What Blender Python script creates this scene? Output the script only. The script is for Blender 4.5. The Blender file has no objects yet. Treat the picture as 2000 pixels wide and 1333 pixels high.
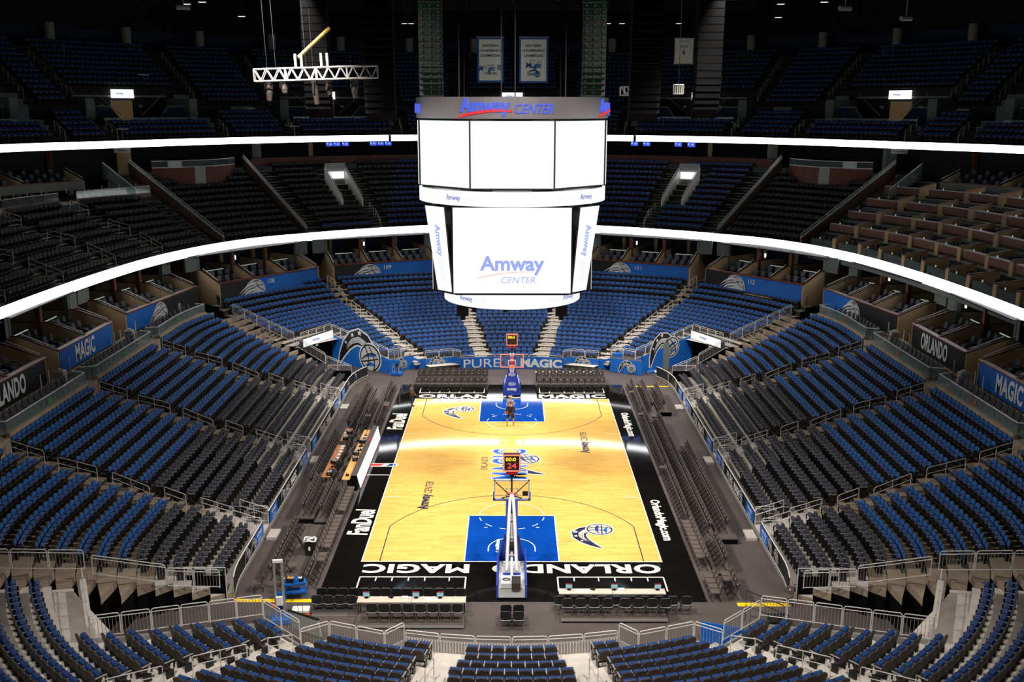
import bpy, math, random
import numpy as np
from mathutils import Vector, Matrix

random.seed(7)
rng = np.random.default_rng(7)
PI = math.pi
C = bpy.context.scene.collection
SC = bpy.context.scene

# ------------------------------------------------------------------ camera
cam_d = bpy.data.cameras.new('camera')
cam = bpy.data.objects.new('camera', cam_d); C.objects.link(cam)
cam_d.sensor_width = 36.0
cam_d.lens = 1926.0 / 2000.0 * 36.0
cam_d.clip_start = 0.5; cam_d.clip_end = 400
PITCH = math.radians(13.39)
cam.matrix_world = (Matrix.Translation((0, -60.45, 22.54)) @ Matrix.Rotation(PI/2 - PITCH, 4, 'X')
                    @ Matrix.Rotation(math.radians(0.08), 4, 'Z'))
SC.camera = cam

# ------------------------------------------------------------------ world, exposure
w = bpy.data.worlds.new('world'); SC.world = w; w.use_nodes = True
w.node_tree.nodes['Background'].inputs[0].default_value = (0.55, 0.75, 0.8, 1)
w.node_tree.nodes['Background'].inputs[1].default_value = 0.014
SC.view_settings.view_transform = 'Standard'
SC.view_settings.look = 'None'
SC.view_settings.gamma = 1.0
SC.view_settings.use_curve_mapping = False
SC.view_settings.exposure = 0.0
SC.cycles.max_bounces = 5
SC.cycles.diffuse_bounces = 2
SC.cycles.glossy_bounces = 3
SC.cycles.transmission_bounces = 4
SC.cycles.transparent_max_bounces = 6
SC.cycles.sample_clamp_indirect = 4.0
SC.cycles.use_denoising = True

# ------------------------------------------------------------------ sports floodlights on the catwalks
def spot(x, y, z, tx, ty, tz, power, angle, blend=1.0, size=0.6, col=(1.0, 0.93, 0.84)):
    d = bpy.data.lights.new('floodlight', 'SPOT')
    d.energy = power; d.spot_size = math.radians(angle); d.spot_blend = blend
    d.shadow_soft_size = size; d.color = col
    o = bpy.data.objects.new('floodlight', d); C.objects.link(o)
    v = Vector((tx-x, ty-y, tz-z))
    o.matrix_world = Matrix.Translation((x, y, z)) @ v.to_track_quat('-Z', 'Y').to_matrix().to_4x4()
    return o
FL = 27000
for sx in (-1, 1):                      # crossing lights that reach the opposite stand
    for y in (-20, -6, 8, 21):
        spot(sx*15, y, 33, -sx*17, y*0.85, 2.0, 33000, 50)
    spot(sx*15, -8, 33, sx*3, 25, 1.0, 46000, 46); spot(sx*15, 2, 33, sx*10, 27, 2.0, 26000, 52)
for sx in (-1, 1):
    for y in (-24, -9, 9, 24):
        spot(sx*17, y, 33, -sx*1.5, y*0.42, 0, FL, 54)
for sx in (-1, 1):
    spot(sx*9, -44, 35, sx*5, -24, 0, FL*1.5, 52)
    spot(sx*10, -38, 35, 0, -5, 21.5, 24000, 20); spot(sx*26, 2, 34.5, 0, 15, 25.8, 4200, 9)  # added spots that brighten the scoreboard fascia and the banners
    spot(sx*8, 34, 35, sx*5, 27, 0, FL*0.55, 62)

for x, y in ((-32, 33), (32, 33), (-12, 48), (12, 48), (-40, 12), (40, 12), (0, 40)):      # upward fill spots added so the roof and rafters show
    d = bpy.data.lights.new('roof_fill_light', 'SPOT'); d.energy = 3200; d.color = (0.72, 0.95, 1.0); d.shadow_soft_size = 0.3; d.spot_size = math.radians(150); d.spot_blend = 0.6
    o = bpy.data.objects.new('roof_fill_light', d); C.objects.link(o); o.location = (x, y, 33.0); o.rotation_euler = (PI, 0, 0)

# ------------------------------------------------------------------ helpers
def lin(c):
    c = c/255.0
    return c/12.92 if c <= 0.04045 else ((c+0.055)/1.055)**2.4
def rgb(r, g, b): return (lin(r), lin(g), lin(b), 1)
M = {}
def mat(name, col, rough=0.6, metal=0.0, var=0.0, vscale=3.0, bump=0.0, bscale=20.0, coat=0.0, spec=0.5, emit=None, est=0.0, coords='Object'):
    m = bpy.data.materials.new(name); m.use_nodes = True
    nt = m.node_tree; b = nt.nodes['Principled BSDF']
    b.inputs['Base Color'].default_value = col
    b.inputs['Roughness'].default_value = rough
    b.inputs['Metallic'].default_value = metal
    b.inputs['Specular IOR Level'].default_value = spec
    b.inputs['Coat Weight'].default_value = coat
    b.inputs['Coat Roughness'].default_value = 0.12
    if emit is not None:
        b.inputs['Emission Color'].default_value = emit
        b.inputs['Emission Strength'].default_value = est
    if var > 0 or bump > 0:
        tc = nt.nodes.new('ShaderNodeTexCoord')
        n = nt.nodes.new('ShaderNodeTexNoise'); n.inputs['Scale'].default_value = vscale
        n.inputs['Detail'].default_value = 5
        nt.links.new(tc.outputs[coords], n.inputs['Vector'])
        if var > 0:
            mr = nt.nodes.new('ShaderNodeMapRange'); mr.inputs[1].default_value = 0.3; mr.inputs[2].default_value = 0.7
            mr.inputs[3].default_value = 1-var; mr.inputs[4].default_value = 1+var
            nt.links.new(n.outputs['Fac'], mr.inputs[0])
            mx = nt.nodes.new('ShaderNodeMix'); mx.data_type = 'RGBA'; mx.blend_type = 'MULTIPLY'
            mx.inputs[0].default_value = 1.0; mx.inputs[6].default_value = col
            nt.links.new(mr.outputs[0], mx.inputs[7])
            nt.links.new(mx.outputs[2], b.inputs['Base Color'])
        if bump > 0:
            n2 = nt.nodes.new('ShaderNodeTexNoise'); n2.inputs['Scale'].default_value = bscale
            nt.links.new(tc.outputs[coords], n2.inputs['Vector'])
            bp = nt.nodes.new('ShaderNodeBump'); bp.inputs['Strength'].default_value = bump; bp.inputs['Distance'].default_value = 0.02
            nt.links.new(n2.outputs['Fac'], bp.inputs['Height']); nt.links.new(bp.outputs[0], b.inputs['Normal'])
    M[name] = m
    return m
def emat(name, col, strength):
    m = bpy.data.materials.new(name); m.use_nodes = True
    nt = m.node_tree; b = nt.nodes['Principled BSDF']
    b.inputs['Base Color'].default_value = (0.02, 0.02, 0.02, 1)
    b.inputs['Emission Color'].default_value = col; b.inputs['Emission Strength'].default_value = strength
    M[name] = m
    return m

mat('blue_fabric', rgb(22, 90, 166), 0.62, var=0.12, vscale=9)
mat('blue_navy', rgb(26, 62, 120), 0.5, var=0.1, vscale=9)
mat('seat_shell', rgb(58, 48, 42), 0.55, var=0.12, vscale=8)
mat('seat_black', rgb(16, 16, 18), 0.4)
mat('armrest', rgb(170, 166, 166), 0.3)
mat('charcoal_fabric', rgb(54, 54, 64), 0.65, var=0.15, vscale=9)
mat('charcoal_shell', rgb(40, 39, 42), 0.45)
mat('suite_fabric', rgb(84, 92, 106), 0.5, var=0.12)
mat('concrete', rgb(148, 133, 115), 0.8, var=0.18, vscale=1.1, bump=0.1)
mat('concrete_light', rgb(204, 196, 188), 0.7, var=0.16, vscale=1.3, bump=0.1)
mat('tread_metal', rgb(190, 182, 176), 0.5, var=0.14, vscale=2)
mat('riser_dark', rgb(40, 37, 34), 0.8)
mat('floor_dark', rgb(84, 76, 74), 0.5, var=0.12, vscale=0.6)
mat('steel', rgb(214, 212, 210), 0.35, metal=0.15)
mat('steel_dull', rgb(150, 148, 146), 0.45, metal=0.15)
mat('black_metal', rgb(22, 22, 24), 0.45)
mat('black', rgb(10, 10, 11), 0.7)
mat('black_cloth', rgb(8, 8, 9), 0.95, spec=0.1)
mat('white_paint', rgb(232, 228, 220), 0.4)
mat('white_plastic', rgb(225, 225, 225), 0.5)
mat('panel_blue', rgb(18, 98, 190), 0.5, var=0.05)
mat('panel_black', rgb(24, 24, 26), 0.5)
mat('silver', rgb(190, 192, 196), 0.5)
mat('letter_white', rgb(226, 228, 230), 0.5)
mat('tan_wall', rgb(192, 164, 124), 0.7, var=0.05)
mat('grey_wall', rgb(112, 122, 118), 0.7, var=0.06)
mat('wood_cap', rgb(112, 60, 40), 0.4, var=0.2, vscale=6)
mat('wood_brown', rgb(112, 60, 38), 0.5, var=0.25, vscale=2.5)
mat('wood_dark', rgb(70, 44, 32), 0.55, var=0.2, vscale=3)
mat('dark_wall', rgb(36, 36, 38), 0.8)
mat('navy_wall', rgb(26, 40, 70), 0.8, var=0.06, vscale=0.3)
mat('column_grey', rgb(150, 152, 146), 0.7, var=0.06)
mat('roof_dark', rgb(46, 58, 60), 0.8)
mat('roof_black', rgb(14, 15, 16), 0.9)
mat('rafter', rgb(110, 118, 130), 0.6)
mat('yellow_tape', rgb(245, 205, 20), 0.5)
mat('orange', rgb(225, 105, 20), 0.45)
mat('red', rgb(200, 30, 40), 0.4)
mat('rim_orange', rgb(240, 90, 40), 0.4)
mat('pad_blue', rgb(40, 62, 160), 0.45)
mat('table_tan', rgb(190, 120, 70), 0.35, var=0.12, vscale=3)
mat('table_maple', rgb(232, 178, 96), 0.3, var=0.1, vscale=3)
mat('table_top', rgb(206, 192, 178), 0.4)
mat('skin', rgb(190, 140, 110), 0.5)
mat('skin_dark', rgb(96, 62, 44), 0.5)
mat('hair', rgb(26, 20, 18), 0.7)
mat('cloth_black', rgb(24, 24, 26), 0.8)
mat('cloth_grey', rgb(150, 150, 156), 0.8)
mat('cloth_olive', rgb(78, 72, 62), 0.8)
mat('cloth_navy', rgb(30, 34, 60), 0.8)
mat('banner_cloth', rgb(196, 206, 200), 0.8)
mat('banner_ink', rgb(20, 30, 36), 0.8)
mat('banner_blue', rgb(20, 80, 150), 0.8)
mat('fascia_metal', rgb(160, 155, 160), 0.28, metal=0.3)
mat('sign_grey', rgb(186, 190, 184), 0.6)
emat('led_white', (0.95, 0.98, 1.0, 1), 1.06)
emat('led_ribbon', (0.95, 0.97, 1.0, 1), 6.0)
emat('led_screen', (0.91, 0.965, 1.0, 1), 1.06)
emat('led_blue', (0.07, 0.12, 0.75, 1), 1.0)
emat('led_red', (0.8, 0.02, 0.03, 1), 1.0)
emat('tv_blue', (0.05, 0.12, 0.85, 1), 0.9)
emat('led_pale_blue', (0.33, 0.42, 0.88, 1), 1.0)
emat('led_pale_red', (1.0, 0.55, 0.5, 1), 1.0)
emat('led_ink', (0.13, 0.15, 0.55, 1), 0.8)
emat('led_faint', (0.74, 0.78, 0.95, 1), 1.0)
emat('clock_yellow', (1.0, 0.65, 0.02, 1), 1.6)
emat('clock_red', (1.0, 0.06, 0.05, 1), 1.1)
emat('clock_edge', (1.0, 0.28, 0.16, 1), 1.0)
emat('monitor', (0.30, 0.55, 0.62, 1), 0.8)
emat('door_glow', (0.55, 0.33, 0.14, 1), 0.10)
emat('work_light', (0.9, 1.0, 0.95, 1), 1.4)
emat('green_dot', (0.02, 0.40, 0.16, 1), 0.16)
emat('green_face', (0.02, 0.14, 0.05, 1), 0.022)
emat('counter_light', (0.8, 0.9, 0.75, 1), 0.35)
def glass_mat():
    m = bpy.data.materials.new('clear_glass'); m.use_nodes = True
    nt = m.node_tree; nt.nodes.clear()
    out = nt.nodes.new('ShaderNodeOutputMaterial'); t = nt.nodes.new('ShaderNodeBsdfTransparent')
    t.inputs[0].default_value = (0.80, 0.86, 0.84, 1)
    g = nt.nodes.new('ShaderNodeBsdfGlossy'); g.inputs['Roughness'].default_value = 0.08
    d = nt.nodes.new('ShaderNodeBsdfDiffuse'); d.inputs[0].default_value = (0.35, 0.45, 0.45, 1)
    a = nt.nodes.new('ShaderNodeMixShader'); a.inputs[0].default_value = 0.16
    nt.links.new(t.outputs[0], a.inputs[1]); nt.links.new(d.outputs[0], a.inputs[2])
    b = nt.nodes.new('ShaderNodeMixShader'); b.inputs[0].default_value = 0.06
    nt.links.new(a.outputs[0], b.inputs[1]); nt.links.new(g.outputs[0], b.inputs[2])
    nt.links.new(b.outputs[0], out.inputs[0])
    M['glass'] = m
glass_mat()
def board_glass():
    m = bpy.data.materials.new('board_glass'); m.use_nodes = True
    nt = m.node_tree; nt.nodes.clear()
    out = nt.nodes.new('ShaderNodeOutputMaterial'); t = nt.nodes.new('ShaderNodeBsdfTransparent')
    t.inputs[0].default_value = (0.93, 0.95, 0.95, 1)
    g = nt.nodes.new('ShaderNodeBsdfGlossy'); g.inputs['Roughness'].default_value = 0.05
    b = nt.nodes.new('ShaderNodeMixShader'); b.inputs[0].default_value = 0.07
    nt.links.new(t.outputs[0], b.inputs[1]); nt.links.new(g.outputs[0], b.inputs[2])
    nt.links.new(b.outputs[0], out.inputs[0])
    M['board_glass'] = m
board_glass()

def court_mat(name, c1, c2, c3, rough, plank=True, spec=0.5, streak=0.0):
    m = bpy.data.materials.new(name); m.use_nodes = True
    nt = m.node_tree; b = nt.nodes['Principled BSDF']; L = nt.links.new
    tc = nt.nodes.new('ShaderNodeTexCoord')
    br = nt.nodes.new('ShaderNodeTexBrick')
    br.inputs['Scale'].default_value = 1.0; br.inputs['Brick Width'].default_value = 1.2
    br.inputs['Row Height'].default_value = 0.2; br.inputs['Mortar Size'].default_value = 0.004
    br.inputs['Mortar Smooth'].default_value = 0.3
    br.inputs['Color1'].default_value = c1; br.inputs['Color2'].default_value = c2; br.inputs['Mortar'].default_value = c3
    L(tc.outputs['Object'], br.inputs['Vector'])
    mp = nt.nodes.new('ShaderNodeMapping'); mp.inputs['Scale'].default_value = (1.5, 14, 1)
    L(tc.outputs['Object'], mp.inputs['Vector'])
    n = nt.nodes.new('ShaderNodeTexNoise'); n.inputs['Scale'].default_value = 1.4; n.inputs['Detail'].default_value = 4
    L(mp.outputs[0], n.inputs['Vector'])
    mr = nt.nodes.new('ShaderNodeMapRange'); mr.inputs[1].default_value = 0.3; mr.inputs[2].default_value = 0.7
    mr.inputs[3].default_value = 0.86; mr.inputs[4].default_value = 1.12
    L(n.outputs['Fac'], mr.inputs[0])
    mx = nt.nodes.new('ShaderNodeMix'); mx.data_type = 'RGBA'; mx.blend_type = 'MULTIPLY'; mx.inputs[0].default_value = 1
    L(br.outputs['Color'], mx.inputs[6]); L(mr.outputs[0], mx.inputs[7])
    L(mx.outputs[2], b.inputs['Base Color'])
    b.inputs['Roughness'].default_value = rough; b.inputs['Specular IOR Level'].default_value = spec
    # boards lie a hair out of level, so mirrored lights break into streaks along the boards
    mp2 = nt.nodes.new('ShaderNodeMapping'); mp2.inputs['Scale'].default_value = (0.35, 6, 1)
    L(tc.outputs['Object'], mp2.inputs['Vector'])
    n2 = nt.nodes.new('ShaderNodeTexNoise'); n2.inputs['Scale'].default_value = 1.0; n2.inputs['Detail'].default_value = 2
    L(mp2.outputs[0], n2.inputs['Vector'])
    bp = nt.nodes.new('ShaderNodeBump'); bp.inputs['Strength'].default_value = streak; bp.inputs['Distance'].default_value = 0.01
    L(n2.outputs['Fac'], bp.inputs['Height']); L(bp.outputs[0], b.inputs['Normal'])
    M[name] = m
court_mat('maple', rgb(236, 192, 108), rgb(226, 178, 92), rgb(206, 158, 84), 0.05, spec=0.8, streak=0.004)
court_mat('court_blue', rgb(10, 66, 158), rgb(12, 70, 164), rgb(9, 60, 146), 0.05, spec=0.8, streak=0.004)
court_mat('court_black', rgb(17, 15, 15), rgb(20, 18, 18), rgb(12, 11, 11), 0.045, spec=0.8, streak=0.012)
court_mat('court_white', rgb(238, 234, 224), rgb(236, 232, 222), rgb(232, 228, 218), 0.2, streak=0.2)
court_mat('court_navy', rgb(40, 42, 70), rgb(42, 44, 72), rgb(38, 40, 66), 0.2, streak=0.2)
court_mat('court_pale', rgb(240, 214, 150), rgb(240, 214, 150), rgb(240, 214, 150), 0.2, streak=0.2)
court_mat('court_mid_blue', rgb(24, 88, 176), rgb(26, 92, 180), rgb(24, 86, 172), 0.2, streak=0.2)
court_mat('court_silver', rgb(196, 190, 180), rgb(198, 192, 182), rgb(192, 186, 176), 0.2, streak=0.2)

class MB:
    """Collects shapes; build() links them as ONE mesh object."""
    def __init__(s): s.v = []; s.f = []; s.m = []; s.mats = []; s.X = Matrix.Identity(4)
    def mi(s, name):
        if name not in s.mats: s.mats.append(name)
        return s.mats.index(name)
    def add(s, vs, fs, mt):
        o = len(s.v); k = s.mi(mt); X = s.X
        s.v.extend([tuple(X @ Vector(p)) for p in vs])
        for f in fs: s.f.append(tuple(i+o for i in f)); s.m.append(k)
    def quad(s, a, b, c, d, mt): s.add([a, b, c, d], [(0, 1, 2, 3)], mt)
    def box(s, x0, x1, y0, y1, z0, z1, mt, bev=0.0):
        if bev > 0: return s.prism(rrect(x0, x1, y0, y1, bev, 2), z0, z1, mt)
        s.add([(x0, y0, z0), (x1, y0, z0), (x1, y1, z0), (x0, y1, z0), (x0, y0, z1), (x1, y0, z1), (x1, y1, z1), (x0, y1, z1)],
              [(0, 3, 2, 1), (4, 5, 6, 7), (0, 1, 5, 4), (1, 2, 6, 5), (2, 3, 7, 6), (3, 0, 4, 7)], mt)
    def prism(s, poly, z0, z1, mt):
        n = len(poly)
        s.add([(p[0], p[1], z0) for p in poly] + [(p[0], p[1], z1) for p in poly],
              [tuple(range(n-1, -1, -1)), tuple(range(n, 2*n))] + [(i, (i+1) % n, n+(i+1) % n, n+i) for i in range(n)], mt)
    def prism_x(s, poly, x0, x1, mt):
        n = len(poly)
        s.add([(x0, p[0], p[1]) for p in poly] + [(x1, p[0], p[1]) for p in poly],
              [tuple(range(n-1, -1, -1)), tuple(range(n, 2*n))] + [(i, (i+1) % n, n+(i+1) % n, n+i) for i in range(n)], mt)
    def tube(s, pts, r, mt, n=6, closed=False, cap=True):
        P = [Vector(p) for p in pts]; k = len(P)
        up = Vector((0, 0, 1)); vs = []
        for i in range(k):
            if closed: t = P[(i+1) % k] - P[i-1]
            else: t = P[min(i+1, k-1)] - P[max(i-1, 0)]
            if t.length < 1e-9: t = Vector((0, 0, 1))
            t.normalize()
            a = up.cross(t)
            if a.length < 0.05: a = Vector((1, 0, 0)).cross(t)
            a.normalize(); b = t.cross(a)
            rr = r[i] if isinstance(r, (list, tuple)) else r
            for j in range(n):
                q = 2*PI*(j+0.5)/n
                vs.append(P[i] + a*(rr*math.cos(q)) + b*(rr*math.sin(q)))
        fs = []
        for i in range(k if closed else k-1):
            i2 = (i+1) % k
            for j in range(n):
                j2 = (j+1) % n
                fs.append((i*n+j, i*n+j2, i2*n+j2, i2*n+j))
        if cap and not closed:
            fs.append(tuple(range(n-1, -1, -1))); fs.append(tuple((k-1)*n+j for j in range(n)))
        s.add(vs, fs, mt)
    def cyl(s, x, y, z0, z1, r, mt, n=12, r2=None):
        r2 = r if r2 is None else r2
        vs = [(x+r*math.cos(2*PI*j/n), y+r*math.sin(2*PI*j/n), z0) for j in range(n)] + [(x+r2*math.cos(2*PI*j/n), y+r2*math.sin(2*PI*j/n), z1) for j in range(n)]
        s.add(vs, [tuple(range(n-1, -1, -1)), tuple(range(n, 2*n))] + [(j, (j+1) % n, n+(j+1) % n, n+j) for j in range(n)], mt)
    def strip(s, A, B, mt):
        n = len(A)
        s.add(list(A)+list(B), [(i, i+1, n+i+1, n+i) for i in range(n-1)], mt)
    def mesh(s, name):
        me = bpy.data.meshes.new(name)
        me.from_pydata([tuple(v) for v in s.v], [], s.f)
        for k in s.mats: me.materials.append(M[k])
        if len(s.mats) > 1: me.polygons.foreach_set('material_index', s.m)
        me.update()
        return me
    def build(s, name, parent=None):
        return link(name, s.mesh(name), parent)
def link(name, me, parent=None):
    o = bpy.data.objects.new(name, me); C.objects.link(o)
    if parent is not None: o.parent = parent
    return o
def tag(o, label, cat, group=None):
    o['label'] = label; o['category'] = cat
    if group: o['group'] = group
    return o
def thing(name, label, cat, loc=(0, 0, 0), rz=0.0, group=None):
    o = bpy.data.objects.new(name, None); C.objects.link(o)
    o.empty_display_size = 0.1
    o.location = loc; o.rotation_euler = (0, 0, rz)
    return tag(o, label, cat, group)
def struct(o): o['kind'] = 'structure'; return o
def stuff(o, label, cat): o['kind'] = 'stuff'; return tag(o, label, cat)
def rrect(x0, x1, y0, y1, r, k=3):
    out = []
    for cx, cy, a0 in ((x1-r, y1-r, 0), (x0+r, y1-r, PI/2), (x0+r, y0+r, PI), (x1-r, y0+r, 1.5*PI)):
        for i in range(k+1):
            a = a0+PI/2*i/k; out.append((cx+r*math.cos(a), cy+r*math.sin(a)))
    return out
def ordinal(n):
    s = {1: 'st', 2: 'nd', 3: 'rd'}.get(n % 10 if n % 100 not in (11, 12, 13) else 0, 'th')
    return '%d%s' % (n, s)
def place(kind, label, cat, loc, rz, group, parts):
    """A thing built of shared part meshes: [(part name, mesh), ...]; one part = a thing of one mesh."""
    if len(parts) == 1:
        o = link(kind, parts[0][1]); o.location = loc; o.rotation_euler = (0, 0, rz)
        return tag(o, label, cat, group)
    r = thing(kind, label, cat, loc, rz, group)
    for nm, me in parts: link(nm, me, r)
    return r
def mass(name, base, xf, label, cat):
    """One mesh made of many copies of a small base mesh (list of 4x4)."""
    V = np.array([tuple(v.co) for v in base.vertices]); nv = len(V)
    F = [tuple(p.vertices) for p in base.polygons]; fm = np.array([p.material_index for p in base.polygons], dtype=np.int32)
    lens = np.array([len(f) for f in F], dtype=np.int32); flat = np.array([i for f in F for i in f], dtype=np.int32)
    n = len(xf)
    A = np.array([np.array(x) for x in xf])
    W = np.einsum('nij,vj->nvi', A[:, :3, :3], V) + A[:, None, :3, 3]
    me = bpy.data.meshes.new(name)
    me.vertices.add(n*nv); me.vertices.foreach_set('co', W.reshape(-1).astype(np.float32))
    me.loops.add(n*len(flat)); me.loops.foreach_set('vertex_index', (flat[None, :] + (np.arange(n)*nv)[:, None]).reshape(-1).astype(np.int32))
    me.polygons.add(n*len(F))
    st = np.concatenate([[0], np.cumsum(lens)[:-1]])
    me.polygons.foreach_set('loop_start', (st[None, :] + (np.arange(n)*len(flat))[:, None]).reshape(-1).astype(np.int32))
    me.polygons.foreach_set('material_index', np.tile(fm, n))
    for m in base.materials: me.materials.append(m)
    me.update(calc_edges=True); me.validate()
    return stuff(link(name, me), label, cat)
def xform(loc, rz): return Matrix.Translation(loc) @ Matrix.Rotation(rz, 4, 'Z')
def face_to(dx, dy): return math.atan2(-dx, dy)            # local +Y points along (dx, dy)
def basis(o, x, y, z):
    m = Matrix.Identity(4)
    for i in range(3):
        m[i][0] = x[i]; m[i][1] = y[i]; m[i][2] = z[i]; m[i][3] = o[i]
    return m
def wall_frame(o, d):
    """Frame of a wall seen along the horizontal direction d: x to the viewer's right, y up, z toward the viewer."""
    d = Vector((d[0], d[1], 0)).normalized()
    u = d.cross(Vector((0, 0, 1)))
    return basis(o, u, (0, 0, 1), -d)
FONT = None
def text_mesh(s, w=None, h=None, bold=0.0, depth=0.0, shear=0.0, space=1.0, mt='letter_white', align='CENTER', res=3):
    """Lettering as a mesh, its box centred on the origin (or starting at x = 0), fitted to width w and/or height h."""
    cu = bpy.data.curves.new('lettering', 'FONT'); cu.body = s; cu.size = 1.0; cu.offset = bold; cu.extrude = depth
    cu.shear = shear; cu.space_character = space; cu.resolution_u = res
    o = bpy.data.objects.new('lettering', cu); C.objects.link(o)
    dg = bpy.context.evaluated_depsgraph_get(); dg.update()
    me = bpy.data.meshes.new_from_object(o.evaluated_get(dg))
    bpy.data.objects.remove(o); bpy.data.curves.remove(cu)
    n = len(me.vertices); co = np.empty(n*3, dtype=np.float32); me.vertices.foreach_get('co', co); co = co.reshape(-1, 3)
    lo = co.min(0); hi = co.max(0); sz = np.maximum(hi-lo, 1e-6)
    sx = w/sz[0] if w else None; sy = h/sz[1] if h else None
    if sx is None: sx = sy
    if sy is None: sy = sx
    ax = (lo[0]+hi[0])/2 if align == 'CENTER' else lo[0]
    co[:, 0] = (co[:, 0]-ax)*sx; co[:, 1] = (co[:, 1]-(lo[1]+hi[1])/2)*sy
    me.vertices.foreach_set('co', co.reshape(-1)); me.materials.clear(); me.materials.append(M[mt]); me.update()
    return me
def put(name, me, X, parent=None, off=(0, 0, 0), rot=0.0):
    o = link(name, me, parent); mw = X @ Matrix.Translation(off) @ Matrix.Rotation(rot, 4, 'Z')
    if parent is not None:
        o.matrix_parent_inverse = Matrix.Identity(4)
        pw = Matrix.Translation(parent.location) @ parent.rotation_euler.to_matrix().to_4x4()
        o.matrix_local = pw.inverted() @ mw
    else: o.matrix_world = mw
    return o
def to_poly(c, w):
    """Outline of a band about the centreline c [(x, y)] with half widths w."""
    L = []; R = []
    for i, p in enumerate(c):
        a = c[max(i-1, 0)]; b = c[min(i+1, len(c)-1)]
        t = (b[0]-a[0], b[1]-a[1]); l = math.hypot(*t) or 1; nx, ny = -t[1]/l, t[0]/l
        L.append((p[0]+nx*w[i], p[1]+ny*w[i])); R.append((p[0]-nx*w[i], p[1]-ny*w[i]))
    return L, R
def band(mb, c, w, z, mt):
    L, R = to_poly(c, w); mb.strip([(x, y, z) for x, y in R], [(x, y, z) for x, y in L], mt)
def disc(mb, x, y, r, z, mt, n=28, sx=1.0):
    mb.add([(x+sx*r*math.cos(2*PI*i/n), y+r*math.sin(2*PI*i/n), z) for i in range(n)], [tuple(range(n))], mt)
def star(mb, x, y, r, z, mt):
    pts = [(x+(r if i % 2 == 0 else r*0.42)*math.cos(PI/2+PI*i/5), y+(r if i % 2 == 0 else r*0.42)*math.sin(PI/2+PI*i/5), z) for i in range(10)]
    mb.add(pts, [tuple(range(10))], mt)
def emblem(e=0.012, wh='letter_white', bk='panel_black', bl='panel_blue', sv='silver'):
    """A basketball with a comet tail and stars, about 1 wide and 0.8 high, lower left corner at the origin."""
    mb = MB()
    tail = [(0.00, 0.02), (0.07, 0.22), (0.17, 0.42), (0.30, 0.57), (0.45, 0.64), (0.60, 0.60), (0.74, 0.48)]
    wt = [0.006, 0.055, 0.095, 0.125, 0.14, 0.13, 0.11]
    band(mb, tail, [a+0.028 for a in wt], e, wh)
    band(mb, tail, wt, 2*e, bk)
    for k, s in enumerate((0.45, 0.1, -0.3)):
        c = [(x, y-0.05+s*0.10) for x, y in tail[2:]]
        band(mb, c, [0.002, 0.012, 0.016, 0.020, 0.022], 3*e, sv)
    cx, cy, r = 0.76, 0.34, 0.24
    disc(mb, cx, cy, r+0.03, 3*e, wh); disc(mb, cx, cy, r+0.006, 4*e, bk); disc(mb, cx, cy, r-0.022, 5*e, sv)
    for a, b in ((0.05, 0.13), (-0.12, 0.10)):
        mb.add([(cx-0.15, cy+a-0.07, 6*e), (cx+0.02, cy+a-0.02, 6*e), (cx+0.17, cy+a+0.02, 6*e), (cx+0.02, cy+a+0.05, 6*e)], [(0, 1, 2, 3)], bl)
    seam = lambda pts: band(mb, pts, [0.011]*len(pts), 7*e, bk)
    q = [(-0.9+1.8*i/10) for i in range(11)]
    seam([(cx+r*0.95*t*0.8-0.02, cy+r*(0.35*t)+r*0.30*(1-t*t)) for t in q])
    seam([(cx+r*0.95*t*0.95, cy+r*(0.35*t)-r*0.18) for t in q])
    seam([(cx+r*0.33*(1-t*t)-0.35*r*t+0.02, cy+r*0.93*t) for t in q])
    seam([(cx-r*0.45+r*0.30*(1-t*t)-0.2*r*t, cy+r*0.80*t) for t in q])
    star(mb, 0.30, 0.64, 0.05, 4*e, wh); star(mb, 0.47, 0.72, 0.06, 4*e, wh); star(mb, 0.15, 0.47, 0.035, 4*e, wh)
    return mb.mesh('emblem')
def kid(root, name, me):
    """A part whose mesh is written in world coordinates."""
    o = link(name, me, root)
    o.matrix_parent_inverse = Matrix.Translation(-Vector(root.location))
    return o
# ------------------------------------------------------------------ arena floor
mb = MB(); mb.box(-40, 40, -48, 62, -0.3, 0.0, 'floor_dark')
struct(mb.build('floor'))

# ------------------------------------------------------------------ basketball court
HW, HL = 7.62, 14.325
court = thing('basketball_court', 'maple basketball court with black apron and blue keys in the middle of the arena', 'court')
mb = MB(); mb.box(-9.15, 9.15, -18.45, 18.45, 0.0, 0.02, 'court_black'); mb.build('apron', court)
mb = MB(); mb.box(-HW, HW, -HL, HL, 0.02, 0.024, 'maple'); mb.build('playing_surface', court)
Z1, Z2, Z3 = 0.029, 0.033, 0.038
def flat(mb, x0, x1, y0, y1, z, mt): mb.quad((x0, y0, z), (x1, y0, z), (x1, y1, z), (x0, y1, z), mt)
def arc(cx, cy, r, a0, a1, n=40): return [(cx+r*math.cos(a0+(a1-a0)*i/n), cy+r*math.sin(a0+(a1-a0)*i/n)) for i in range(n+1)]
def line(mb, pts, wd, z, mt): band(mb, pts, [wd/2]*len(pts), z, mt)
mb = MB()
for s in (-1, 1):
    flat(mb, -HW-0.05, HW+0.05, s*HL-0.03, s*HL+0.03, Z3, 'court_white'); flat(mb, s*HW-0.03, s*HW+0.03, -HL, HL, Z3, 'court_white')
    flat(mb, -HW, HW, -0.03, 0.03, Z1, 'court_pale') if s > 0 else None
    for sy in (-1, 1):
        flat(mb, s*HW-s*0.02, s*HW-s*0.95, sy*(HL-8.53)-0.03, sy*(HL-8.53)+0.03, Z1, 'court_white')
mb.build('boundary_line', court)
mb = MB(); line(mb, arc(0, 0, 1.83, 0, 2*PI, 60), 0.05, Z1, 'court_pale'); mb.build('centre_circle', court)
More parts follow.
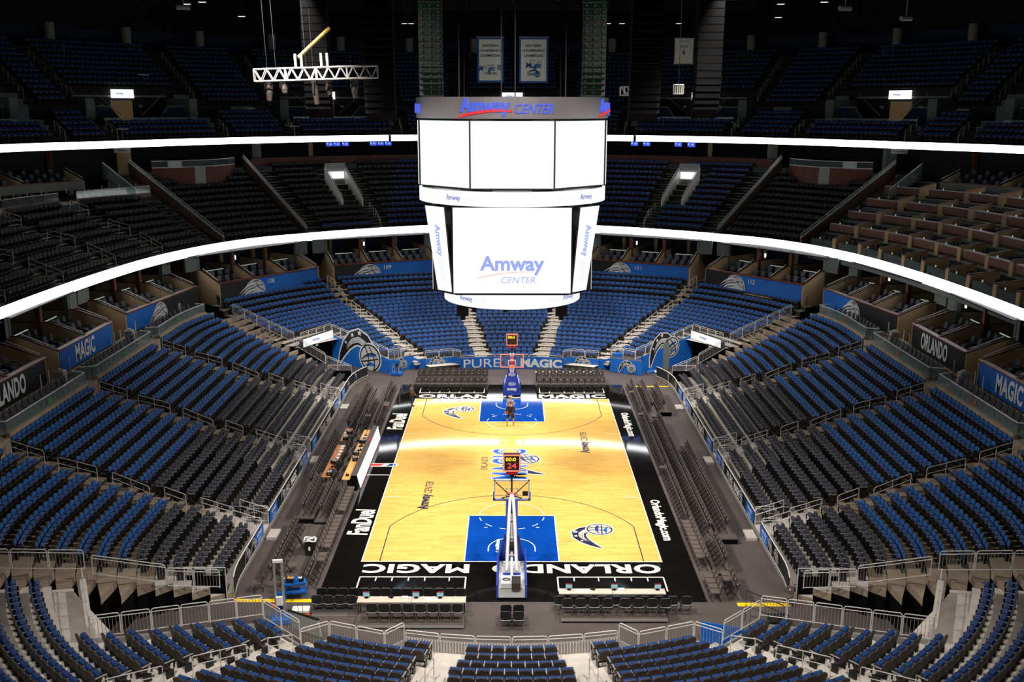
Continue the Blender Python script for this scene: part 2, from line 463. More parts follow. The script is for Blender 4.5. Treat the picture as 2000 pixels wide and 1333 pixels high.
for s in (-1, 1):
    by = s*HL
    mb = MB(); flat(mb, -2.38, 2.38, min(by, by-s*5.79), max(by, by-s*5.79), Z1, 'court_blue'); key = mb.build('key', court)
    mb = MB()
    for x in (-2.41, 2.41): flat(mb, x-0.03, x+0.03, min(by, by-s*5.82), max(by, by-s*5.82), Z2, 'court_white')
    flat(mb, -2.44, 2.44, by-s*5.79-0.03, by-s*5.79+0.03, Z2, 'court_white')
    fy = by-s*5.79
    line(mb, arc(0, fy, 1.83, 0, PI, 30) if s < 0 else arc(0, fy, 1.83, PI, 2*PI, 30), 0.055, Z3, 'court_white')
    for i in range(6):
        a0 = PI*(i+0.28)/6+(PI if s < 0 else 0); line(mb, arc(0, fy, 1.83, a0, a0+PI/6*0.48, 5), 0.055, Z3, 'court_white')
    cy = by-s*1.575
    line(mb, arc(0, cy, 1.22, 0, PI, 24) if s < 0 else arc(0, cy, 1.22, PI, 2*PI, 24), 0.055, Z3, 'court_white')
    for x in (-1.22, 1.22): flat(mb, x-0.028, x+0.028, cy-s*0.4 if s > 0 else cy-0.4, cy if s > 0 else cy+0.0, Z3, 'court_white') if s < 0 else flat(mb, x-0.028, x+0.028, cy, cy+0.4, Z3, 'court_white')
    for x in (-1.42, 1.42): flat(mb, x-0.09, x+0.09, fy+s*1.62-0.03, fy+s*1.62+0.03, Z3, 'court_white')
    for x in (-1, 1):
        for d in (2.13, 2.44, 3.35, 4.27): flat(mb, x*2.44, x*2.62, by-s*d-0.025, by-s*d+0.025, Z2, 'court_white')
    mb.build('lane_marking', court)
    mb = MB()
    ca = math.asin(6.71/7.24)
    a = arc(0, cy, 7.24, PI/2-ca, PI/2+ca, 48) if s < 0 else arc(0, cy, 7.24, 1.5*PI-ca, 1.5*PI+ca, 48)
    line(mb, a, 0.05, Z2, 'court_navy')
    ye = a[0][1]
    for x in (-6.71, 6.71): flat(mb, x-0.025, x+0.025, min(by, ye), max(by, ye), Z2, 'court_navy')
    mb.build('three_point_line', court)
    # white brackets for the photographers along the baseline
    for q in (-1, 1):
        mb = MB(); yb = s*16.0
        flat(mb, min(q*2.25, q*7.45), max(q*2.25, q*7.45), yb-0.04, yb+0.04, Z1, 'court_white')
        for x in (2.25, 7.45): flat(mb, q*x-0.035, q*x+0.035, min(yb, yb+s*1.45), max(yb, yb+s*1.45), Z1, 'court_white')
        for x in (3.05, 4.25, 5.05, 5.85, 6.65): flat(mb, q*x-0.03, q*x+0.03, min(yb, yb+s*0.42), max(yb, yb+s*0.42), Z1, 'court_white')
        mb.build('bracket_marking', court)
def lay(s, x, y, w, h, rot, mt, bold=0.0, z=Z2, shear=0.0, space=1.0, name='lettering'):
    return put(name, text_mesh(s, w, h, bold=bold, shear=shear, space=space, mt=mt), Matrix.Translation((x, y, z)), court, rot=rot)
lay('ORLANDO  MAGIC', 0.02, 15.08, 14.9, 0.98, 0, 'court_white', bold=0.035, space=1.05)
lay('ORLANDO  MAGIC', 0.0, -15.10, 14.9, 1.0, PI, 'court_white', bold=0.035, space=1.05)
lay('FanDuel', -8.35, -9.4, 3.5, 1.15, PI/2, 'court_white', bold=0.035, shear=0.1)
lay('FanDuel', -8.40, 8.6, 3.8, 1.15, PI/2, 'court_white', bold=0.035, shear=0.1)
lay('OrlandoMagic.com', 8.30, -9.0, 5.6, 0.72, -PI/2, 'court_white', bold=0.04)
lay('OrlandoMagic.com', 8.40, 8.0, 5.4, 0.72, -PI/2, 'court_white', bold=0.04)
for x, y in ((-5.05, -5.6), (5.0, 3.9)):
    lay('Amway', x, y-0.9, 2.3, 0.8, PI/2, 'court_navy', bold=0.04); lay('CENTER', x+0.02, y+1.35, 1.9, 0.48, PI/2, 'court_navy', shear=0.2)
# centre: name and club letters, turned to be read from the right hand touchline
lay('ORLANDO', -1.78, -0.1, 2.35, 0.42, PI/2, 'court_navy', bold=0.0, space=1.1)
for i, (mt, b, z) in enumerate((('court_white', 0.10, Z2), ('court_navy', 0.075, Z2+0.003), ('court_white', 0.05, Z2+0.006), ('court_mid_blue', 0.012, Z2+0.009))):
    put('club_lettering', text_mesh('MAGIC', 5.4+b*3, 2.2+b*3, bold=b, space=1.12, mt=mt), Matrix.Translation((-0.15, -0.2, z)), court, rot=PI/2)
FE = emblem(0.0025, 'court_white', 'court_navy', 'court_mid_blue', 'court_silver')
def floor_emblem(x, y, s, rot, mir=1):
    o = link('emblem', FE, court); o.matrix_local = Matrix.Translation((x, y, Z2)) @ Matrix.Rotation(rot, 4, 'Z') @ Matrix.Diagonal((s*mir, s, 1, 1))
floor_emblem(4.8, -12.8, 2.9, PI/2-0.42); floor_emblem(-3.6, 9.2, 2.9, PI/2-0.42); floor_emblem(2.15, -2.1, 3.6, PI/2)
mb = MB(); mb.prism(rrect(-0.95, 0.95, -0.3, 0.3, 0.22), 0.021, Z1, 'court_white'); mb.X = Matrix.Identity(4)
mb.add([(-0.8, -0.2, Z2), (-0.2, -0.2, Z2), (0.1, 0.2, Z2), (-0.8, 0.2, Z2)], [(0, 1, 2, 3)], 'red')
mb.add([(0.2, -0.2, Z2), (0.8, -0.2, Z2), (0.8, 0.2, Z2), (0.45, 0.2, Z2)], [(0, 1, 2, 3)], 'court_blue')
o = mb.build('league_mark', court); o.location = (-8.3, -0.45, 0)
mb = MB(); flat(mb, -9.1, -7.7, -2.28, -2.18, Z1, 'court_white'); mb.build('bench_line', court)

# yellow tape on the arena floor
def tape(x0, x1, y0, y1, label):
    mb = MB(); mb.box(x0, x1, y0, y1, 0.0, 0.004, 'yellow_tape'); tag(mb.build('floor_tape'), label, 'floor tape')
tape(-13.0, -9.3, -18.5, -18.2, 'yellow tape line on the floor near the drinks cooler')
tape(10.5, 12.95, -18.85, -18.5, 'yellow tape line on the floor by the lone folding chair on the right')
tape(10.2, 12.95, 17.95, 18.2, 'yellow tape line across the floor beyond the right touchline chairs')

# ------------------------------------------------------------------ lower bowl: row heights and curves
SIDE_Z = [.35, .73, 1.04, 1.28, 1.45, 1.66, 1.89, 2.13, 2.41, 2.71, 3.02, 3.29, 3.56, 3.9, 4.2, 4.47]
END_Z = [.47, .64, .82, 1.02, 1.22, 1.43, 1.65, 1.85, 2.05, 2.25, 2.44, 2.62, 2.8, 2.97, 3.15, 3.32, 3.56, 4.0, 4.38, 4.8, 5.1]
END_R, END_R8, END_D = 18.9, 11.4, 0.85
PITCH_S = 0.53
AISLES = (0.3, 11.9, -11.2)
def side_x(X, y):
    R = max(X-9.1, 9.0); d = abs(y)-16.2
    return X if d <= 0 else X-(R-math.sqrt(max(R*R-d*d, 0)))
def side_end(x): return 18.35+0.40*(x-13.4)
def side_curve(X, step=0.12):
    out = []; y = -24.0
    while y <= 24.0:
        x = side_x(X, y)
        if abs(y) <= side_end(x): out.append((x, y))
        y += step
    return out
def end_pts(k, R0, cx, cy, a0, a1, n=160):
    R = R0+END_D*k
    return [(cx+R*math.sin(a0+(a1-a0)*i/n), cy+R*math.cos(a0+(a1-a0)*i/n)) for i in range(n+1)]
def side_of(p, a, d): return d[0]*(p[1]-a[1])-d[1]*(p[0]-a[0])      # > 0: left of the ray a + t d
U = lambda x, y: (x/math.hypot(x, y), y/math.hypot(x, y))
A110 = ((-2.8, 25.5), U(-1.55, 7.9)); A109 = ((-8.25, 23.7), U(-10.3, 13.4))
LW = ((-10.65, 22.02), U(-2.77, 2.07)); LB = ((-18.2, 21.0), U(-3.83, 2.2)); LS = ((-16.24, 26.1), U(-1.96, -3.2))
def mirror_if(p, q): return (abs(p[0])*-1, p[1])
def in_110(p): return side_of((-abs(p[0]), p[1]), *A110) < -0.62
def in_109(p):
    q = (-abs(p[0]), p[1]); return side_of(q, *A110) > 0.62 and side_of(q, *A109) < -0.62
def in_108(p, pad=0.0):
    q = (-abs(p[0]), p[1])
    if side_of(q, *A109) < 0.62: return False
    a = side_of(q, *LW)            # > 0 is on the aisle side? (left of the outgoing wall)
    if a > -(0.45+pad): 
        # over the tunnel: only behind the sign line
        if side_of(q, *LS) > -(0.9+pad): return False
        return side_of(q, *LB) < -(0.6+pad)
    return True
def runs(pts, ok):
    r = []; cur = []
    for p in pts:
        if ok(p): cur.append(p)
        else:
            if len(cur) > 1: r.append(cur)
            cur = []
    if len(cur) > 1: r.append(cur)
    return r
def spread_on(run, pitch):
    d = [0.0]
    for a, b in zip(run, run[1:]): d.append(d[-1]+math.hypot(b[0]-a[0], b[1]-a[1]))
    n = int(d[-1]/pitch+0.15)
    if n < 1: return []
    m = (d[-1]-n*pitch)/2; out = []; j = 0
    for i in range(n):
        s = m+pitch*(i+0.5)
        while j < len(d)-2 and d[j+1] < s: j += 1
        t = (s-d[j])/max(d[j+1]-d[j], 1e-6); a, b = run[j], run[j+1]
        tx, ty = b[0]-a[0], b[1]-a[1]; l = math.hypot(tx, ty) or 1
        out.append((a[0]+tx*t, a[1]+ty*t, tx/l, ty/l))
    return out
seats = []        # (kind, x, y, z, rz, block, row, number)
def add_row(kind, pts, ok, z, block, row, inward, pitch=PITCH_S):
    for bi, run in enumerate(runs(pts, ok)):
        for i, (x, y, tx, ty) in enumerate(spread_on(run, pitch)):
            nx, ny = -ty, tx
            if (nx*inward[0]+ny*inward[1] if inward else -(nx*x+ny*y)) < 0: nx, ny = -nx, -ny
            seats.append((kind, x, y, z, face_to(nx, ny), block(x, y) if callable(block) else block, row, i+1))
SEATX = 14.05
for sx in (-1, 1):
    sn = 'left' if sx < 0 else 'right'
    def bl(x, y):
        return '%s side %s block' % (sn, 'near corner' if y < -11.2 else 'near middle' if y < 0.3 else 'far middle' if y < 11.9 else 'far corner')
    for i, z in enumerate(SIDE_Z):
        pts = [(sx*x, y) for x, y in side_curve(SEATX+0.83*i)]
        pad = 1.15 if i >= 4 else 0.5
        def ok(p, pad=pad):
            return abs(p[1]) < side_end(abs(p[0]))-pad and all(abs(p[1]-a) > 0.62 for a in AISLES)
        for lo, hi in ((-99, -11.2), (-11.2, 11.9), (11.9, 99)):
            corner = lo < -50 or hi > 50
            kind = 'blue' if i >= (5 if corner else 7) else 'charcoal'
            add_row(kind, pts, lambda p: lo < p[1] < hi and ok(p), z, bl, i+1, (-sx, 0))
for sy in (1, -1):
    fn = 'far' if sy > 0 else 'near'
    for k, z in enumerate(END_Z):
        pts = [(x, sy*y) for x, y in end_pts(k, END_R, 0, 5.6, -0.62, 0.62, 240)]
        f = lambda t: (lambda p: t((p[0], abs(p[1]))))
        add_row('blue', pts, f(in_110), z, fn+' centre block', k+1, (0, -sy))
        for q in (-1, 1):
            sn = 'left' if q < 0 else 'right'
            add_row('blue', pts, lambda p: p[0]*q > 0 and (k > 0 or abs(p[0]) < 4.5) and in_109((p[0], abs(p[1]))), z, '%s inner %s block' % (fn, sn), k+1, (0, -sy))
            p8 = [(q*x, sy*y) for x, y in end_pts(k, END_R8, 1.1, 13.9, 0.15, 1.32, 160)]
            if k < 2: continue
            add_row('blue', p8, lambda p: in_108((p[0], abs(p[1]))), z, '%s outer %s block' % (fn, sn), k+1, (-q*0.7, -sy*0.7))
# ------------------------------------------------------------------ terraces of the lower bowl
def terrace(name, rows, mats):
    """rows: [(inner pts, outer pts, z, z of the row below)]"""
    mb = MB()
    for (A, B, z, zb), mt in zip(rows, mats):
        mb.strip([(x, y, z) for x, y in A], [(x, y, z) for x, y in B], mt)
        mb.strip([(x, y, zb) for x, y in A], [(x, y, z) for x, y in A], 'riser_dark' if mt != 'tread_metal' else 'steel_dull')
    return mb
for sx in (-1, 1):
    rows = []; mats = []
    for i, z in enumerate(SIDE_Z):
        xi = SEATX+0.83*i-0.55 if i else 13.22
        xo = SEATX+0.83*i+0.28
        ye = [y for x, y in side_curve(xi)]
        ys = np.linspace(min(ye), max(ye), 160)
        A = [(sx*side_x(xi, y), y) for y in ys]; B = [(sx*side_x(xo, y), y) for y in ys]
        # carry the outer edge on to the cut line
        rows.append((A, B, z, SIDE_Z[i-1] if i else 0.0)); mats.append('tread_metal' if i < 4 else 'concrete')
    mb = terrace('t', rows, mats)
    for sy in (-1, 1):      # cut end towards the tunnel
        for i, z in enumerate(SIDE_Z):
            xi = 13.22+0.0 if i == 0 else SEATX+0.83*i-0.55; xo = SEATX+0.83*i+0.28
            ye = [y for x, y in side_curve(xi)]; y0 = max(ye)
            a = (sx*side_x(xi, y0), sy*y0); b = (sx*side_x(xo, y0), sy*y0)
            mb.quad((a[0], a[1], 0), (b[0], b[1], 0), (b[0], b[1], z), (a[0], a[1], z), 'black_cloth')
            y1 = side_end(xo) if xo < 17.8 else 21.0+0.574*(xo-18.2)
            if y1 > y0:
                c = (sx*side_x(xo, y1), sy*y1)
                mb.add([(a[0], a[1], z), (b[0], b[1], z), (c[0], c[1], z)], [(0, 1, 2)], mats[i])
                mb.quad((a[0], a[1], z-0.35), (c[0], c[1], z-0.35), (c[0], c[1], z), (a[0], a[1], z), 'concrete')
                mb.quad((a[0], a[1], 0), (c[0], c[1], 0), (c[0], c[1], z-0.35), (a[0], a[1], z-0.35), 'black_cloth')
    for a in AISLES:        # half steps in the aisles
        for i in range(1, 16):
            z = (SIDE_Z[i]+SIDE_Z[i-1])/2; x1 = SEATX+0.83*i-0.55
            mb.box(min(sx*(x1-0.36), sx*x1), max(sx*(x1-0.36), sx*x1), a-0.5, a+0.5, SIDE_Z[i-1], z, mats[i])
    struct(mb.build('floor_terrace_%s' % ('left' if sx < 0 else 'right')))
def clip_poly(pts, ok): return [p for p in pts if ok(p)]
for sy in (1, -1):
    mb = MB()
    for k, z in enumerate(END_Z):
        zb = END_Z[k-1] if k else 0.0
        mt = 'concrete_light' if k < 16 else 'concrete'  # same concrete, floodlit brightness of the lower rows put into a paler tone
        Ri = END_R+END_D*k-(0.55 if k else 0.62); Ro = END_R+END_D*k+0.3
        n = 120
        # inner arc from aisle to aisle, its ends cut on the line of the outer aisle
        def cut(R, cx, cy, a0, a1, ok):
            P = [(cx+R*math.sin(a0+(a1-a0)*i/n), cy+R*math.cos(a0+(a1-a0)*i/n)) for i in range(n+1)]
            return [p for p in P if ok(p)]
        ok9 = lambda p: side_of((-abs(p[0]), p[1]), *A109) < 0.05
        A = cut(Ri, 0, 5.6, -0.75, 0.75, ok9); B = cut(Ro, 0, 5.6, -0.75, 0.75, ok9)
        m = min(len(A), len(B)); ra = lambda P: [P[int(round(i*(len(P)-1)/59))] for i in range(60)]
        A, B = ra(A), ra(B)
        mb.strip([(x, sy*y, z) for x, y in A], [(x, sy*y, z) for x, y in B], mt)
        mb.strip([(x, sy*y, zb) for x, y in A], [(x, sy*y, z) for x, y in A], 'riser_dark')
        for q in (-1, 1):
            def ok8(p):
                if side_of(p, *A109) < -0.05: return False
                if side_of(p, *LW) > -0.02:
                    if side_of(p, *LS) > 0.1: return False
                    return side_of(p, *LB) < 0
                return True
            Ri8 = END_R8+END_D*k-0.55; Ro8 = END_R8+END_D*k+0.3
            if k < 2: continue
            A8 = [(-x, y) for x, y in cut(Ri8, 1.1, 13.9, 0.1, 1.45, lambda p: ok8((-p[0], p[1])))]
            B8 = [(-x, y) for x, y in cut(Ro8, 1.1, 13.9, 0.1, 1.45, lambda p: ok8((-p[0], p[1])))]
            if len(A8) < 2 or len(B8) < 2: continue
            A8, B8 = ra(A8), ra(B8)
            mb.strip([(-q*x, sy*y, z) for x, y in A8], [(-q*x, sy*y, z) for x, y in B8], mt)
            mb.strip([(-q*x, sy*y, zb) for x, y in A8], [(-q*x, sy*y, z) for x, y in A8], 'riser_dark')
        # half steps in the four aisles
        if k:
            for q in (-1, 1):
                for (a, d) in (A110, A109):
                    # where the aisle's line meets the riser
                    R = END_R+END_D*k-0.55
                    t = 0.0
                    while math.hypot(a[0]+d[0]*t, a[1]+d[1]*t-5.6) < R: t += 0.02
                    px, py = a[0]+d[0]*t, a[1]+d[1]*t
                    X = basis((q*px, sy*py, 0), (q*d[1], -sy*d[0], 0), (q*d[0], sy*d[1], 0), (0, 0, 1))
                    mb.X = X; mb.box(-0.52, 0.52, -0.38, 0.0, zb-0.02, (z+zb)/2, mt); mb.X = Matrix.Identity(4)
    struct(mb.build('floor_terrace_%s' % ('far' if sy > 0 else 'near')))

# ------------------------------------------------------------------ arena seats
def seat_parts(fab, pan, shell, hi=True):
    def back():
        mb = MB(); n = 6 if hi else 4
        prof = [(-0.23, 0.40), (0.23, 0.40), (0.235, 0.74)] + [(0.235*math.cos(PI/2*i/n)**0.6 if i < n else 0.0, 0.74+0.13*math.sin(PI/2*i/n)) for i in range(1, n+1)]
        prof += [(-x, z) for x, z in prof[-2:1:-1]]
        f = lambda z: -0.13-(z-0.40)*0.20
        m = len(prof)
        front = [(x, f(z)+0.035, z) for x, z in prof]; rear = [(x, f(z)-0.035, z) for x, z in prof]
        mb.add(front, [tuple(range(m))], fab)
        mb.add(rear, [tuple(range(m-1, -1, -1))], shell)
        mb.add(front+rear, [(i, m+i, m+(i+1) % m, (i+1) % m) for i in range(m)], shell)
        return mb
    def seat():
        mb = MB()
        P = [(-0.10, 0.40), (0.02, 0.36), (0.12, 0.58), (0.15, 0.72), (0.08, 0.78), (-0.04, 0.74)]
        n = len(P)
        mb.add([(-0.22, y, z) for y, z in P]+[(0.22, y, z) for y, z in P],
               [(i, n+i, n+(i+1) % n, (i+1) % n) for i in (2, 3, 4, 5)], pan)
        mb.add([(-0.22, y, z) for y, z in P]+[(0.22, y, z) for y, z in P], [tuple(range(n)), tuple(range(2*n-1, n-1, -1))], shell)
        mb.add([(-0.22, y, z) for y, z in P[:3]]+[(0.22, y, z) for y, z in P[:3]], [(0, 3, 4, 1), (1, 4, 5, 2)], shell)
        return mb
    def arms(x=0.262):
        mb = MB()
        mb.prism_x([(-0.16, 0.66), (0.20, 0.66), (0.24, 0.62), (0.22, 0.36), (0.17, 0.36), (0.17, 0.62), (-0.16, 0.62)], x-0.02, x+0.02, 'black_metal')
        mb.box(x-0.022, x+0.022, -0.17, 0.23, 0.66, 0.685, 'armrest')
        return mb
    def stand():
        mb = MB()
        mb.box(-0.25, 0.25, -0.14, -0.09, 0.30, 0.36, 'black_metal')
        for x in (-0.25, 0.25): mb.box(x-0.02, x+0.02, -0.14, 0.18, 0.0, 0.32, 'black_metal')
        return mb
    return back, seat, arms, stand
mat('lo_arm', rgb(70, 72, 88), 0.35)
def seat_meshes(tagname, fab, pan, shell):
    b, s, a, st = seat_parts(fab, pan, shell)
    parts = [('backrest', b().mesh('backrest')), ('seat', s().mesh('seat')), ('armrest', a().mesh('armrest')), ('armrest', a(-0.262).mesh('armrest')), ('stand', st().mesh('stand'))]
    b, s, a, st = seat_parts(fab, pan, shell, False)
    lo = MB()
    for g in (b(), s()):
        for vs, mt in ((g.v, None),):
            off = len(lo.v); lo.v.extend(g.v)
            for f, k in zip(g.f, g.m): lo.f.append(tuple(i+off for i in f)); lo.m.append(lo.mi(g.mats[k]))
    lo.box(-0.25, 0.25, -0.14, -0.08, 0.0, 0.36, 'black_metal'); lo.box(0.245, 0.28, -0.16, 0.23, 0.62, 0.68, 'lo_arm')
    return parts, lo.mesh('seat_base')
BLUE, BLUE_LO = seat_meshes('blue', 'blue_fabric', 'blue_navy', 'seat_shell')
CHAR, CHAR_LO = seat_meshes('charcoal', 'charcoal_fabric', 'charcoal_fabric', 'charcoal_shell')
CAMV = cam.matrix_world.inverted()
def pix(x, y, z):
    p = CAMV @ Vector((x, y, z)); return 1000+1926*p.x/-p.z, 666.5-1926*p.y/-p.z, -p.z
mass_blue, mass_char = [], []
for kind, parts, lst, nmax, lab in (('blue', BLUE, mass_blue, 300, 'blue'), ('charcoal', CHAR, mass_char, 300, 'charcoal')):
    mine = [s for s in seats if s[0] == kind]
    def key(s):
        px, py, d = pix(s[1], s[2], s[3]+0.65)
        inside = 6 < px < 1994 and py < 1326
        return d if inside else d+1000
    mine.sort(key=key)
    for j, (k_, x, y, z, rz, block, row, num) in enumerate(mine):
        px, py, d = pix(x, y, z+0.65)
        if j < nmax and key((k_, x, y, z)) < 1000:
            place('%s_arena_seat' % lab, '%s arena seat, %s along the %s row up, %s' % (lab, ordinal(num), ordinal(row), block),
                  'seat', (x, y, z), rz, '%s seats of the %s' % (lab, block), parts if num == 1 else parts[:3]+parts[4:])
        elif -150 < px < 2150 and py < 1500:
            lst.append(xform((x, y, z), rz))

# ------------------------------------------------------------------ guardrails and handrails
def rail_panel(L, h, drop=0.0, base=0.0, posts=True, double=0.11):
    """A steel guardrail panel from (0,0) to (L,0): rounded top loop, second rail, balusters; drop = rise along its length."""
    mb = MB(); r = 0.024; e = lambda x: base+drop*x/L
    q = 0.09
    mb.tube([(0, 0, e(0)+0.03), (0, 0, e(0)+h-q), (q*0.35, 0, e(0)+h-q*0.3), (q, 0, e(q)+h), (L-q, 0, e(L-q)+h), (L-q*0.35, 0, e(L)+h-q*0.3), (L, 0, e(L)+h-q), (L, 0, e(L)+0.03)], r, 'steel', 6)
    mb.tube([(0, 0, e(0)+h-double-0.03), (L, 0, e(L)+h-double-0.03)], r*0.8, 'steel', 5)
    mb.tube([(0, 0, e(0)+0.08), (L, 0, e(L)+0.08)], r*0.8, 'steel', 5)
    n = max(2, int(L/0.125))
    for i in range(1, n):
        x = L*i/n; mb.box(x-0.008, x+0.008, -0.008, 0.008, e(x)+0.08, e(x)+h-double-0.03, 'steel_dull')
    return mb
def rail_line(p, q, h, z0, z1, label, group, seg=1.25, gap=0.06):
    """Guardrail panels side by side from p to q."""
    dx, dy = q[0]-p[0], q[1]-p[1]; L = math.hypot(dx, dy); n = max(1, int(round(L/seg))); l = L/n
    me = rail_panel(l-gap, h, (z1-z0)/n*(l-gap)/l).mesh('guardrail')
    for i in range(n):
        t = (i*l+gap/2)/L
        o = link('guardrail', me); o.location = (p[0]+dx*t, p[1]+dy*t, z0+(z1-z0)*t); o.rotation_euler = (0, 0, math.atan2(dy, dx))
        tag(o, (label % ordinal(i+1)) if n > 1 else label.replace('%s ', 'only '), 'guardrail', group)
def handrail(L, dz, h=0.92, mid=True, hoop=False):
    """Aisle rail running from (0,0,0) to (L,0,dz)."""
    mb = MB(); r = 0.022; e = lambda x: dz*x/L
    if hoop:
        a = 0.14
        mb.tube([(0.05, 0, h-2*a), (0.0, 0, h-a*1.7), (-0.03, 0, h-a), (0, 0, h-a*0.3), (0.06, 0, h), (L, 0, e(L)+h), (L, 0, e(L)+h-2*a), (0.05, 0, h-2*a)], r, 'steel', 6)
        for x in (L*0.5, L*0.96): mb.tube([(x, 0, e(x)), (x, 0, e(x)+h-0.03)], r*0.9, 'steel', 6)
    else:
        q = 0.08
        mb.tube([(0, 0, 0), (0, 0, h-q), (q*0.3, 0, h-q*0.2), (q, 0, h+e(q)), (L-q, 0, e(L-q)+h), (L-q*0.3, 0, e(L)+h-q*0.2), (L, 0, e(L)+h-q), (L, 0, e(L))], r, 'steel', 6)
        mb.tube([(0, 0, h*0.62), (L, 0, e(L)+h*0.62)], r*0.8, 'steel', 5)
        if L > 1.4: mb.tube([(L/2, 0, e(L/2)), (L/2, 0, e(L/2)+h)], r*0.9, 'steel', 5)
    return mb
def zside(x):
    i = int(max(0, min(15, (x-(SEATX-0.55))/0.83))); return SIDE_Z[i]
SIDE_RAILS = [(14.9, 16.6, True), (17.4, 18.5, False), (19.3, 21.2, False), (22.0, 24.0, False), (24.7, 26.4, False)]
HR = {}
for sx in (-1, 1):
    sn = 'left' if sx < 0 else 'right'
    for a, an in zip(AISLES, ('middle', 'far', 'near')):
        for j, (x0, x1, hoop) in enumerate(SIDE_RAILS):
            dz = zside(x1)-zside(x0)
            if j not in HR: HR[j] = handrail(x1-x0, dz, hoop=hoop).mesh('handrail')
            o = link('aisle_handrail', HR[j]); o.location = (sx*x0, a, zside(x0)); o.rotation_euler = (0, 0, 0 if sx > 0 else PI)
            tag(o, 'steel handrail, %s one up the %s aisle of the %s side stand' % (ordinal(j+1), an, sn), 'handrail', 'aisle handrails of the side stands')
            if j == 2:
                mb = MB(); mb.box(1.12, 1.72, -0.03, -0.025, 0.42, 0.86, 'steel_dull', 0.0)
                s = mb.build('sign_plate', o)
        # steps down to the floor with rails on both sides
        mb = MB()
        mb.box(12.55, 13.1, a-0.55, a+0.55, 0.0, 0.16, 'tread_metal')
        o = mb.build('boarding_step'); o.rotation_euler = (0, 0, 0 if sx > 0 else PI)
        if sx < 0: o.location = (0, 2*a, 0)
        tag(o, 'low aluminium step on the floor at the foot of the %s aisle, %s side' % (an, sn), 'step', 'boarding steps')
        for yy in (a-0.72, a+0.72):
            mb = handrail(1.5, 0.5, 0.95, True)
            o = link('stair_rail', mb.mesh('stair_rail')); o.location = (sx*13.25, yy, 0.35); o.rotation_euler = (0, 0, 0 if sx > 0 else PI)
            tag(o, 'white steel stair rail on the %s edge of the %s aisle foot, %s side' % ('near' if yy < a else 'far', an, sn), 'handrail', 'stair rails at the aisle feet')
            p = rail_panel(1.0, 0.95).mesh('guardrail'); o = link('guardrail', p); o.location = (sx*13.25, yy+(0.06 if yy > a else -0.06), 0.45); o.rotation_euler = (0, 0, 0 if sx > 0 else PI)
            tag(o, 'short guardrail closing the front row at the %s edge of the %s aisle, %s side' % ('near' if yy < a else 'far', an, sn), 'guardrail', 'guardrails at the aisle feet')
def zend(R, R0=END_R):
    k = int(max(0, min(20, (R-(R0-0.55))/END_D))); return END_Z[k]
for sy in (1, -1):
    fn = 'far' if sy > 0 else 'near'
    for q in (-1, 1):
        sn = 'left' if q < 0 else 'right'
        for (a, d), an, offs in ((A110, 'inner', 0.0), (A109, 'outer', 0.0)):
            for j, (t0, t1) in enumerate(((1.0, 2.2), (3.2, 5.6), (6.8, 9.0), (10.2, 12.0), (13.0, 14.4), (15.2, 16.8))):
                p0 = (a[0]+d[0]*t0, a[1]+d[1]*t0); p1 = (a[0]+d[0]*t1, a[1]+d[1]*t1)
                z0 = zend(math.hypot(p0[0], p0[1]-5.6)); z1 = zend(math.hypot(p1[0], p1[1]-5.6))
                if pix(q*p0[0], sy*p0[1], z0+0.5)[1] > 1400: continue
                o = handrail(t1-t0, z1-z0, 0.95).build('aisle_handrail'); o.location = (q*p0[0], sy*p0[1], z0)
                o.rotation_euler = (0, 0, math.atan2(sy*d[1], q*d[0]))
                tag(o, 'steel handrail, %s one up the %s %s aisle of the %s end stand' % (ordinal(j+1), an, sn, fn), 'handrail', 'aisle handrails of the end stands')
# ------------------------------------------------------------------ front walls, barriers and tunnels of the bowl
def panel_wall(mb, p, q, z0, z1, mt, th=0.06, zt=None, zb=None):
    """Upright slab from p to q, its top running from z1 to zt."""
    zt = z1 if zt is None else zt; zb = z0 if zb is None else zb
    dx, dy = q[0]-p[0], q[1]-p[1]; L = math.hypot(dx, dy); nx, ny = -dy/L*th/2, dx/L*th/2
    a, b, c, d = (p[0]+nx, p[1]+ny), (q[0]+nx, q[1]+ny), (q[0]-nx, q[1]-ny), (p[0]-nx, p[1]-ny)
    mb.add([(a[0], a[1], z0), (b[0], b[1], zb), (c[0], c[1], zb), (d[0], d[1], z0), (a[0], a[1], z1), (b[0], b[1], zt), (c[0], c[1], zt), (d[0], d[1], z1)],
           [(0, 3, 2, 1), (4, 5, 6, 7), (0, 1, 5, 4), (1, 2, 6, 5), (2, 3, 7, 6), (3, 0, 4, 7)], mt)
EMB = emblem()
def wall_emblem(root, p, d, s, rot=0.0, mir=1):
    o = link('emblem', EMB, root)
    m = wall_frame((p[0]-d[0]*0.05, p[1]-d[1]*0.05, p[2]), d) @ Matrix.Rotation(rot, 4, 'Z') @ Matrix.Diagonal((s*mir, s, 1, 1))
    o.matrix_parent_inverse = Matrix.Translation(-Vector(root.location)); o.matrix_basis = m
    return o
def thing_at(name, label, cat, p, group=None): return thing(name, label, cat, p, 0.0, group)
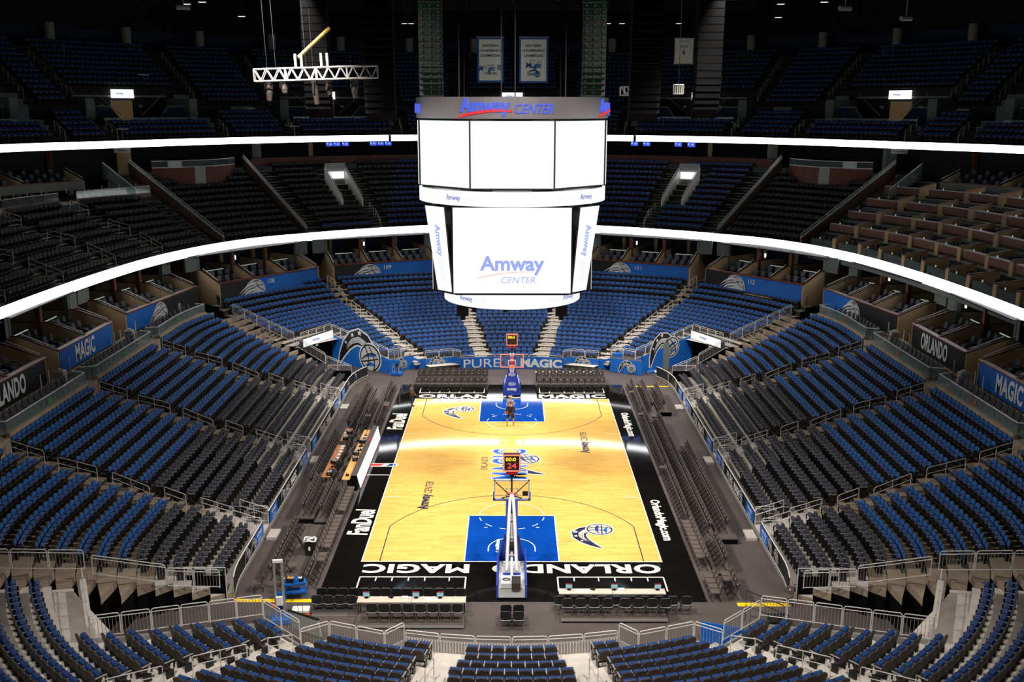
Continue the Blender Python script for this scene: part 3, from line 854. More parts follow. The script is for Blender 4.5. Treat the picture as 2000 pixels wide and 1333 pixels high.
for sy in (1, -1):
    fn = 'far' if sy > 0 else 'near'
    W = lambda x, y: (x, sy*y)
    front = 'panel_blue' if sy > 0 else 'steel_dull'
    # curved centre wall with lettering
    mb = MB(); arcp = [W(18.2*math.sin(a), 5.6+18.2*math.cos(a)) for a in np.linspace(-0.247, 0.247, 13)]
    root = thing_at('barrier_wall', ('blue curved barrier wall lettered pure magic behind the far basket' if sy > 0 else 'pale corrugated curved barrier wall behind the near basket'), 'barrier', (0, sy*23.8, 0))
    for a, b in zip(arcp, arcp[1:]):
        panel_wall(mb, a, b, 0.0, 1.07 if sy > 0 else 0.98, front, 0.1)
    if sy < 0:
        for a, b in zip(arcp, arcp[1:]):
            for i in range(6):
                t = (i+0.5)/6; x, y = a[0]+(b[0]-a[0])*t, a[1]+(b[1]-a[1])*t
                mb.box(x-0.02, x+0.02, y-0.1, y-0.05, 0.32, 0.97, 'concrete_light')
    kid(root, 'panel', mb.mesh('panel'))
    if sy > 0:
        for s, x0, wd, b in (('PURE', -4.25, 3.2, 0.0), ('MAGIC', 0.75, 3.65, 0.045)):
            me = text_mesh(s, wd, 0.78, bold=b, depth=0.01, align='LEFT')
            for v in me.vertices:
                X = x0+v.co.x; an = math.asin(max(-1, min(1, X/18.2))); R = 18.2-0.07-v.co.z
                v.co = (R*math.sin(an), 5.6+R*math.cos(an), 0.53+v.co.y)
            kid(root, 'lettering', me)
    for i in range(6):
        a = [W(18.2*math.sin(t), 5.6+18.2*math.cos(t)) for t in (-0.247+0.494*i/6, -0.247+0.494*(i+1)/6)]
        rail_line(a[0], a[1], 0.95 if sy < 0 else 0.22, 0.34 if sy < 0 else 1.03, 0.34 if sy < 0 else 1.03, 'steel guardrail, %s' % ordinal(i+1)+' from the left along the %s curved wall%s' % (fn, ''), 'guardrails of the %s end' % fn, seg=1.6)
    for q in (-1, 1):
        sn = 'left' if q < 0 else 'right'
        V = lambda x, y: (q*x, sy*y)
        # return, emblem panel, stairs opening, second emblem panel
        segs = [((-4.46, 23.24), (-5.2, 24.0), 1.05), ((-5.2, 24.0), (-7.62, 23.15), 1.0), ((-7.62, 23.15), (-8.69, 23.83), 0.9), ((-8.69, 23.83), (-10.65, 22.02), 1.15)]
        for j, (a, b, h) in enumerate(segs):
            nm = ('short return', 'emblem panel', 'stair foot return', 'outer emblem panel')[j]
            a2, b2 = V(-abs(a[0]), a[1]), V(-abs(b[0]), b[1])
            a2 = (q*abs(a[0]), sy*a[1]); b2 = (q*abs(b[0]), sy*b[1])
            root = thing_at('barrier_wall', '%s barrier wall, %s of the %s %s front' % ('blue' if sy > 0 else 'grey', nm, fn, sn), 'barrier', (a2[0], a2[1], 0))
            mb = MB(); panel_wall(mb, a2, b2, 0, h if sy > 0 else h*0.8, front, 0.08); kid(root, 'panel', mb.mesh('panel'))
            if sy > 0 and j in (1, 3):
                dn = Vector((-(b2[1]-a2[1]), b2[0]-a2[0], 0)).normalized()
                if dn.y < 0: dn = -dn
                l = math.hypot(b2[0]-a2[0], b2[1]-a2[1])
                u = dn.cross(Vector((0, 0, 1)))
                st = a2 if (Vector((a2[0], a2[1], 0)).dot(u) < Vector((b2[0], b2[1], 0)).dot(u)) else b2
                o = (st[0]+u.x*l*0.14, st[1]+u.y*l*0.14, 0.06)
                wall_emblem(root, o, dn, l*0.74*0.75)
            top = (1.75, 1.75, 1.75, 2.1)[j]
            zb = (0.95, 0.95, 0.9, 1.15)[j]
            if j != 2 or sy < 0:
                if sy < 0 and j == 0: zb = 0.3
                rail_line(a2, b2, (top-zb) if sy > 0 else 0.95, zb if sy > 0 else (0.7 if j < 3 else 1.1), zb if sy > 0 else (0.7 if j < 3 else 1.1), 'steel guardrail, %s on the '+'%s, %s %s' % (nm, fn, sn), 'guardrails of the %s end' % fn, seg=1.2)
        # tunnel wall with the big emblem, rising to the sign
        a, b = (-10.65, 22.02), (-16.24, 26.1)
        a2, b2 = (q*abs(a[0]), sy*a[1]), (q*abs(b[0]), sy*b[1])
        root = thing_at('tunnel_wall', '%s wall rising along the %s %s corner tunnel' % ('blue emblem covered' if sy > 0 else 'grey', fn, sn), 'wall', (a2[0], a2[1], 0))
        mb = MB(); panel_wall(mb, a2, b2, 0, 1.25 if sy > 0 else 0.9, front, 0.1, 2.5); kid(root, 'panel', mb.mesh('panel'))
        rail_line(a2, b2, 0.98, 1.25, 2.5, 'sloping steel guardrail, %s up the '+'%s %s tunnel wall' % (fn, sn), 'guardrails of the %s end' % fn, seg=1.1)
        if sy > 0:
            dn = Vector((-(b2[1]-a2[1]), b2[0]-a2[0], 0)).normalized()
            if dn.y < 0: dn = -dn
            u = dn.cross(Vector((0, 0, 1)))
            lo = a2 if q > 0 else b2
            if q < 0:
                t = 0.88; o = (a2[0]+(b2[0]-a2[0])*t, a2[1]+(b2[1]-a2[1])*t, -0.15); wall_emblem(root, o, dn, 5.0, rot=-0.12)
            else:
                t = 0.25; o = (a2[0]+(b2[0]-a2[0])*t, a2[1]+(b2[1]-a2[1])*t, 0.2); wall_emblem(root, o, dn, 3.6, rot=0.15)
        # tunnel head with the sign
        c = (-18.2, 22.12); c2 = (q*abs(c[0]), sy*c[1])
        mb = MB(); panel_wall(mb, b2, c2, 2.2, 3.0, 'black' if sy > 0 else 'concrete_light', 0.25); 
        struct(mb.build('wall_tunnel_head_%s_%s' % (fn, sn)))
        dn = Vector((b2[1]-c2[1], -(b2[0]-c2[0]), 0)).normalized()
        if dn.x*q < 0: dn = -dn
        mid = Vector(((b2[0]+c2[0])/2, (b2[1]+c2[1])/2, 2.64)); wd = math.hypot(b2[0]-c2[0], b2[1]-c2[1])
        F = wall_frame(mid-dn*0.2, dn)
        if sy > 0:
            root = thing_at('tunnel_sign', 'white lit sign board over the %s tunnel mouth' % sn, 'sign', tuple(mid-dn*0.2))
            mb = MB(); mb.X = F; mb.box(-wd/2+0.05, wd/2-0.05, -0.37, 0.37, -0.06, 0.0, 'black'); mb.box(-wd/2+0.1, wd/2-0.1, -0.35, 0.35, 0.0, 0.02, 'led_white'); kid(root, 'screen', mb.mesh('screen'))
            for s, x, w_, h_, mt, bo in (('Amway', -0.35, 1.0, 0.34, 'led_ink', 0.03), ('CENTER', 0.65, 0.8, 0.2, 'led_faint', 0.0)):
                o = link('lettering', text_mesh(s, w_, h_, bold=bo, mt=mt), root); o.matrix_parent_inverse = Matrix.Translation(-Vector(root.location)); o.matrix_basis = F @ Matrix.Translation((x, 0, 0.03))
            mb = MB(); mb.X = F @ Matrix.Translation((0.2, -0.65, -0.35)); mb.box(-0.16, 0.16, -0.11, 0.11, 0, 0.02, 'counter_light')
            o = mb.build('exit_sign'); tag(o, 'small pale exit sign hanging under the %s tunnel head' % sn, 'sign')
        rail_line(b2, c2, 0.95, 2.62, 2.62, 'steel guardrail, %s along the top of the '+'%s %s tunnel head' % (fn, sn), 'guardrails of the %s end' % fn, seg=1.1)
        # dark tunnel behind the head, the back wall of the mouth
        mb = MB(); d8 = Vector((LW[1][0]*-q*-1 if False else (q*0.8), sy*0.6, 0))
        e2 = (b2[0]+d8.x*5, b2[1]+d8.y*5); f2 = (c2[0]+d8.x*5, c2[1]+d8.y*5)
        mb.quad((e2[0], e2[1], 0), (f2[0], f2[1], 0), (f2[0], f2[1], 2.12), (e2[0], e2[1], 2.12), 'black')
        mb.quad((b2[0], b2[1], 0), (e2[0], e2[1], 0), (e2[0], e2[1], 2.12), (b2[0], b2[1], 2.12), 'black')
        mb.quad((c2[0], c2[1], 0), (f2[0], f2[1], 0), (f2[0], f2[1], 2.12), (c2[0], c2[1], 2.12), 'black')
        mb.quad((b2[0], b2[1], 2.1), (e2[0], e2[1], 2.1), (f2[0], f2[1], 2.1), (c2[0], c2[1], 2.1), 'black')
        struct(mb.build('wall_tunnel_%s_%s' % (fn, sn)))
        # long rail on the side-stand side of the tunnel
        p0 = (13.35, 18.5); p1 = (18.4, 21.0); p2 = (25.2, 25.2)
        P = lambda p: (q*p[0], sy*p[1])
        rail_line(P((13.5, 18.6)), P((15.6, 19.55)), 0.95, 0.75, 1.3, 'sloping steel guardrail, %s beside the tunnel, '+'%s %s corner stand' % (fn, sn), 'guardrails of the corner stands', seg=1.25)
        rail_line(P((15.6, 19.55)), P((18.3, 20.95)), 0.95, 1.45, 2.6, 'sloping steel guardrail, %s over the tunnel mouth, '+'%s %s corner stand' % (fn, sn), 'guardrails of the corner stands', seg=2.6)
        rail_line(P((18.5, 21.1)), P((24.6, 24.65)), 0.95, 2.9, 4.7, 'sloping steel guardrail, %s above the tunnel, '+'%s %s corner stand' % (fn, sn), 'guardrails of the corner stands', seg=1.3)
        # end of the retractable risers
        mb = MB(); mb.box(min(q*13.3, q*15.2), max(q*13.3, q*15.2), min(sy*18.30, sy*18.36), max(sy*18.30, sy*18.36), 0.0, 1.25, 'black_cloth')
        root = thing_at('riser_end_panel', 'black cloth panel with pale frame closing the %s %s end of the side risers' % (fn, sn), 'panel', (q*14.2, sy*18.33, 0))
        kid(root, 'cloth', mb.mesh('cloth'))
        mb = MB()
        for x in (13.3, 15.2): mb.tube([(q*x, sy*18.4, 0.0), (q*x, sy*18.4, 1.7)], 0.025, 'steel')
        mb.tube([(q*13.3, sy*18.4, 1.7), (q*15.2, sy*18.4, 1.7)], 0.03, 'steel'); kid(root, 'frame', mb.mesh('frame'))
# advertising skirts along the front of the side stands
for sx in (-1, 1):
    sn = 'left' if sx < 0 else 'right'
    cuts = [-18.2]+[a for a in sorted(AISLES)]+[20.2]
    for j in range(4):
        y0 = cuts[j]+(0.75 if j else 0); y1 = cuts[j+1]-(0.75 if j < 3 else 0)
        root = thing_at('skirt_board', 'advertising skirt board along the %s side stand, %s bay from the near end' % (sn, ordinal(j+1)), 'barrier', (sx*13.2, (y0+y1)/2, 0))
        xs = lambda y: sx*side_x(13.2, y)
        ys = np.linspace(y0, y1, 9)
        mb = MB()
        for a, b in zip(ys, ys[1:]): panel_wall(mb, (xs(a), a), (xs(b), b), 0.36, 1.1, 'panel_black', 0.05)
        kid(root, 'board', mb.mesh('board'))
        mb = MB(); mb.tube([(xs(y)+sx*0.02, y, 1.13) for y in ys], 0.03, 'white_paint'); mb.tube([(xs(y)-sx*0.03, y, 0.34) for y in ys], 0.02, 'steel')
        kid(root, 'edge_rail', mb.mesh('edge_rail'))
        mb = MB()
        for a, b in zip(ys, ys[1:]): panel_wall(mb, (xs(a)+sx*0.12, a), (xs(b)+sx*0.12, b), 0.0, 0.36, 'concrete', 0.04)
        kid(root, 'plinth', mb.mesh('plinth'))
        def patch(ya, yb, mt, nm='banner_patch'):
            mb = MB(); panel_wall(mb, (xs(ya)-sx*0.045, ya), (xs(yb)-sx*0.045, yb), 0.38, 1.08, mt, 0.012); kid(root, nm, mb.mesh(nm))
        near, far = (y0, y1)
        for e, s in ((near, 1), (far, -1)):
            if abs(e) > 18: continue
            patch(min(e, e+s*1.7), max(e, e+s*1.7), 'panel_blue')
            d = (sx, 0)
            F = wall_frame((xs(e+s*0.85)-sx*0.06, e+s*0.85, 0.73), d)
            for t, dy_, w_, h_ in (('amway', 0.12, 0.95, 0.26), ('CENTER', -0.16, 0.7, 0.16)):
                o = link('lettering', text_mesh(t, w_, h_, bold=0.02), root); o.matrix_parent_inverse = Matrix.Translation(-Vector(root.location)); o.matrix_basis = F @ Matrix.Translation((0, dy_, 0))
        L = y1-y0
        for e in (y0+2.9 if sx < 0 else y0+2.9, y1-2.12):
            wall_emblem(root, (xs(e)-sx*0.02, e-(0.45 if sx < 0 else -0.45), 0.42), (sx, 0), 0.95)
        if L > 8:
            F = wall_frame((xs((y0+y1)/2)-sx*0.05, (y0+y1)/2, 0.73), (sx, 0))
            for t, x, b in (('PURE', -0.95, 0.0), ('MAGIC', 0.95, 0.04)):
                o = link('lettering', text_mesh(t, 1.55, 0.5, bold=b), root); o.matrix_parent_inverse = Matrix.Translation(-Vector(root.location)); o.matrix_basis = F @ Matrix.Translation((x, 0, 0))
# ------------------------------------------------------------------ suites behind the lower bowl
def lp(root, nm, mb, F): 
    mb2 = mb; o = link(nm, mb2.mesh(nm), root); o.matrix_parent_inverse = Matrix.Translation(-Vector(root.location)); o.matrix_basis = F
    return o
def suite_chair_mesh():
    mb = MB()
    mb.prism_x([(0.16, 0.36), (0.18, 0.46), (-0.2, 0.46), (-0.2, 0.36)], -0.24, 0.24, 'suite_fabric')
    b = rrect(-0.23, 0.23, 0.44, 1.0, 0.1, 2)
    mb.add([(x, -0.20-(z-0.44)*0.2, z) for x, z in b]+[(x, -0.28-(z-0.44)*0.2, z) for x, z in b],
           [tuple(range(len(b))), tuple(range(2*len(b)-1, len(b)-1, -1))]+[(i, len(b)+i, len(b)+(i+1) % len(b), (i+1) % len(b)) for i in range(len(b))], 'suite_fabric')
    for x in (-0.26, 0.26): mb.box(x-0.03, x+0.03, -0.2, 0.15, 0.58, 0.63, 'black_metal')
    mb.cyl(0, 0, 0.05, 0.36, 0.04, 'black_metal', 6); mb.box(-0.2, 0.2, -0.2, 0.2, 0, 0.06, 'black_metal')
    return mb.mesh('suite_chair')
SCH = suite_chair_mesh()
nsuite = 0; nchair = 0
def suite_group(A, B, n, sign, where, pattern):
    """A row of n open suites; A -> B runs to the right as seen from the court."""
    global nchair
    d = Vector((-(B[1]-A[1]), B[0]-A[0], 0)).normalized()
    if d.dot(Vector((A[0]+B[0], A[1]+B[1], 0))) < 0: d = -d
    u = d.cross(Vector((0, 0, 1)))
    if Vector((B[0]-A[0], B[1]-A[1], 0)).dot(u) < 0: A, B = B, A
    L = math.hypot(B[0]-A[0], B[1]-A[1])
    X = basis((A[0], A[1], 0), u, d, (0, 0, 1))         # x along the front, y outward, z up
    root = thing('suite_parapet', '%s front wall of the %s suites' % (pattern, where), 'wall', (A[0], A[1], 5.4))
    base = 5.35
    mb = MB(); mb.box(0, L, 0, 0.08, base+0.1, 7.0, 'panel_black' if pattern.startswith('black') else 'panel_blue'); lp(root, 'panel', mb, X)
    mb = MB(); mb.box(-0.05, L+0.05, -0.12, 0.3, 7.0, 7.09, 'wood_cap'); lp(root, 'cap', mb, X)
    if base < 5.5:
        mb = MB(); mb.box(0, L, 0.02, 0.1, 4.9, base+0.1, 'dark_wall'); mb.box(0, L, -0.02, 0.02, 5.25, 5.32, 'yellow_tape' if False else 'tan_wall'); lp(root, 'plinth', mb, X)
    G = X @ basis((0, 0, 0), (1, 0, 0), (0, 0, 1), (0, -1, 0))      # graphic frame on the wall, z toward the court
    if sign in ('ORLANDO', 'MAGIC'):
        o = link('lettering', text_mesh(sign, L*(0.50 if sign == 'ORLANDO' else 0.36), 1.22, bold=0.035, space=1.05), root)
        o.matrix_parent_inverse = Matrix.Translation(-Vector(root.location)); o.matrix_basis = G @ Matrix.Translation((L*(0.45), 6.25, 0.03))
    else:
        # half blue, half black with the emblem between
        fl = sign.startswith('R')
        mb = MB(); mb.box(0 if not fl else L*0.45, L*0.5 if not fl else L, -0.03, 0.0, base+0.1, 7.0, 'panel_black' if sign[-1].isdigit() or fl else 'panel_blue')
        if sign == 'L': 
            mb = MB(); mb.box(L*0.42, L, -0.03, 0.0, base+0.1, 7.0, 'panel_black')
        if sign[-1].isdigit():
            mb = MB(); mb.box(0, L*0.36, -0.03, 0.0, base+0.1, 7.0, 'panel_black')
        lp(root, 'black_panel', mb, X)
        x0 = L*0.25 if sign[-1].isdigit() else L*0.36
        mb = MB(); cx, cy, r = x0+0.9, 5.75, 1.18
        def dsk(rr, z, mt):
            pts = [(cx+rr*math.cos(a), min(cy+rr*math.sin(a), 6.98), z) for a in np.linspace(0.0, PI, 22)]
            pts = [(max(p[0], x0-0.9), max(p[1], base+0.12), p[2]) for p in pts]
            mb.add(pts+[(cx-rr, base+0.12, z), (cx+rr, base+0.12, z)][::1], [tuple(range(22))+(22, 23)], mt)
        dsk(r, 0.05, 'letter_white'); dsk(r-0.08, 0.06, 'panel_black'); dsk(r-0.13, 0.07, 'silver')
        sm = lambda pts, w=0.035: band(mb, pts, [w]*len(pts), 0.08, 'panel_black')
        t = np.linspace(-1, 1, 12)
        sm([(cx+0.95*q, cy+0.45+0.35*q-0.25*q*q) for q in t]); sm([(cx+0.25+0.5*q*q-0.3*q, cy+0.55+0.55*q) for q in t]); sm([(cx-0.45+0.35*q*q+0.35*q, cy+0.55+0.55*q) for q in t])
        for k in range(3):
            c = [(cx-0.15-1.7*s, cy+0.75-k*0.28-0.75*s*s) for s in np.linspace(0, 1, 8)]
            band(mb, c, list(np.linspace(0.13, 0.01, 8)), 0.085+k*0.004, ('letter_white', 'silver', 'letter_white')[k])
            band(mb, [(x, y-0.1) for x, y in c], list(np.linspace(0.04, 0.01, 8)), 0.1, 'panel_black')
        lp(root, 'emblem', mb, G)
        if sign[-1].isdigit():
            o = link('numeral', text_mesh(sign, None, 0.42, bold=0.0), root)
            o.matrix_parent_inverse = Matrix.Translation(-Vector(root.location)); o.matrix_basis = G @ Matrix.Translation((cx+r+0.75, 6.5, 0.03))
    # floors of the suites rise in three steps; tan partitions with white rails between them
    mb = MB()
    for k, (y0, z) in enumerate(((0.1, 5.95), (1.15, 6.3), (2.2, 6.65))):
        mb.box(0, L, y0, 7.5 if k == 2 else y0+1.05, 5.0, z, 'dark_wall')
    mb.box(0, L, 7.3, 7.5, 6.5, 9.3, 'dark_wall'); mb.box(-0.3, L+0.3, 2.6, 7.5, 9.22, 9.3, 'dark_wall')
    o = mb.build('floor_suite'); o.matrix_world = X; struct(o)
    l = L/n
    for i in range(n+1):
        outer = i in (0, n); x = i*l
        r = thing('suite_partition', 'tan sloping partition, %s from the left, %s suites' % (ordinal(i+1), where), 'partition', tuple(X @ Vector((x, 0, 5.4))), group='suite partitions')
        mb = MB(); zb = 4.9 if outer else 5.9
        s = -0.09 if i == 0 else 0.0
        mb.prism_x([(0.0 if outer else 0.1, zb), (7.2, zb), (7.2, 7.95), (2.5, 7.95), (0.0 if outer else 0.1, 7.0)], x-0.08, x+0.08, 'tan_wall'); lp(r, 'panel', mb, X)
        mb = MB(); mb.prism_x([(0.0, 7.0), (2.5, 7.95), (7.0, 7.95), (7.0, 8.0), (2.48, 8.01), (0.0, 7.08)], x-0.11, x+0.11, 'wood_dark'); lp(r, 'cap', mb, X)
        mb = MB(); mb.tube([(x, 0.25, 7.3), (x, 2.4, 8.16)], 0.03, 'white_paint'); lp(r, 'rail', mb, X)
        mb = MB(); mb.box(x-0.16, x+0.16, 3.0, 3.35, 6.6, 9.3, 'wood_brown' if not outer else 'grey_wall'); lp(r, 'post', mb, X)
        if outer and i == n or (outer and i == 0):
            mb = MB(); xo = x+(0.08 if i == n else -0.08); x2 = xo+(1.3 if i == n else -1.3)
            mb.box(min(xo, x2), max(xo, x2), 3.0, 3.3, 7.9, 9.3, 'grey_wall'); lp(r, 'grey_pier', mb, X)
    for i in range(n):
        x0 = i*l
        r = thing('suite_interior', 'dark open suite with counter, %s from left in the %s suites' % (ordinal(i+1), where), 'suite', tuple(X @ Vector((x0+l/2, 4, 6.65))), group='open suites')
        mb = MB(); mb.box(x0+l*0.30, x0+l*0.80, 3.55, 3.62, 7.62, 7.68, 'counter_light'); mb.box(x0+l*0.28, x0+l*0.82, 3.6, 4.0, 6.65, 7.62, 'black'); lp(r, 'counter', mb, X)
        mb = MB(); mb.box(x0+l*0.36, x0+l*0.46, 6.9, 7.2, 6.65, 9.2, 'tan_wall'); mb.box(x0+l*0.52, x0+l*0.9, 7.18, 7.28, 6.9, 8.9, 'navy_wall'); lp(r, 'back_panel', mb, X)
        if (i+n) % 2 == 0:
            mb = MB(); mb.box(x0+l*0.12, x0+l*0.16, 3.4, 3.5, 8.35, 8.75, 'led_screen'); lp(r, 'lit_panel', mb, X)
        # chairs, three rows
        m = 4
        for k, (y, z) in enumerate(((0.62, 5.95), (1.7, 6.3), (2.75, 6.65))):
            for c in range(m):
                px_, py_ = x0+l*(c+0.75)/(m+0.5), y+0.1
                loc = X @ Vector((px_, py_, z)); q = pix(*(loc+Vector((0, 0, 0.7))))
                if not (-10 < q[0] < 2010): continue
                nchair += 1
                o = link('suite_chair', SCH); o.location = loc; o.rotation_euler = (0, 0, face_to(-d.x, -d.y)+(random.random()-0.5)*0.3)
                tag(o, 'slate suite chair, %s in row %s of the %s suite from the left, %s' % (ordinal(c+1), ('one', 'two', 'three')[k], ordinal(i+1), where), 'chair', 'suite chairs')
            if k < 2:
                mb = MB(); mb.box(x0+0.3, x0+l-0.3, y+0.35, y+0.5, z+0.62, z+0.66, 'wood_cap'); lp(r, 'drink_ledge', mb, X)
SG = [((-29.5, -9.3), (-29.5, -0.15), 2, 'ORLANDO', 'near left', 'black'), ((-29.5, 1.8), (-29.5, 10.5), 2, 'MAGIC', 'middle left', 'blue'),
      ((-29.6, 13.6), (-27.9, 25.4), 3, 'L', 'far left', 'blue and black'), ((-26.2, 26.8), (-19.2, 36.2), 3, '108', 'left corner', 'blue and black'),
      ((-17.8, 37.3), (-7.9, 41.9), 3, '109', 'left end', 'blue and black'), ((-6.6, 42.2), (6.6, 42.2), 4, '110', 'centre end', 'blue and black'),
      ((17.7, 37.0), (7.9, 41.8), 3, '111', 'right end', 'blue and black'), ((26.0, 26.5), (19.1, 35.6), 3, '112', 'right corner', 'blue and black'),
      ((29.5, 13.3), (27.4, 24.9), 3, 'R', 'far right', 'blue and black'), ((29.45, 10.3), (29.45, 1.6), 2, 'ORLANDO', 'middle right', 'black'),
      ((29.45, -0.3), (29.45, -9.3), 2, 'MAGIC', 'near right', 'blue')]
for g in SG:
    if g[3] == '110': continue
    pat = g[5] + (' emblem' if ' and ' in g[5] else ' lettered')
    suite_group(*g[:5], pat if g[3] not in ('ORLANDO', 'MAGIC') else '%s lettered' % g[5])

# ledge with glass front and a row of seats between bowl and suites, on both sides
def loge_seat():
    mb = MB(); mb.box(-0.23, 0.23, -0.2, 0.22, 0.38, 0.47, 'charcoal_fabric')
    b = rrect(-0.23, 0.23, 0.45, 0.95, 0.08, 2)
    mb.add([(x, -0.18-(z-0.45)*0.15, z) for x, z in b]+[(x, -0.25-(z-0.45)*0.15, z) for x, z in b], [tuple(range(len(b))), tuple(range(2*len(b)-1, len(b)-1, -1))]+[(i, len(b)+i, len(b)+(i+1) % len(b), (i+1) % len(b)) for i in range(len(b))], 'charcoal_fabric')
    mb.cyl(0, 0, 0, 0.4, 0.05, 'black_metal', 6)
    return mb.mesh('ledge_chair')
LGS = loge_seat()
for sx in (-1, 1):
    sn = 'left' if sx < 0 else 'right'
    mb = MB(); ys = np.linspace(-22, 22.5, 90)
    mb.strip([(sx*side_x(26.75, y), y, 5.25) for y in ys], [(sx*29.9, y, 5.25) for y in ys], 'concrete')
    mb.strip([(sx*side_x(26.77, y), y, 4.4) for y in ys], [(sx*side_x(26.77, y), y, 5.3) for y in ys], 'concrete')
    struct(mb.build('floor_ledge_%s' % sn))
    cuts = [-21.5]+[a for a in sorted(AISLES)]+[22.4]
    for j in range(4):
        y0 = cuts[j]+0.8; y1 = cuts[j+1]-0.8
        if j == 0: continue
        root = thing_at('glass_ledge', 'glass fronted concrete ledge above the top row, %s bay from the near end, %s side' % (ordinal(j), sn), 'parapet', (sx*26.9, (y0+y1)/2, 4.5))
        yy = np.linspace(y0, y1, 14); xs = lambda y, o=0.0: sx*(side_x(26.9, y)+o)
        mb = MB()
        for a, b in zip(yy, yy[1:]): panel_wall(mb, (xs(a), a), (xs(b), b), 4.5, 5.52, 'concrete', 0.22)
        kid(root, 'kerb', mb.mesh('kerb'))
        mb = MB(); P = [(xs(y, 0.03), y) for y in yy]+[(xs(y1, 0.9), y1+0.3)]; P = [(xs(y0, 0.9), y0-0.3)]+P
        for a, b in zip(P, P[1:]): panel_wall(mb, a, b, 5.52, 6.14, 'glass', 0.02)
        kid(root, 'glass', mb.mesh('glass'))
        mb = MB(); mb.tube([(p[0], p[1], 6.19) for p in P], 0.035, 'steel'); kid(root, 'rail', mb.mesh('rail'))
        yc = (y0+y1)/2
        F = wall_frame((xs(yc)-sx*0.03, yc, 5.85), (sx, 0))
        num = {-1: (None, '105', '106', '107'), 1: (None, '115', '114', '113')}[sx][j]
        M.setdefault('num_green', None) or mat('num_green', rgb(60, 150, 40), 0.6); M.setdefault('num_red', None) or mat('num_red', rgb(190, 70, 40), 0.6)
        o = link('numeral', text_mesh(num, None, 0.36, bold=0.02, mt='num_green' if sx < 0 else 'num_red'), root); o.matrix_parent_inverse = Matrix.Translation(-Vector(root.location)); o.matrix_basis = F
        for k in range(int((y1-y0)/0.72)):
            y = y0+0.4+k*0.72
            o = link('ledge_chair', LGS); o.location = (xs(y, 0.75), y, 5.25); o.rotation_euler = (0, 0, face_to(-sx, 0))
            tag(o, 'charcoal ledge chair, %s behind the %s glass ledge, %s side' % (ordinal(k+1), ordinal(j), sn), 'chair', 'ledge chairs')
        # grey service box and slim posts by the stair head
        mb = MB(); mb.box(-0.3, 0.3, -0.28, 0.28, 0, 0.95, 'steel_dull', 0.05); mb.cyl(0, 0, 0.95, 1.08, 0.24, 'steel_dull', 14, 0.12)
        o = mb.build('waste_bin'); o.location = (sx*28.6, y1+0.35, 5.25); tag(o, 'grey steel waste bin at the stair head by the %s ledge, %s side' % (ordinal(j), sn), 'bin')
        for k, yp in enumerate((y1-0.2, y1-1.3, y0+1.2)):
            mb = MB(); mb.cyl(0, 0, 0, 1.15, 0.04, 'steel', 8); o = mb.build('steel_post'); o.location = (sx*29.1, yp, 5.25)
            tag(o, 'slim steel post, %s in front of the suite wall by the %s ledge, %s side' % (ordinal(k+1), ordinal(j), sn), 'post')

# ------------------------------------------------------------------ upper levels: plan curves
def smooth(ctrl, n=400):
    P = [np.array(p, float) for p in ctrl]; out = []
    for i in range(len(P)-1):
        p0 = P[max(i-1, 0)]; p1 = P[i]; p2 = P[i+1]; p3 = P[min(i+2, len(P)-1)]
        for j in range(40):
            t = j/40
            out.append(0.5*((2*p1)+(p2-p0)*t+(2*p0-5*p1+4*p2-p3)*t*t+(3*p1-p0-3*p2+p3)*t**3))
    out.append(P[-1]); return np.array(out)
H1 = [(0, 46.8), (8.8, 46.1), (16.05, 42.6), (20.75, 39.2), (25.0, 35.5), (28.35, 30.0), (30.6, 23.1), (31.8, 15.3), (32.4, 7.8), (32.6, 1.0), (32.6, -6), (32.5, -14)]
H2 = [(0, 58.3), (11.8, 57.4), (22.6, 52.2), (31.6, 44.4), (38.4, 35.0), (44.0, 26.6), (46.2, 16.0), (46.8, 4.0), (46.9, -8), (46.8, -22)]
def prep(Hc):
    s = smooth(Hc); d = np.concatenate([[0], np.cumsum(np.hypot(*(s[1:]-s[:-1]).T))]); return s, d
S1, D1 = prep(H1); S2, D2 = prep(H2)
LEN1 = 77.0; LEN2 = LEN1/0.71
def on(S, D, s):
    return np.array([np.interp(s, D, S[:, 0]), np.interp(s, D, S[:, 1])])
def P1(t, q): p = on(S1, D1, abs(t)*LEN1); return np.array([q*p[0], p[1]])
def P12(t, s):
    """Point of the club level: t in -1..1 along the bowl (negative = left), s from the lower to the upper ribbon."""
    q = -1 if t < 0 else 1
    a = on(S1, D1, abs(t)*LEN1); b = on(S2, D2, abs(t)*LEN2)
    p = a+(b-a)*s; return (q*p[0], p[1])
def P3(t, d):
    """Point d metres outside the upper ribbon."""
    q = -1 if t < 0 else 1; e = 0.004
    a = on(S2, D2, abs(t)*LEN2); h = on(S2, D2, (abs(t)+e)*LEN2); l = on(S2, D2, max(abs(t)-e, 0)*LEN2) if abs(t) > e else on(S2, D2, 0)
    tx, ty = h-l; n = np.array([-ty, tx]); n = n/np.hypot(*n)
    if n.dot(a-np.array([0, 10])) < 0: n = -n
    if abs(t) < 1e-6: n = np.array([0, 1.0])
    p = a+n*d; return (q*p[0], p[1])
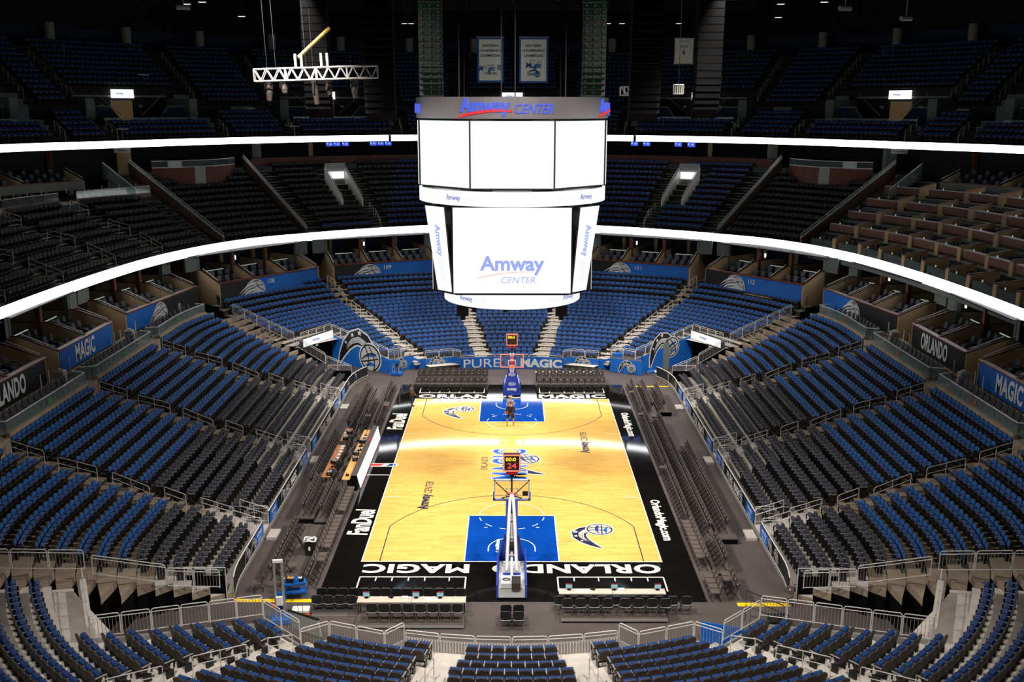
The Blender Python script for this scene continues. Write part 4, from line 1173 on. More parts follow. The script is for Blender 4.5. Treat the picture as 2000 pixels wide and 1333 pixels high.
def ribbon(name, f, ts, z0, z1, mt, gap, label, cat='ribbon board'):
    pts = [f(t) for t in ts]
    root = thing_at(name, label, cat, (pts[len(pts)//2][0], pts[len(pts)//2][1], z0))
    mb = MB(); mb.strip([(x, y, z0) for x, y in pts], [(x, y, z1) for x, y in pts], mt); kid(root, 'screen', mb.mesh('screen'))
    mb = MB()
    k = lambda p, o: (p[0]*(1+o), p[1]*(1+o))
    b = [(p[0]*(1+0.35/math.hypot(*p)), p[1]*(1+0.35/math.hypot(*p))) for p in pts]
    mb.strip([(x, y, z1) for x, y in pts], [(x, y, z1+0.07) for x, y in b], 'black_metal'); mb.strip([(x, y, z0) for x, y in pts], [(x, y, z0-0.05) for x, y in b], 'black_metal')
    mb.strip([(x, y, z0-0.05) for x, y in b], [(x, y, z1+0.07) for x, y in b], 'black_metal')
    kid(root, 'housing', mb.mesh('housing'))
T1 = np.linspace(-1, 1, 241)
ribbon('ribbon_board', lambda t: P12(t, 0.0), T1, 9.24, 10.03, 'led_ribbon', 0, 'long white lit ribbon board curving along the club level front')
GAPS = [(-1, -0.1345), (-0.1315, 0.1315), (0.1345, 1)]
for (a, b), lab in zip(GAPS, ('left hand length of the white upper ribbon board', 'middle length of the white upper ribbon board behind the scoreboard', 'right hand length of the white upper ribbon board')):
    ribbon('ribbon_board', lambda t: P12(t, 1.0), np.linspace(a, b, 140), 18.62, 19.28, 'led_ribbon', 0, lab)

# ------------------------------------------------------------------ club level
NR = 12
def club_z(r): return 9.85+6.3*r/NR
WALLS = (-0.418, -0.295, 0.295, 0.418)
AT = [-0.81, -0.71, -0.61, -0.52, -0.185, -0.06, 0.06, 0.185, 0.52, 0.61, 0.71, 0.81]
VOM = (-0.205, 0.205)
def rows_at(t): return 8 if (t < -0.418) else NR
tg = np.linspace(-1, 1, 361)
mb = MB()
for r in range(NR):
    s0, s1 = r/NR, (r+1)/NR; z = club_z(r); zb = club_z(r-1) if r else 9.6
    for lo, hi in ((-1, -0.418), (-0.418, 0.418), (0.418, 1)):
        if lo == -1 and r >= 8: continue
        ts = [t for t in tg if lo <= t <= hi]
        A = [P12(t, s0+0.012) for t in ts]; B = [P12(t, s1+0.012) for t in ts]
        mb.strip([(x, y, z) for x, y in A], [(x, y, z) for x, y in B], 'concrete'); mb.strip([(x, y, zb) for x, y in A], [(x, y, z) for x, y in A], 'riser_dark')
# half steps of the aisles
for t in AT+[w_+math.copysign(0.012, w_) for w_ in (-0.418, 0.418)]+[-0.283, 0.283]:
    for r in range(1, NR if abs(t) < 0.42 else 8):
        if t > 0.42: continue
        a = P12(t-0.008, r/NR+0.012); b = P12(t+0.008, r/NR+0.012); c = P12(t+0.008, (r-0.4)/NR+0.012); d = P12(t-0.008, (r-0.4)/NR+0.012)
        z = (club_z(r)+(club_z(r-1) if r else 9.6))/2
        mb.quad((a[0], a[1], z), (b[0], b[1], z), (c[0], c[1], z), (d[0], d[1], z), 'concrete_light')
struct(mb.build('floor_club'))
# soffit below the club level and its back
mb = MB()
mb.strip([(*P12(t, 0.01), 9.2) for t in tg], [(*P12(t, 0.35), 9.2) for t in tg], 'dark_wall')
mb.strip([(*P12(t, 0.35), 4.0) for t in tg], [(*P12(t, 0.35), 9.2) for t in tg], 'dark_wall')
struct(mb.build('ceiling_suite_level'))
tbl_xf = []
club_blue, club_char, club_dark = [], [], []
def club_ok(t):
    return all(abs(t-a) > 0.0105 for a in AT) and all(abs(t-w_) > (0.026 if (abs(t) > abs(w_)) == (abs(w_) > 0.35) else 0.008) for w_ in WALLS)
def inv(t, r):
    # doorway boxes of the two far club entrances
    if any(abs(t-w_) < 0.05 and (r+0.9)/NR > 0.76+0.17*((t-w_)/0.046)**2 for w_ in (-0.355, 0.355)): return True
    return any(abs(t-v) < 0.017 and 4 <= r <= 10 for v in VOM)
for r in range(NR):
    z = club_z(r); s = (r+0.62)/NR
    pts = [(t, P12(t, s)) for t in np.linspace(-0.99, 0.99, 1400)]
    for lo, hi in ((-0.99, -0.418), (-0.418, -0.295), (-0.295, 0.295), (0.295, 0.418)):
        if lo == -0.99 and r >= 8: continue
        cur = []; rr = []
        for t, p in pts:
            if lo < t < hi and club_ok(t) and not inv(t, r): cur.append(p)
            elif len(cur) > 2: rr.append(cur); cur = []
            else: cur = []
        if len(cur) > 2: rr.append(cur)
        for run in rr:
            for (x, y, tx, ty) in spread_on(run, 0.56):
                nx, ny = -ty, tx
                if nx*x+ny*(y-10) > 0: nx, ny = -nx, -ny
                q = pix(x, y, z+0.6)
                if not (-40 < q[0] < 2040): continue
                X_ = xform((x, y, z), face_to(nx, ny))
                if lo == -0.295 and not (x < -13.5 and r > 0 and -0.295 < 0): club_blue.append(X_)
                else: club_char.append(X_)
mass_blue += club_blue; mass_char += club_char
# small brown drink tables among the seats of the left club terrace
def drink_table():
    mb = MB(); mb.box(-0.28, 0.28, -0.2, 0.2, 0.72, 0.75, 'wood_brown'); mb.cyl(0, 0, 0, 0.72, 0.04, 'black_metal', 6); return mb.mesh('drink_table')
DT = drink_table()
for r in range(0, NR-2):
    z = club_z(r)
    for i in range(7):
        t = -0.405+0.0155*i+(0.006 if r % 2 else 0)
        if t > -0.305: continue
        x, y = P12(t, (r+0.75)/NR)
        o = link('drink_table', DT); o.location = (x, y, z); tag(o, 'brown drink table, %s along the %s row of the left club terrace' % (ordinal(i+1), ordinal(r+1)), 'table', 'drink tables')
# sloping walls with rails that divide the club level
for w_ in WALLS:
    sn = 'left' if w_ < 0 else 'right'; an = 'outer' if abs(w_) > 0.35 else 'inner'
    a, b = P12(w_, 0.01), P12(w_, 1.0)
    root = thing_at('dividing_wall', 'brown sloping wall with steel rail, %s one on the %s of the club level' % (an, sn), 'wall', (a[0], a[1], 9.7))
    mb = MB(); panel_wall(mb, a, b, 9.3, 10.5, 'wood_dark', 0.25, 17.2, 15.8); kid(root, 'panel', mb.mesh('panel'))
    mb = MB(); panel_wall(mb, a, b, 10.5, 10.56, 'column_grey', 0.3, 17.26, 17.2); kid(root, 'cap', mb.mesh('cap'))
    mb = MB(); mb.tube([(a[0], a[1], 10.85), (b[0], b[1], 17.5)], 0.035, 'steel')
    for i in range(12):
        t = i/11; mb.tube([(a[0]+(b[0]-a[0])*t, a[1]+(b[1]-a[1])*t, 10.5+6.7*t), (a[0]+(b[0]-a[0])*t, a[1]+(b[1]-a[1])*t, 10.85+6.65*t)], 0.02, 'steel', 4)
    kid(root, 'rail', mb.mesh('rail'))
# two entrances in the far club stand
for v in VOM:
    sn = 'left' if v < 0 else 'right'
    a = Vector((*P12(v, 4.2/NR), 0)); b = Vector((*P12(v, 10.6/NR), 0)); d = (b-a).normalized(); L = (b-a).length
    X = basis((a.x, a.y, 0), d.cross(Vector((0, 0, 1))), d, (0, 0, 1)); wd = 1.15
    root = thing_at('club_entrance', 'white walled entrance with lit sign in the far club stand, %s of the scoreboard' % sn, 'entrance', (a.x, a.y, club_z(4)))
    z0 = club_z(4)
    mb = MB(); mb.box(-wd, wd, L-1.5, L-1.3, z0, z0+4.4, 'sign_grey'); mb.box(-wd, wd, 0, L-1.5, z0-0.1, z0, 'concrete'); lp(root, 'back_wall', mb, X)
    for q in (-1, 1):
        mb = MB(); mb.prism_x([(0, z0), (L-1.3, z0), (L-1.3, z0+4.0), (0, z0+0.9)], q*wd-0.06, q*wd+0.06, 'white_paint'); lp(root, 'side_wall', mb, X)
        mb = MB(); mb.tube([(q*wd, 0, z0+1.2), (q*wd, L-1.3, z0+4.3)], 0.035, 'steel'); lp(root, 'rail', mb, X)
    mb = MB(); mb.box(-wd*0.85, wd*0.85, L-1.62, L-1.5, z0+2.75, z0+3.5, 'led_white'); lp(root, 'lit_sign', mb, X)
    mb = MB(); mb.box(-wd*0.7, wd*0.8, L-1.56, L-1.5, z0+2.2, z0+2.65, 'steel_dull'); lp(root, 'sign_strip', mb, X)
    mb = MB(); mb.box(-wd*0.7, wd*0.75, L-1.58, L-1.5, z0, z0+2.1, 'column_grey'); lp(root, 'doorway', mb, X)
# handrails of the far club aisles
for t in (-0.185, 0.185, -0.06, 0.06):
    for j, (r0, r1) in enumerate(((0.6, 2.0), (2.6, 3.9))):
        a, b = P12(t, r0/NR), P12(t, r1/NR); L = math.hypot(b[0]-a[0], b[1]-a[1])
        z0, z1 = club_z(int(r0)), club_z(int(r1)); o = handrail(L, z1-z0, 0.95).build('aisle_handrail'); o.location = (*a, z0); o.rotation_euler = (0, 0, math.atan2(b[1]-a[1], b[0]-a[0]))
        tag(o, 'steel handrail, %s up the %s %s club aisle' % (ordinal(j+1), 'outer' if abs(t) > 0.1 else 'inner', 'left' if t < 0 else 'right'), 'handrail', 'club handrails')
for t in (-0.81, -0.71, -0.61, -0.52):
    for j, (r0, r1) in enumerate(((0.4, 2.2), (3.0, 4.8), (6.4, 7.9))):
        a, b = P12(t, r0/NR), P12(t, r1/NR); L = math.hypot(b[0]-a[0], b[1]-a[1])
        z0, z1 = club_z(int(r0)), club_z(int(r1)); o = handrail(L, z1-z0, 0.95).build('aisle_handrail'); o.location = (*a, z0); o.rotation_euler = (0, 0, math.atan2(b[1]-a[1], b[0]-a[0]))
        tag(o, 'steel handrail, %s up the %s club aisle on the left side' % (ordinal(j+1), ordinal(int(round((t+0.91)/0.1)))), 'handrail', 'club handrails of the left side')
# left: glass ledge and open bar terrace behind the eighth row; upper suites beyond
def span(t0, t1, n=30): return np.linspace(t0, t1, n)
for j, (t0, t1) in enumerate(((-0.80, -0.715), (-0.705, -0.615), (-0.605, -0.525), (-0.515, -0.425))):
    ts = span(t0+0.006, t1-0.004, 12); P = [P12(t, 8.15/NR) for t in ts]; z = club_z(8)
    root = thing_at('glass_ledge', 'glass fronted bar ledge above the left club seats, %s from the near end' % ordinal(j+1), 'parapet', (*P[5], z))
    mb = MB(); 
    for a, b in zip(P, P[1:]): panel_wall(mb, a, b, z-0.6, z+0.45, 'concrete', 0.2)
    kid(root, 'kerb', mb.mesh('kerb'))
    mb = MB()
    for a, b in zip(P, P[1:]): panel_wall(mb, a, b, z+0.45, z+1.05, 'glass', 0.02)
    kid(root, 'glass', mb.mesh('glass'))
    mb = MB(); mb.tube([(x, y, z+1.08) for x, y in P], 0.03, 'steel'); kid(root, 'rail', mb.mesh('rail'))
    for k in range(5):
        x, y = P12(t0+(t1-t0)*(k+0.5)/5, 8.9/NR)
        mb = MB(); mb.cyl(0, 0, 0, 0.72, 0.05, 'black_metal', 6); mb.cyl(0, 0, 0.72, 0.8, 0.2, 'wood_brown', 10); mb.box(-0.18, 0.18, 0.14, 0.2, 0.8, 1.15, 'wood_brown'); mb.cyl(-0.3, -0.1, 0.9, 1.35, 0.05, 'sign_grey', 6, 0.03)
        mb.cyl(-0.3, -0.1, 0.0, 0.9, 0.03, 'black_metal', 6)
        o = mb.build('bar_stool'); o.location = (x, y, z); tag(o, 'brown bar stool, %s along the %s glass bar ledge of the left club' % (ordinal(k+1), ordinal(j+1)), 'stool', 'bar stools')
mb = MB(); ts = span(-1, -0.42, 80); z = club_z(8)
mb.strip([(*P12(t, 8.1/NR), z) for t in ts], [(*P12(t, 1.45), z) for t in ts], 'concrete'); mb.strip([(*P12(t, 1.25), z) for t in ts], [(*P12(t, 1.25), 19) for t in ts], 'dark_wall')
ts = span(0.42, 1, 80)
mb.strip([(*P12(t, 10.6/NR), club_z(10)) for t in ts], [(*P12(t, 1.45), club_z(10)) for t in ts], 'concrete'); mb.strip([(*P12(t, 1.25), z) for t in ts], [(*P12(t, 1.25), 19) for t in ts], 'dark_wall')
struct(mb.build('floor_bar_terrace'))
for q in (-1, 1):
    sn = 'left' if q < 0 else 'right'
    t0, t1, n = (0.47, 0.80, 6)
    sF = 0.93
    P = [P12(q*t, sF) for t in span(t0, t1, 24)]
    root = thing_at('upper_suite_parapet', 'pale fascia and wood cap of the upper suites on the %s' % sn, 'wall', (*P[12], 15.1))
    mb = MB()
    for a, b in zip(P, P[1:]): panel_wall(mb, a, b, 15.0, 15.75, 'column_grey', 0.12)
    kid(root, 'fascia', mb.mesh('fascia'))
    mb = MB()
    for a, b in zip(P, P[1:]): panel_wall(mb, a, b, 15.75, 15.83, 'wood_cap', 0.34)
    kid(root, 'cap', mb.mesh('cap'))
    mb = MB(); mb.strip([(*P12(q*t, sF), 15.1) for t in span(t0, t1)], [(*P12(q*t, 1.45), 15.1) for t in span(t0, t1)], 'dark_wall'); struct(mb.build('floor_upper_suite_%s' % sn))
    for i in range(n+1):
        t = t0+(t1-t0)*i/n; a, b = P12(q*t, sF+0.01), P12(q*t, sF+0.17); c = P12(q*t, sF+0.3)
        r = thing_at('suite_partition', 'sloping partition with white rail, %s from far end, upper suites on the %s' % (ordinal(i+1), sn), 'partition', (*a, 15.1), 'upper suite partitions')
        mb = MB(); panel_wall(mb, a, b, 15.1, 15.8, 'tan_wall', 0.12, 16.7, 15.8); kid(r, 'panel', mb.mesh('panel'))
        mb = MB(); mb.tube([(*a, 16.05), (*b, 16.95)], 0.03, 'white_paint'); kid(r, 'rail', mb.mesh('rail'))
        mb = MB(); mb.box(c[0]-0.2, c[0]+0.2, c[1]-0.2, c[1]+0.2, 15.1, 18.8, 'wood_brown'); kid(r, 'post', mb.mesh('post'))
        mb = MB(); mb.cyl(*P12(q*t, sF+0.05), 13.9, 15.0, 0.07, 'column_grey', 8); kid(r, 'support', mb.mesh('support'))
    for i in range(n):
        for k, (s, z) in enumerate(((0.05, 15.15), (0.11, 15.5), (0.17, 15.85))):
            for c in range(4):
                t = t0+(t1-t0)*(i+(c+0.9)/4.9)/n; x, y = P12(q*t, sF+s)
                if not -10 < pix(x, y, z)[0] < 2010: continue
                o = link('upper_suite_chair', SCH); o.location = (x, y, z); o.rotation_euler = (0, 0, face_to(-x, 15-y))
                tag(o, 'dark chair, %s in row %s of the %s %s upper suite from the far end' % (ordinal(c+1), ('one', 'two', 'three')[k], ordinal(i+1), sn), 'chair', 'upper suite chairs')
# right: stepped loge boxes with wood fronts
def loge_chair():
    mb = MB(); mb.cyl(0, 0, 0.42, 0.5, 0.22, 'seat_black', 10)
    n = 7; pts = [(0.22*math.cos(a), 0.22*math.sin(a)) for a in np.linspace(PI, 2*PI, n)]
    mb.strip([(x, y, 0.5) for x, y in pts], [(x*1.1, y*1.1, 0.92) for x, y in pts], 'suite_fabric'); mb.strip([(x*0.8, y*0.8, 0.5) for x, y in pts], [(x*0.9, y*0.9, 0.92) for x, y in pts], 'suite_fabric')
    mb.strip([(x*0.9, y*0.9, 0.92) for x, y in pts], [(x*1.1, y*1.1, 0.92) for x, y in pts], 'suite_fabric')
    mb.cyl(0, 0, 0, 0.42, 0.04, 'black_metal', 6); return mb.mesh('loge_chair')
LCH = loge_chair()
mb_s = MB()
for tier in range(5):
    s0 = (tier*2.15+0.1)/NR; s1 = s0+1.7/NR; z = club_z(tier*2.1)+0.1
    tw = 0.043; n = 11
    A = [P12(t, s0) for t in span(0.432, 0.97, 60)]; B = [P12(t, s0+2.15/NR) for t in span(0.432, 0.97, 60)]
    mb_s.strip([(x, y, z) for x, y in A], [(x, y, z) for x, y in B], 'concrete'); mb_s.strip([(x, y, z-1.2) for x, y in A], [(x, y, z) for x, y in A], 'grey_wall')
    for i in range(n):
        t0 = 0.436+tw*i+(0.004 if i % 2 else 0); t1 = t0+tw*0.86
        if pix(*P12(t0, s0), z)[0] > 2040 or t1 > 0.97: continue
        a, b = P12(t0, s0), P12(t1, s0); a2, b2 = P12(t0, s1), P12(t1, s1)
        bx = '%s loge box of the %s terrace up, right side' % (ordinal(i+1), ordinal(tier+1))
        root = thing_at('loge_box', 'wood fronted '+bx, 'loge box', (*a, z), 'loge boxes')
        if tier > 0:
            mb = MB(); panel_wall(mb, a, b, z+0.22, z+0.85, 'wood_brown', 0.07); kid(root, 'front', mb.mesh('front'))
            mb = MB(); panel_wall(mb, P12(t0, s0+0.01), P12(t1, s0+0.01), z+0.85, z+0.89, 'fascia_metal', 0.45); kid(root, 'counter', mb.mesh('counter'))
        else:
            mb = MB(); panel_wall(mb, a, b, z-0.1, z+0.75, 'glass', 0.02); kid(root, 'glass', mb.mesh('glass'))
        mb = MB(); panel_wall(mb, b, b2, z-0.1, z+0.95, 'tan_wall', 0.1, z+1.35); panel_wall(mb, P12(t1, s0), P12(t1+0.006, s0), z-0.1, z+0.95, 'tan_wall', 0.12); kid(root, 'side_wall', mb.mesh('side_wall'))
        mb = MB(); panel_wall(mb, b, b2, z+0.95, z+1.0, 'wood_cap', 0.16, z+1.4, z+1.35); kid(root, 'side_cap', mb.mesh('side_cap'))
        for c in range(4):
            x, y = P12(t0+(t1-t0)*(c+0.5)/4, s0+1.05/NR)
            o = link('loge_chair', LCH); o.location = (x, y, z); o.rotation_euler = (0, 0, face_to(-x, 12-y)); tag(o, 'dark tub chair, %s in the %s' % (ordinal(c+1), bx), 'chair', 'loge chairs')
        x, y = P12(t0+(t1-t0)*0.35, s0+0.12/NR)
        mb = MB(); mb.cyl(0, 0, 0, 0.14, 0.05, 'counter_light', 8); o = mb.build('table_lamp'); o.location = (x, y, z+0.9 if tier else z+0.75); 
        tag(o, 'glowing table lamp in the %s' % bx, 'lamp', 'table lamps')
struct(mb_s.build('floor_loge_terrace'))
# concourse behind the club level
mb = MB(); ts = span(-0.43, 0.43, 90)
mb.strip([(*P12(t, 1.0), 16.1) for t in ts], [(*P12(t, 1.55), 16.1) for t in ts], 'concrete')
mb.strip([(*P12(t, 1.5), 16.1) for t in ts], [(*P12(t, 1.5), 19.2) for t in ts], 'dark_wall')
mb.strip([(*P12(t, 1.0), 18.6) for t in tg], [(*P12(t, 1.55), 18.6) for t in tg], 'dark_wall')
struct(mb.build('wall_concourse'))
for lo, hi, lab in ((-0.285, -0.002, 'left'), (0.002, 0.285, 'right')):
    P = [P12(t, 1.03) for t in span(lo, hi, 20)]; root = thing_at('bar_counter', 'brown wood bar front along the far concourse, %s half' % lab, 'counter', (*P[10], 16.1))
    mb = MB()
    for a, b in zip(P, P[1:]): panel_wall(mb, a, b, 16.1, 17.0, 'wood_brown', 0.12)
    kid(root, 'front', mb.mesh('front'))
    mb = MB()
    for a, b in zip(P, P[1:]): panel_wall(mb, a, b, 17.0, 17.05, 'black_metal', 0.5)
    kid(root, 'top', mb.mesh('top'))
for w_ in (-0.355, 0.355):
    sn = 'left' if w_ < 0 else 'right'
    ts = span(w_-0.046, w_+0.046, 9); sB = lambda t: 0.76+0.17*(((t-w_)/0.046)**2)
    root = thing_at('curved_bar', 'curved wood fronted bar with grey glass top on the %s of the club level' % sn, 'bar', (*P12(w_, 0.9), 15))
    for a, b in zip(ts, ts[1:]):
        mid = (a+b)/2
        k = int(round((mid-w_)/0.0115))
        mt = 'sign_grey' if k in ((0, -1) if w_ < 0 else (1,)) and abs(mid-w_-(-0.0057 if w_ < 0 else 0.0057)) < 0.004 else 'wood_brown'
        mb = MB(); panel_wall(mb, P12(a, sB(a)), P12(b, sB(b)), 13.4, 16.55, mt, 0.1); kid(root, 'front_panel', mb.mesh('front_panel'))
        mb = MB(); panel_wall(mb, P12(a, sB(a)), P12(b, sB(b)), 16.6, 17.2, 'glass', 0.04); kid(root, 'glass_panel', mb.mesh('glass_panel'))
    mb = MB(); mb.tube([(*P12(t, sB(t)), 16.58) for t in ts], 0.05, 'steel'); mb.tube([(*P12(t, sB(t)), 17.23) for t in ts], 0.035, 'steel'); kid(root, 'rail', mb.mesh('rail'))
# televisions and columns under the upper ribbon
TV = [(637, 651), (652, 666), (668, 682), (722, 736), (737, 750), (751, 765), (1232, 1247), (1256, 1271), (1318, 1333), (1343, 1359)]
for i, (a, b) in enumerate(TV):
    t = None
    best = min(np.linspace(-0.4, 0.4, 801), key=lambda t: abs(pix(*P12(t, 1.12), 18.2)[0]-(a+b)/2))
    p = Vector((*P12(best, 1.12), 18.28)); d = Vector((p.x, p.y+40, 0)).normalized(); sc = pix(*p)[2]/1926
    X = wall_frame(p, d); w2 = (b-a)*sc*0.48
    root = thing_at('television', 'small television with blue picture, %s from the left under the upper ribbon' % ordinal(i+1), 'television', tuple(p), 'televisions of the far concourse')
    mb = MB(); mb.X = X; mb.box(-w2, w2, -w2*0.62, w2*0.6, -0.06, 0, 'black'); kid(root, 'case', mb.mesh('case'))
    mb = MB(); mb.X = X; mb.box(-w2*0.97, w2*0.97, -w2*0.58, w2*0.56, 0, 0.02, 'tv_blue'); mb.box(0, w2*0.6, -w2*0.2, w2*0.25, 0.02, 0.025, 'led_pale_blue'); mb.box(-w2*0.85, -w2*0.5, 0, w2*0.3, 0.02, 0.025, 'led_faint'); kid(root, 'screen', mb.mesh('screen'))
for i, (px_, wd, mt) in enumerate(((240, 22, 'tan_wall'), (500, 14, 'column_grey'), (606, 6, 'tan_wall'), (1388, 6, 'tan_wall'), (1510, 16, 'column_grey'), (1740, 22, 'grey_wall'))):
    best = min(np.linspace(-0.6, 0.6, 1201), key=lambda t: abs(pix(*P12(t, 1.05), 17.5)[0]-px_)); x, y = P12(best, 1.05); sc = pix(x, y, 17.5)[2]/1926
    mb = MB(); mb.box(x-wd*sc/2, x+wd*sc/2, y, y+0.8, 14.5, 18.7, mt); struct(mb.build('column_%d' % (i+1)))
for i, px_ in enumerate((240, 1756)):
    best = min(np.linspace(-0.6, 0.6, 1201), key=lambda t: abs(pix(*P12(t, 1.0), 18)[0]-px_)); p = Vector((*P12(best, 1.0), 18.35)); X = wall_frame(p, Vector((p.x, p.y+40, 0)).normalized())
    mb = MB(); mb.X = X; mb.box(-0.75, 0.75, -0.22, 0.22, 0, 0.05, 'sign_grey'); mb.box(-0.5, 0.5, -0.03, 0.03, 0.05, 0.06, 'panel_black'); o = mb.build('direction_sign'); tag(o, 'pale direction sign under the upper ribbon at the %s stair' % ('left', 'right')[i], 'sign')
# stairs with glass balustrade outside the outer dividing walls
for q in (-1, 1):
    sn = 'left' if q < 0 else 'right'
    a, b = P12(q*0.452, 0.62), P12(q*0.445, 1.0)
    root = thing_at('balustrade', 'glass stair balustrade with steel rail beside the outer club wall on the %s' % sn, 'balustrade', (*a, 14))
    mb = MB(); panel_wall(mb, a, b, 14.0, 15.0, 'glass', 0.03, 17.3, 16.2); kid(root, 'glass', mb.mesh('glass'))
    mb = MB(); mb.tube([(*a, 15.05), (*b, 17.35)], 0.04, 'steel'); kid(root, 'rail', mb.mesh('rail'))
    mb = MB()
    for i in range(14):
        t0, t1 = 0.62+0.38*i/14, 0.62+0.38*(i+1)/14; z = 13.9+2.3*i/14
        c = [P12(q*0.449, t0), P12(q*0.424, t0), P12(q*0.424, t1), P12(q*0.449, t1)]
        mb.add([(*c[0], z), (*c[1], z), (*c[2], z), (*c[3], z), (*c[0], z-0.17), (*c[1], z-0.17)], [(0, 1, 2, 3), (0, 1, 5, 4)], 'wood_dark')
    struct(mb.build('floor_club_stair_%s' % sn))

# ------------------------------------------------------------------ upper deck
UP0 = 19.35
def up_z(r): return UP0+0.48*r if r < 5 else UP0+0.48*5+0.9+0.54*(r-5)
def up_d(r): return 0.45+0.85*r if r < 5 else 0.45+0.85*5+1.7+0.85*(r-5)
NU = 17
tu = np.linspace(-0.86, 0.86, 260)
VW = 0.052
VOMT = [min(np.linspace(-0.7, 0.7, 1401), key=lambda t: abs(pix(*P3(t, 8.5), 22.9)[0]-px_)) for px_ in (-140, 243, 636, 1000, 1369, 1754, 2140)]
def in_vom(t, r): return any(abs(t-v) < VW*1.02 for v in VOMT) and 3 <= r <= 7
mb = MB()
for r in range(NU):
    d0, d1 = up_d(r), up_d(r)+(0.85 if r != 4 else 2.55); z = up_z(r); zb = up_z(r-1) if r else UP0-0.2
    for rr in runs([(t, 0) for t in tu], lambda p: not in_vom(p[0], r)):
        ts = [p[0] for p in rr]
        A = [P3(t, d0) for t in ts]; B = [P3(t, d1) for t in ts]
        mb.strip([(*p, z) for p in A], [(*p, z) for p in B], 'concrete'); mb.strip([(*p, zb) for p in A], [(*p, z) for p in A], 'riser_dark')
UA = sorted([v+q*VW*1.12 for v in VOMT for q in (-1, 1)])
for t in UA:
    for r in range(1, NU):
        d = up_d(r); z = (up_z(r)+up_z(r-1))/2
        c = [P3(t-0.006, d), P3(t+0.006, d), P3(t+0.006, d-0.38), P3(t-0.006, d-0.38)]
        mb.quad(*[(*p, z) for p in c], 'concrete_light')
struct(mb.build('floor_upper_deck'))
for r in range(NU):
    z = up_z(r)
    pts = [(t, P3(t, up_d(r)+0.5)) for t in np.linspace(-0.8, 0.8, 1200)]
    cur = []; rr = []
    for t, p in pts:
        if all(abs(t-a) > 0.0085 for a in UA) and not in_vom(t, r): cur.append(p)
        else:
            if len(cur) > 2: rr.append(cur)
            cur = []
    if len(cur) > 2: rr.append(cur)
    for run in rr:
        for (x, y, tx, ty) in spread_on(run, 0.56):
            nx, ny = -ty, tx
            if nx*x+ny*(y-10) > 0: nx, ny = -nx, -ny
            q = pix(x, y, z+0.6)
            if -40 < q[0] < 2040: mass_blue.append(xform((x, y, z), face_to(nx, ny)))
mass('blue_arena_seats', BLUE_LO, mass_blue, 'all the further rows of blue folding seats around the bowl and upper deck', 'seats')
mass('charcoal_arena_seats', CHAR_LO, mass_char, 'all the further rows of charcoal folding seats along the sides and club level', 'seats')
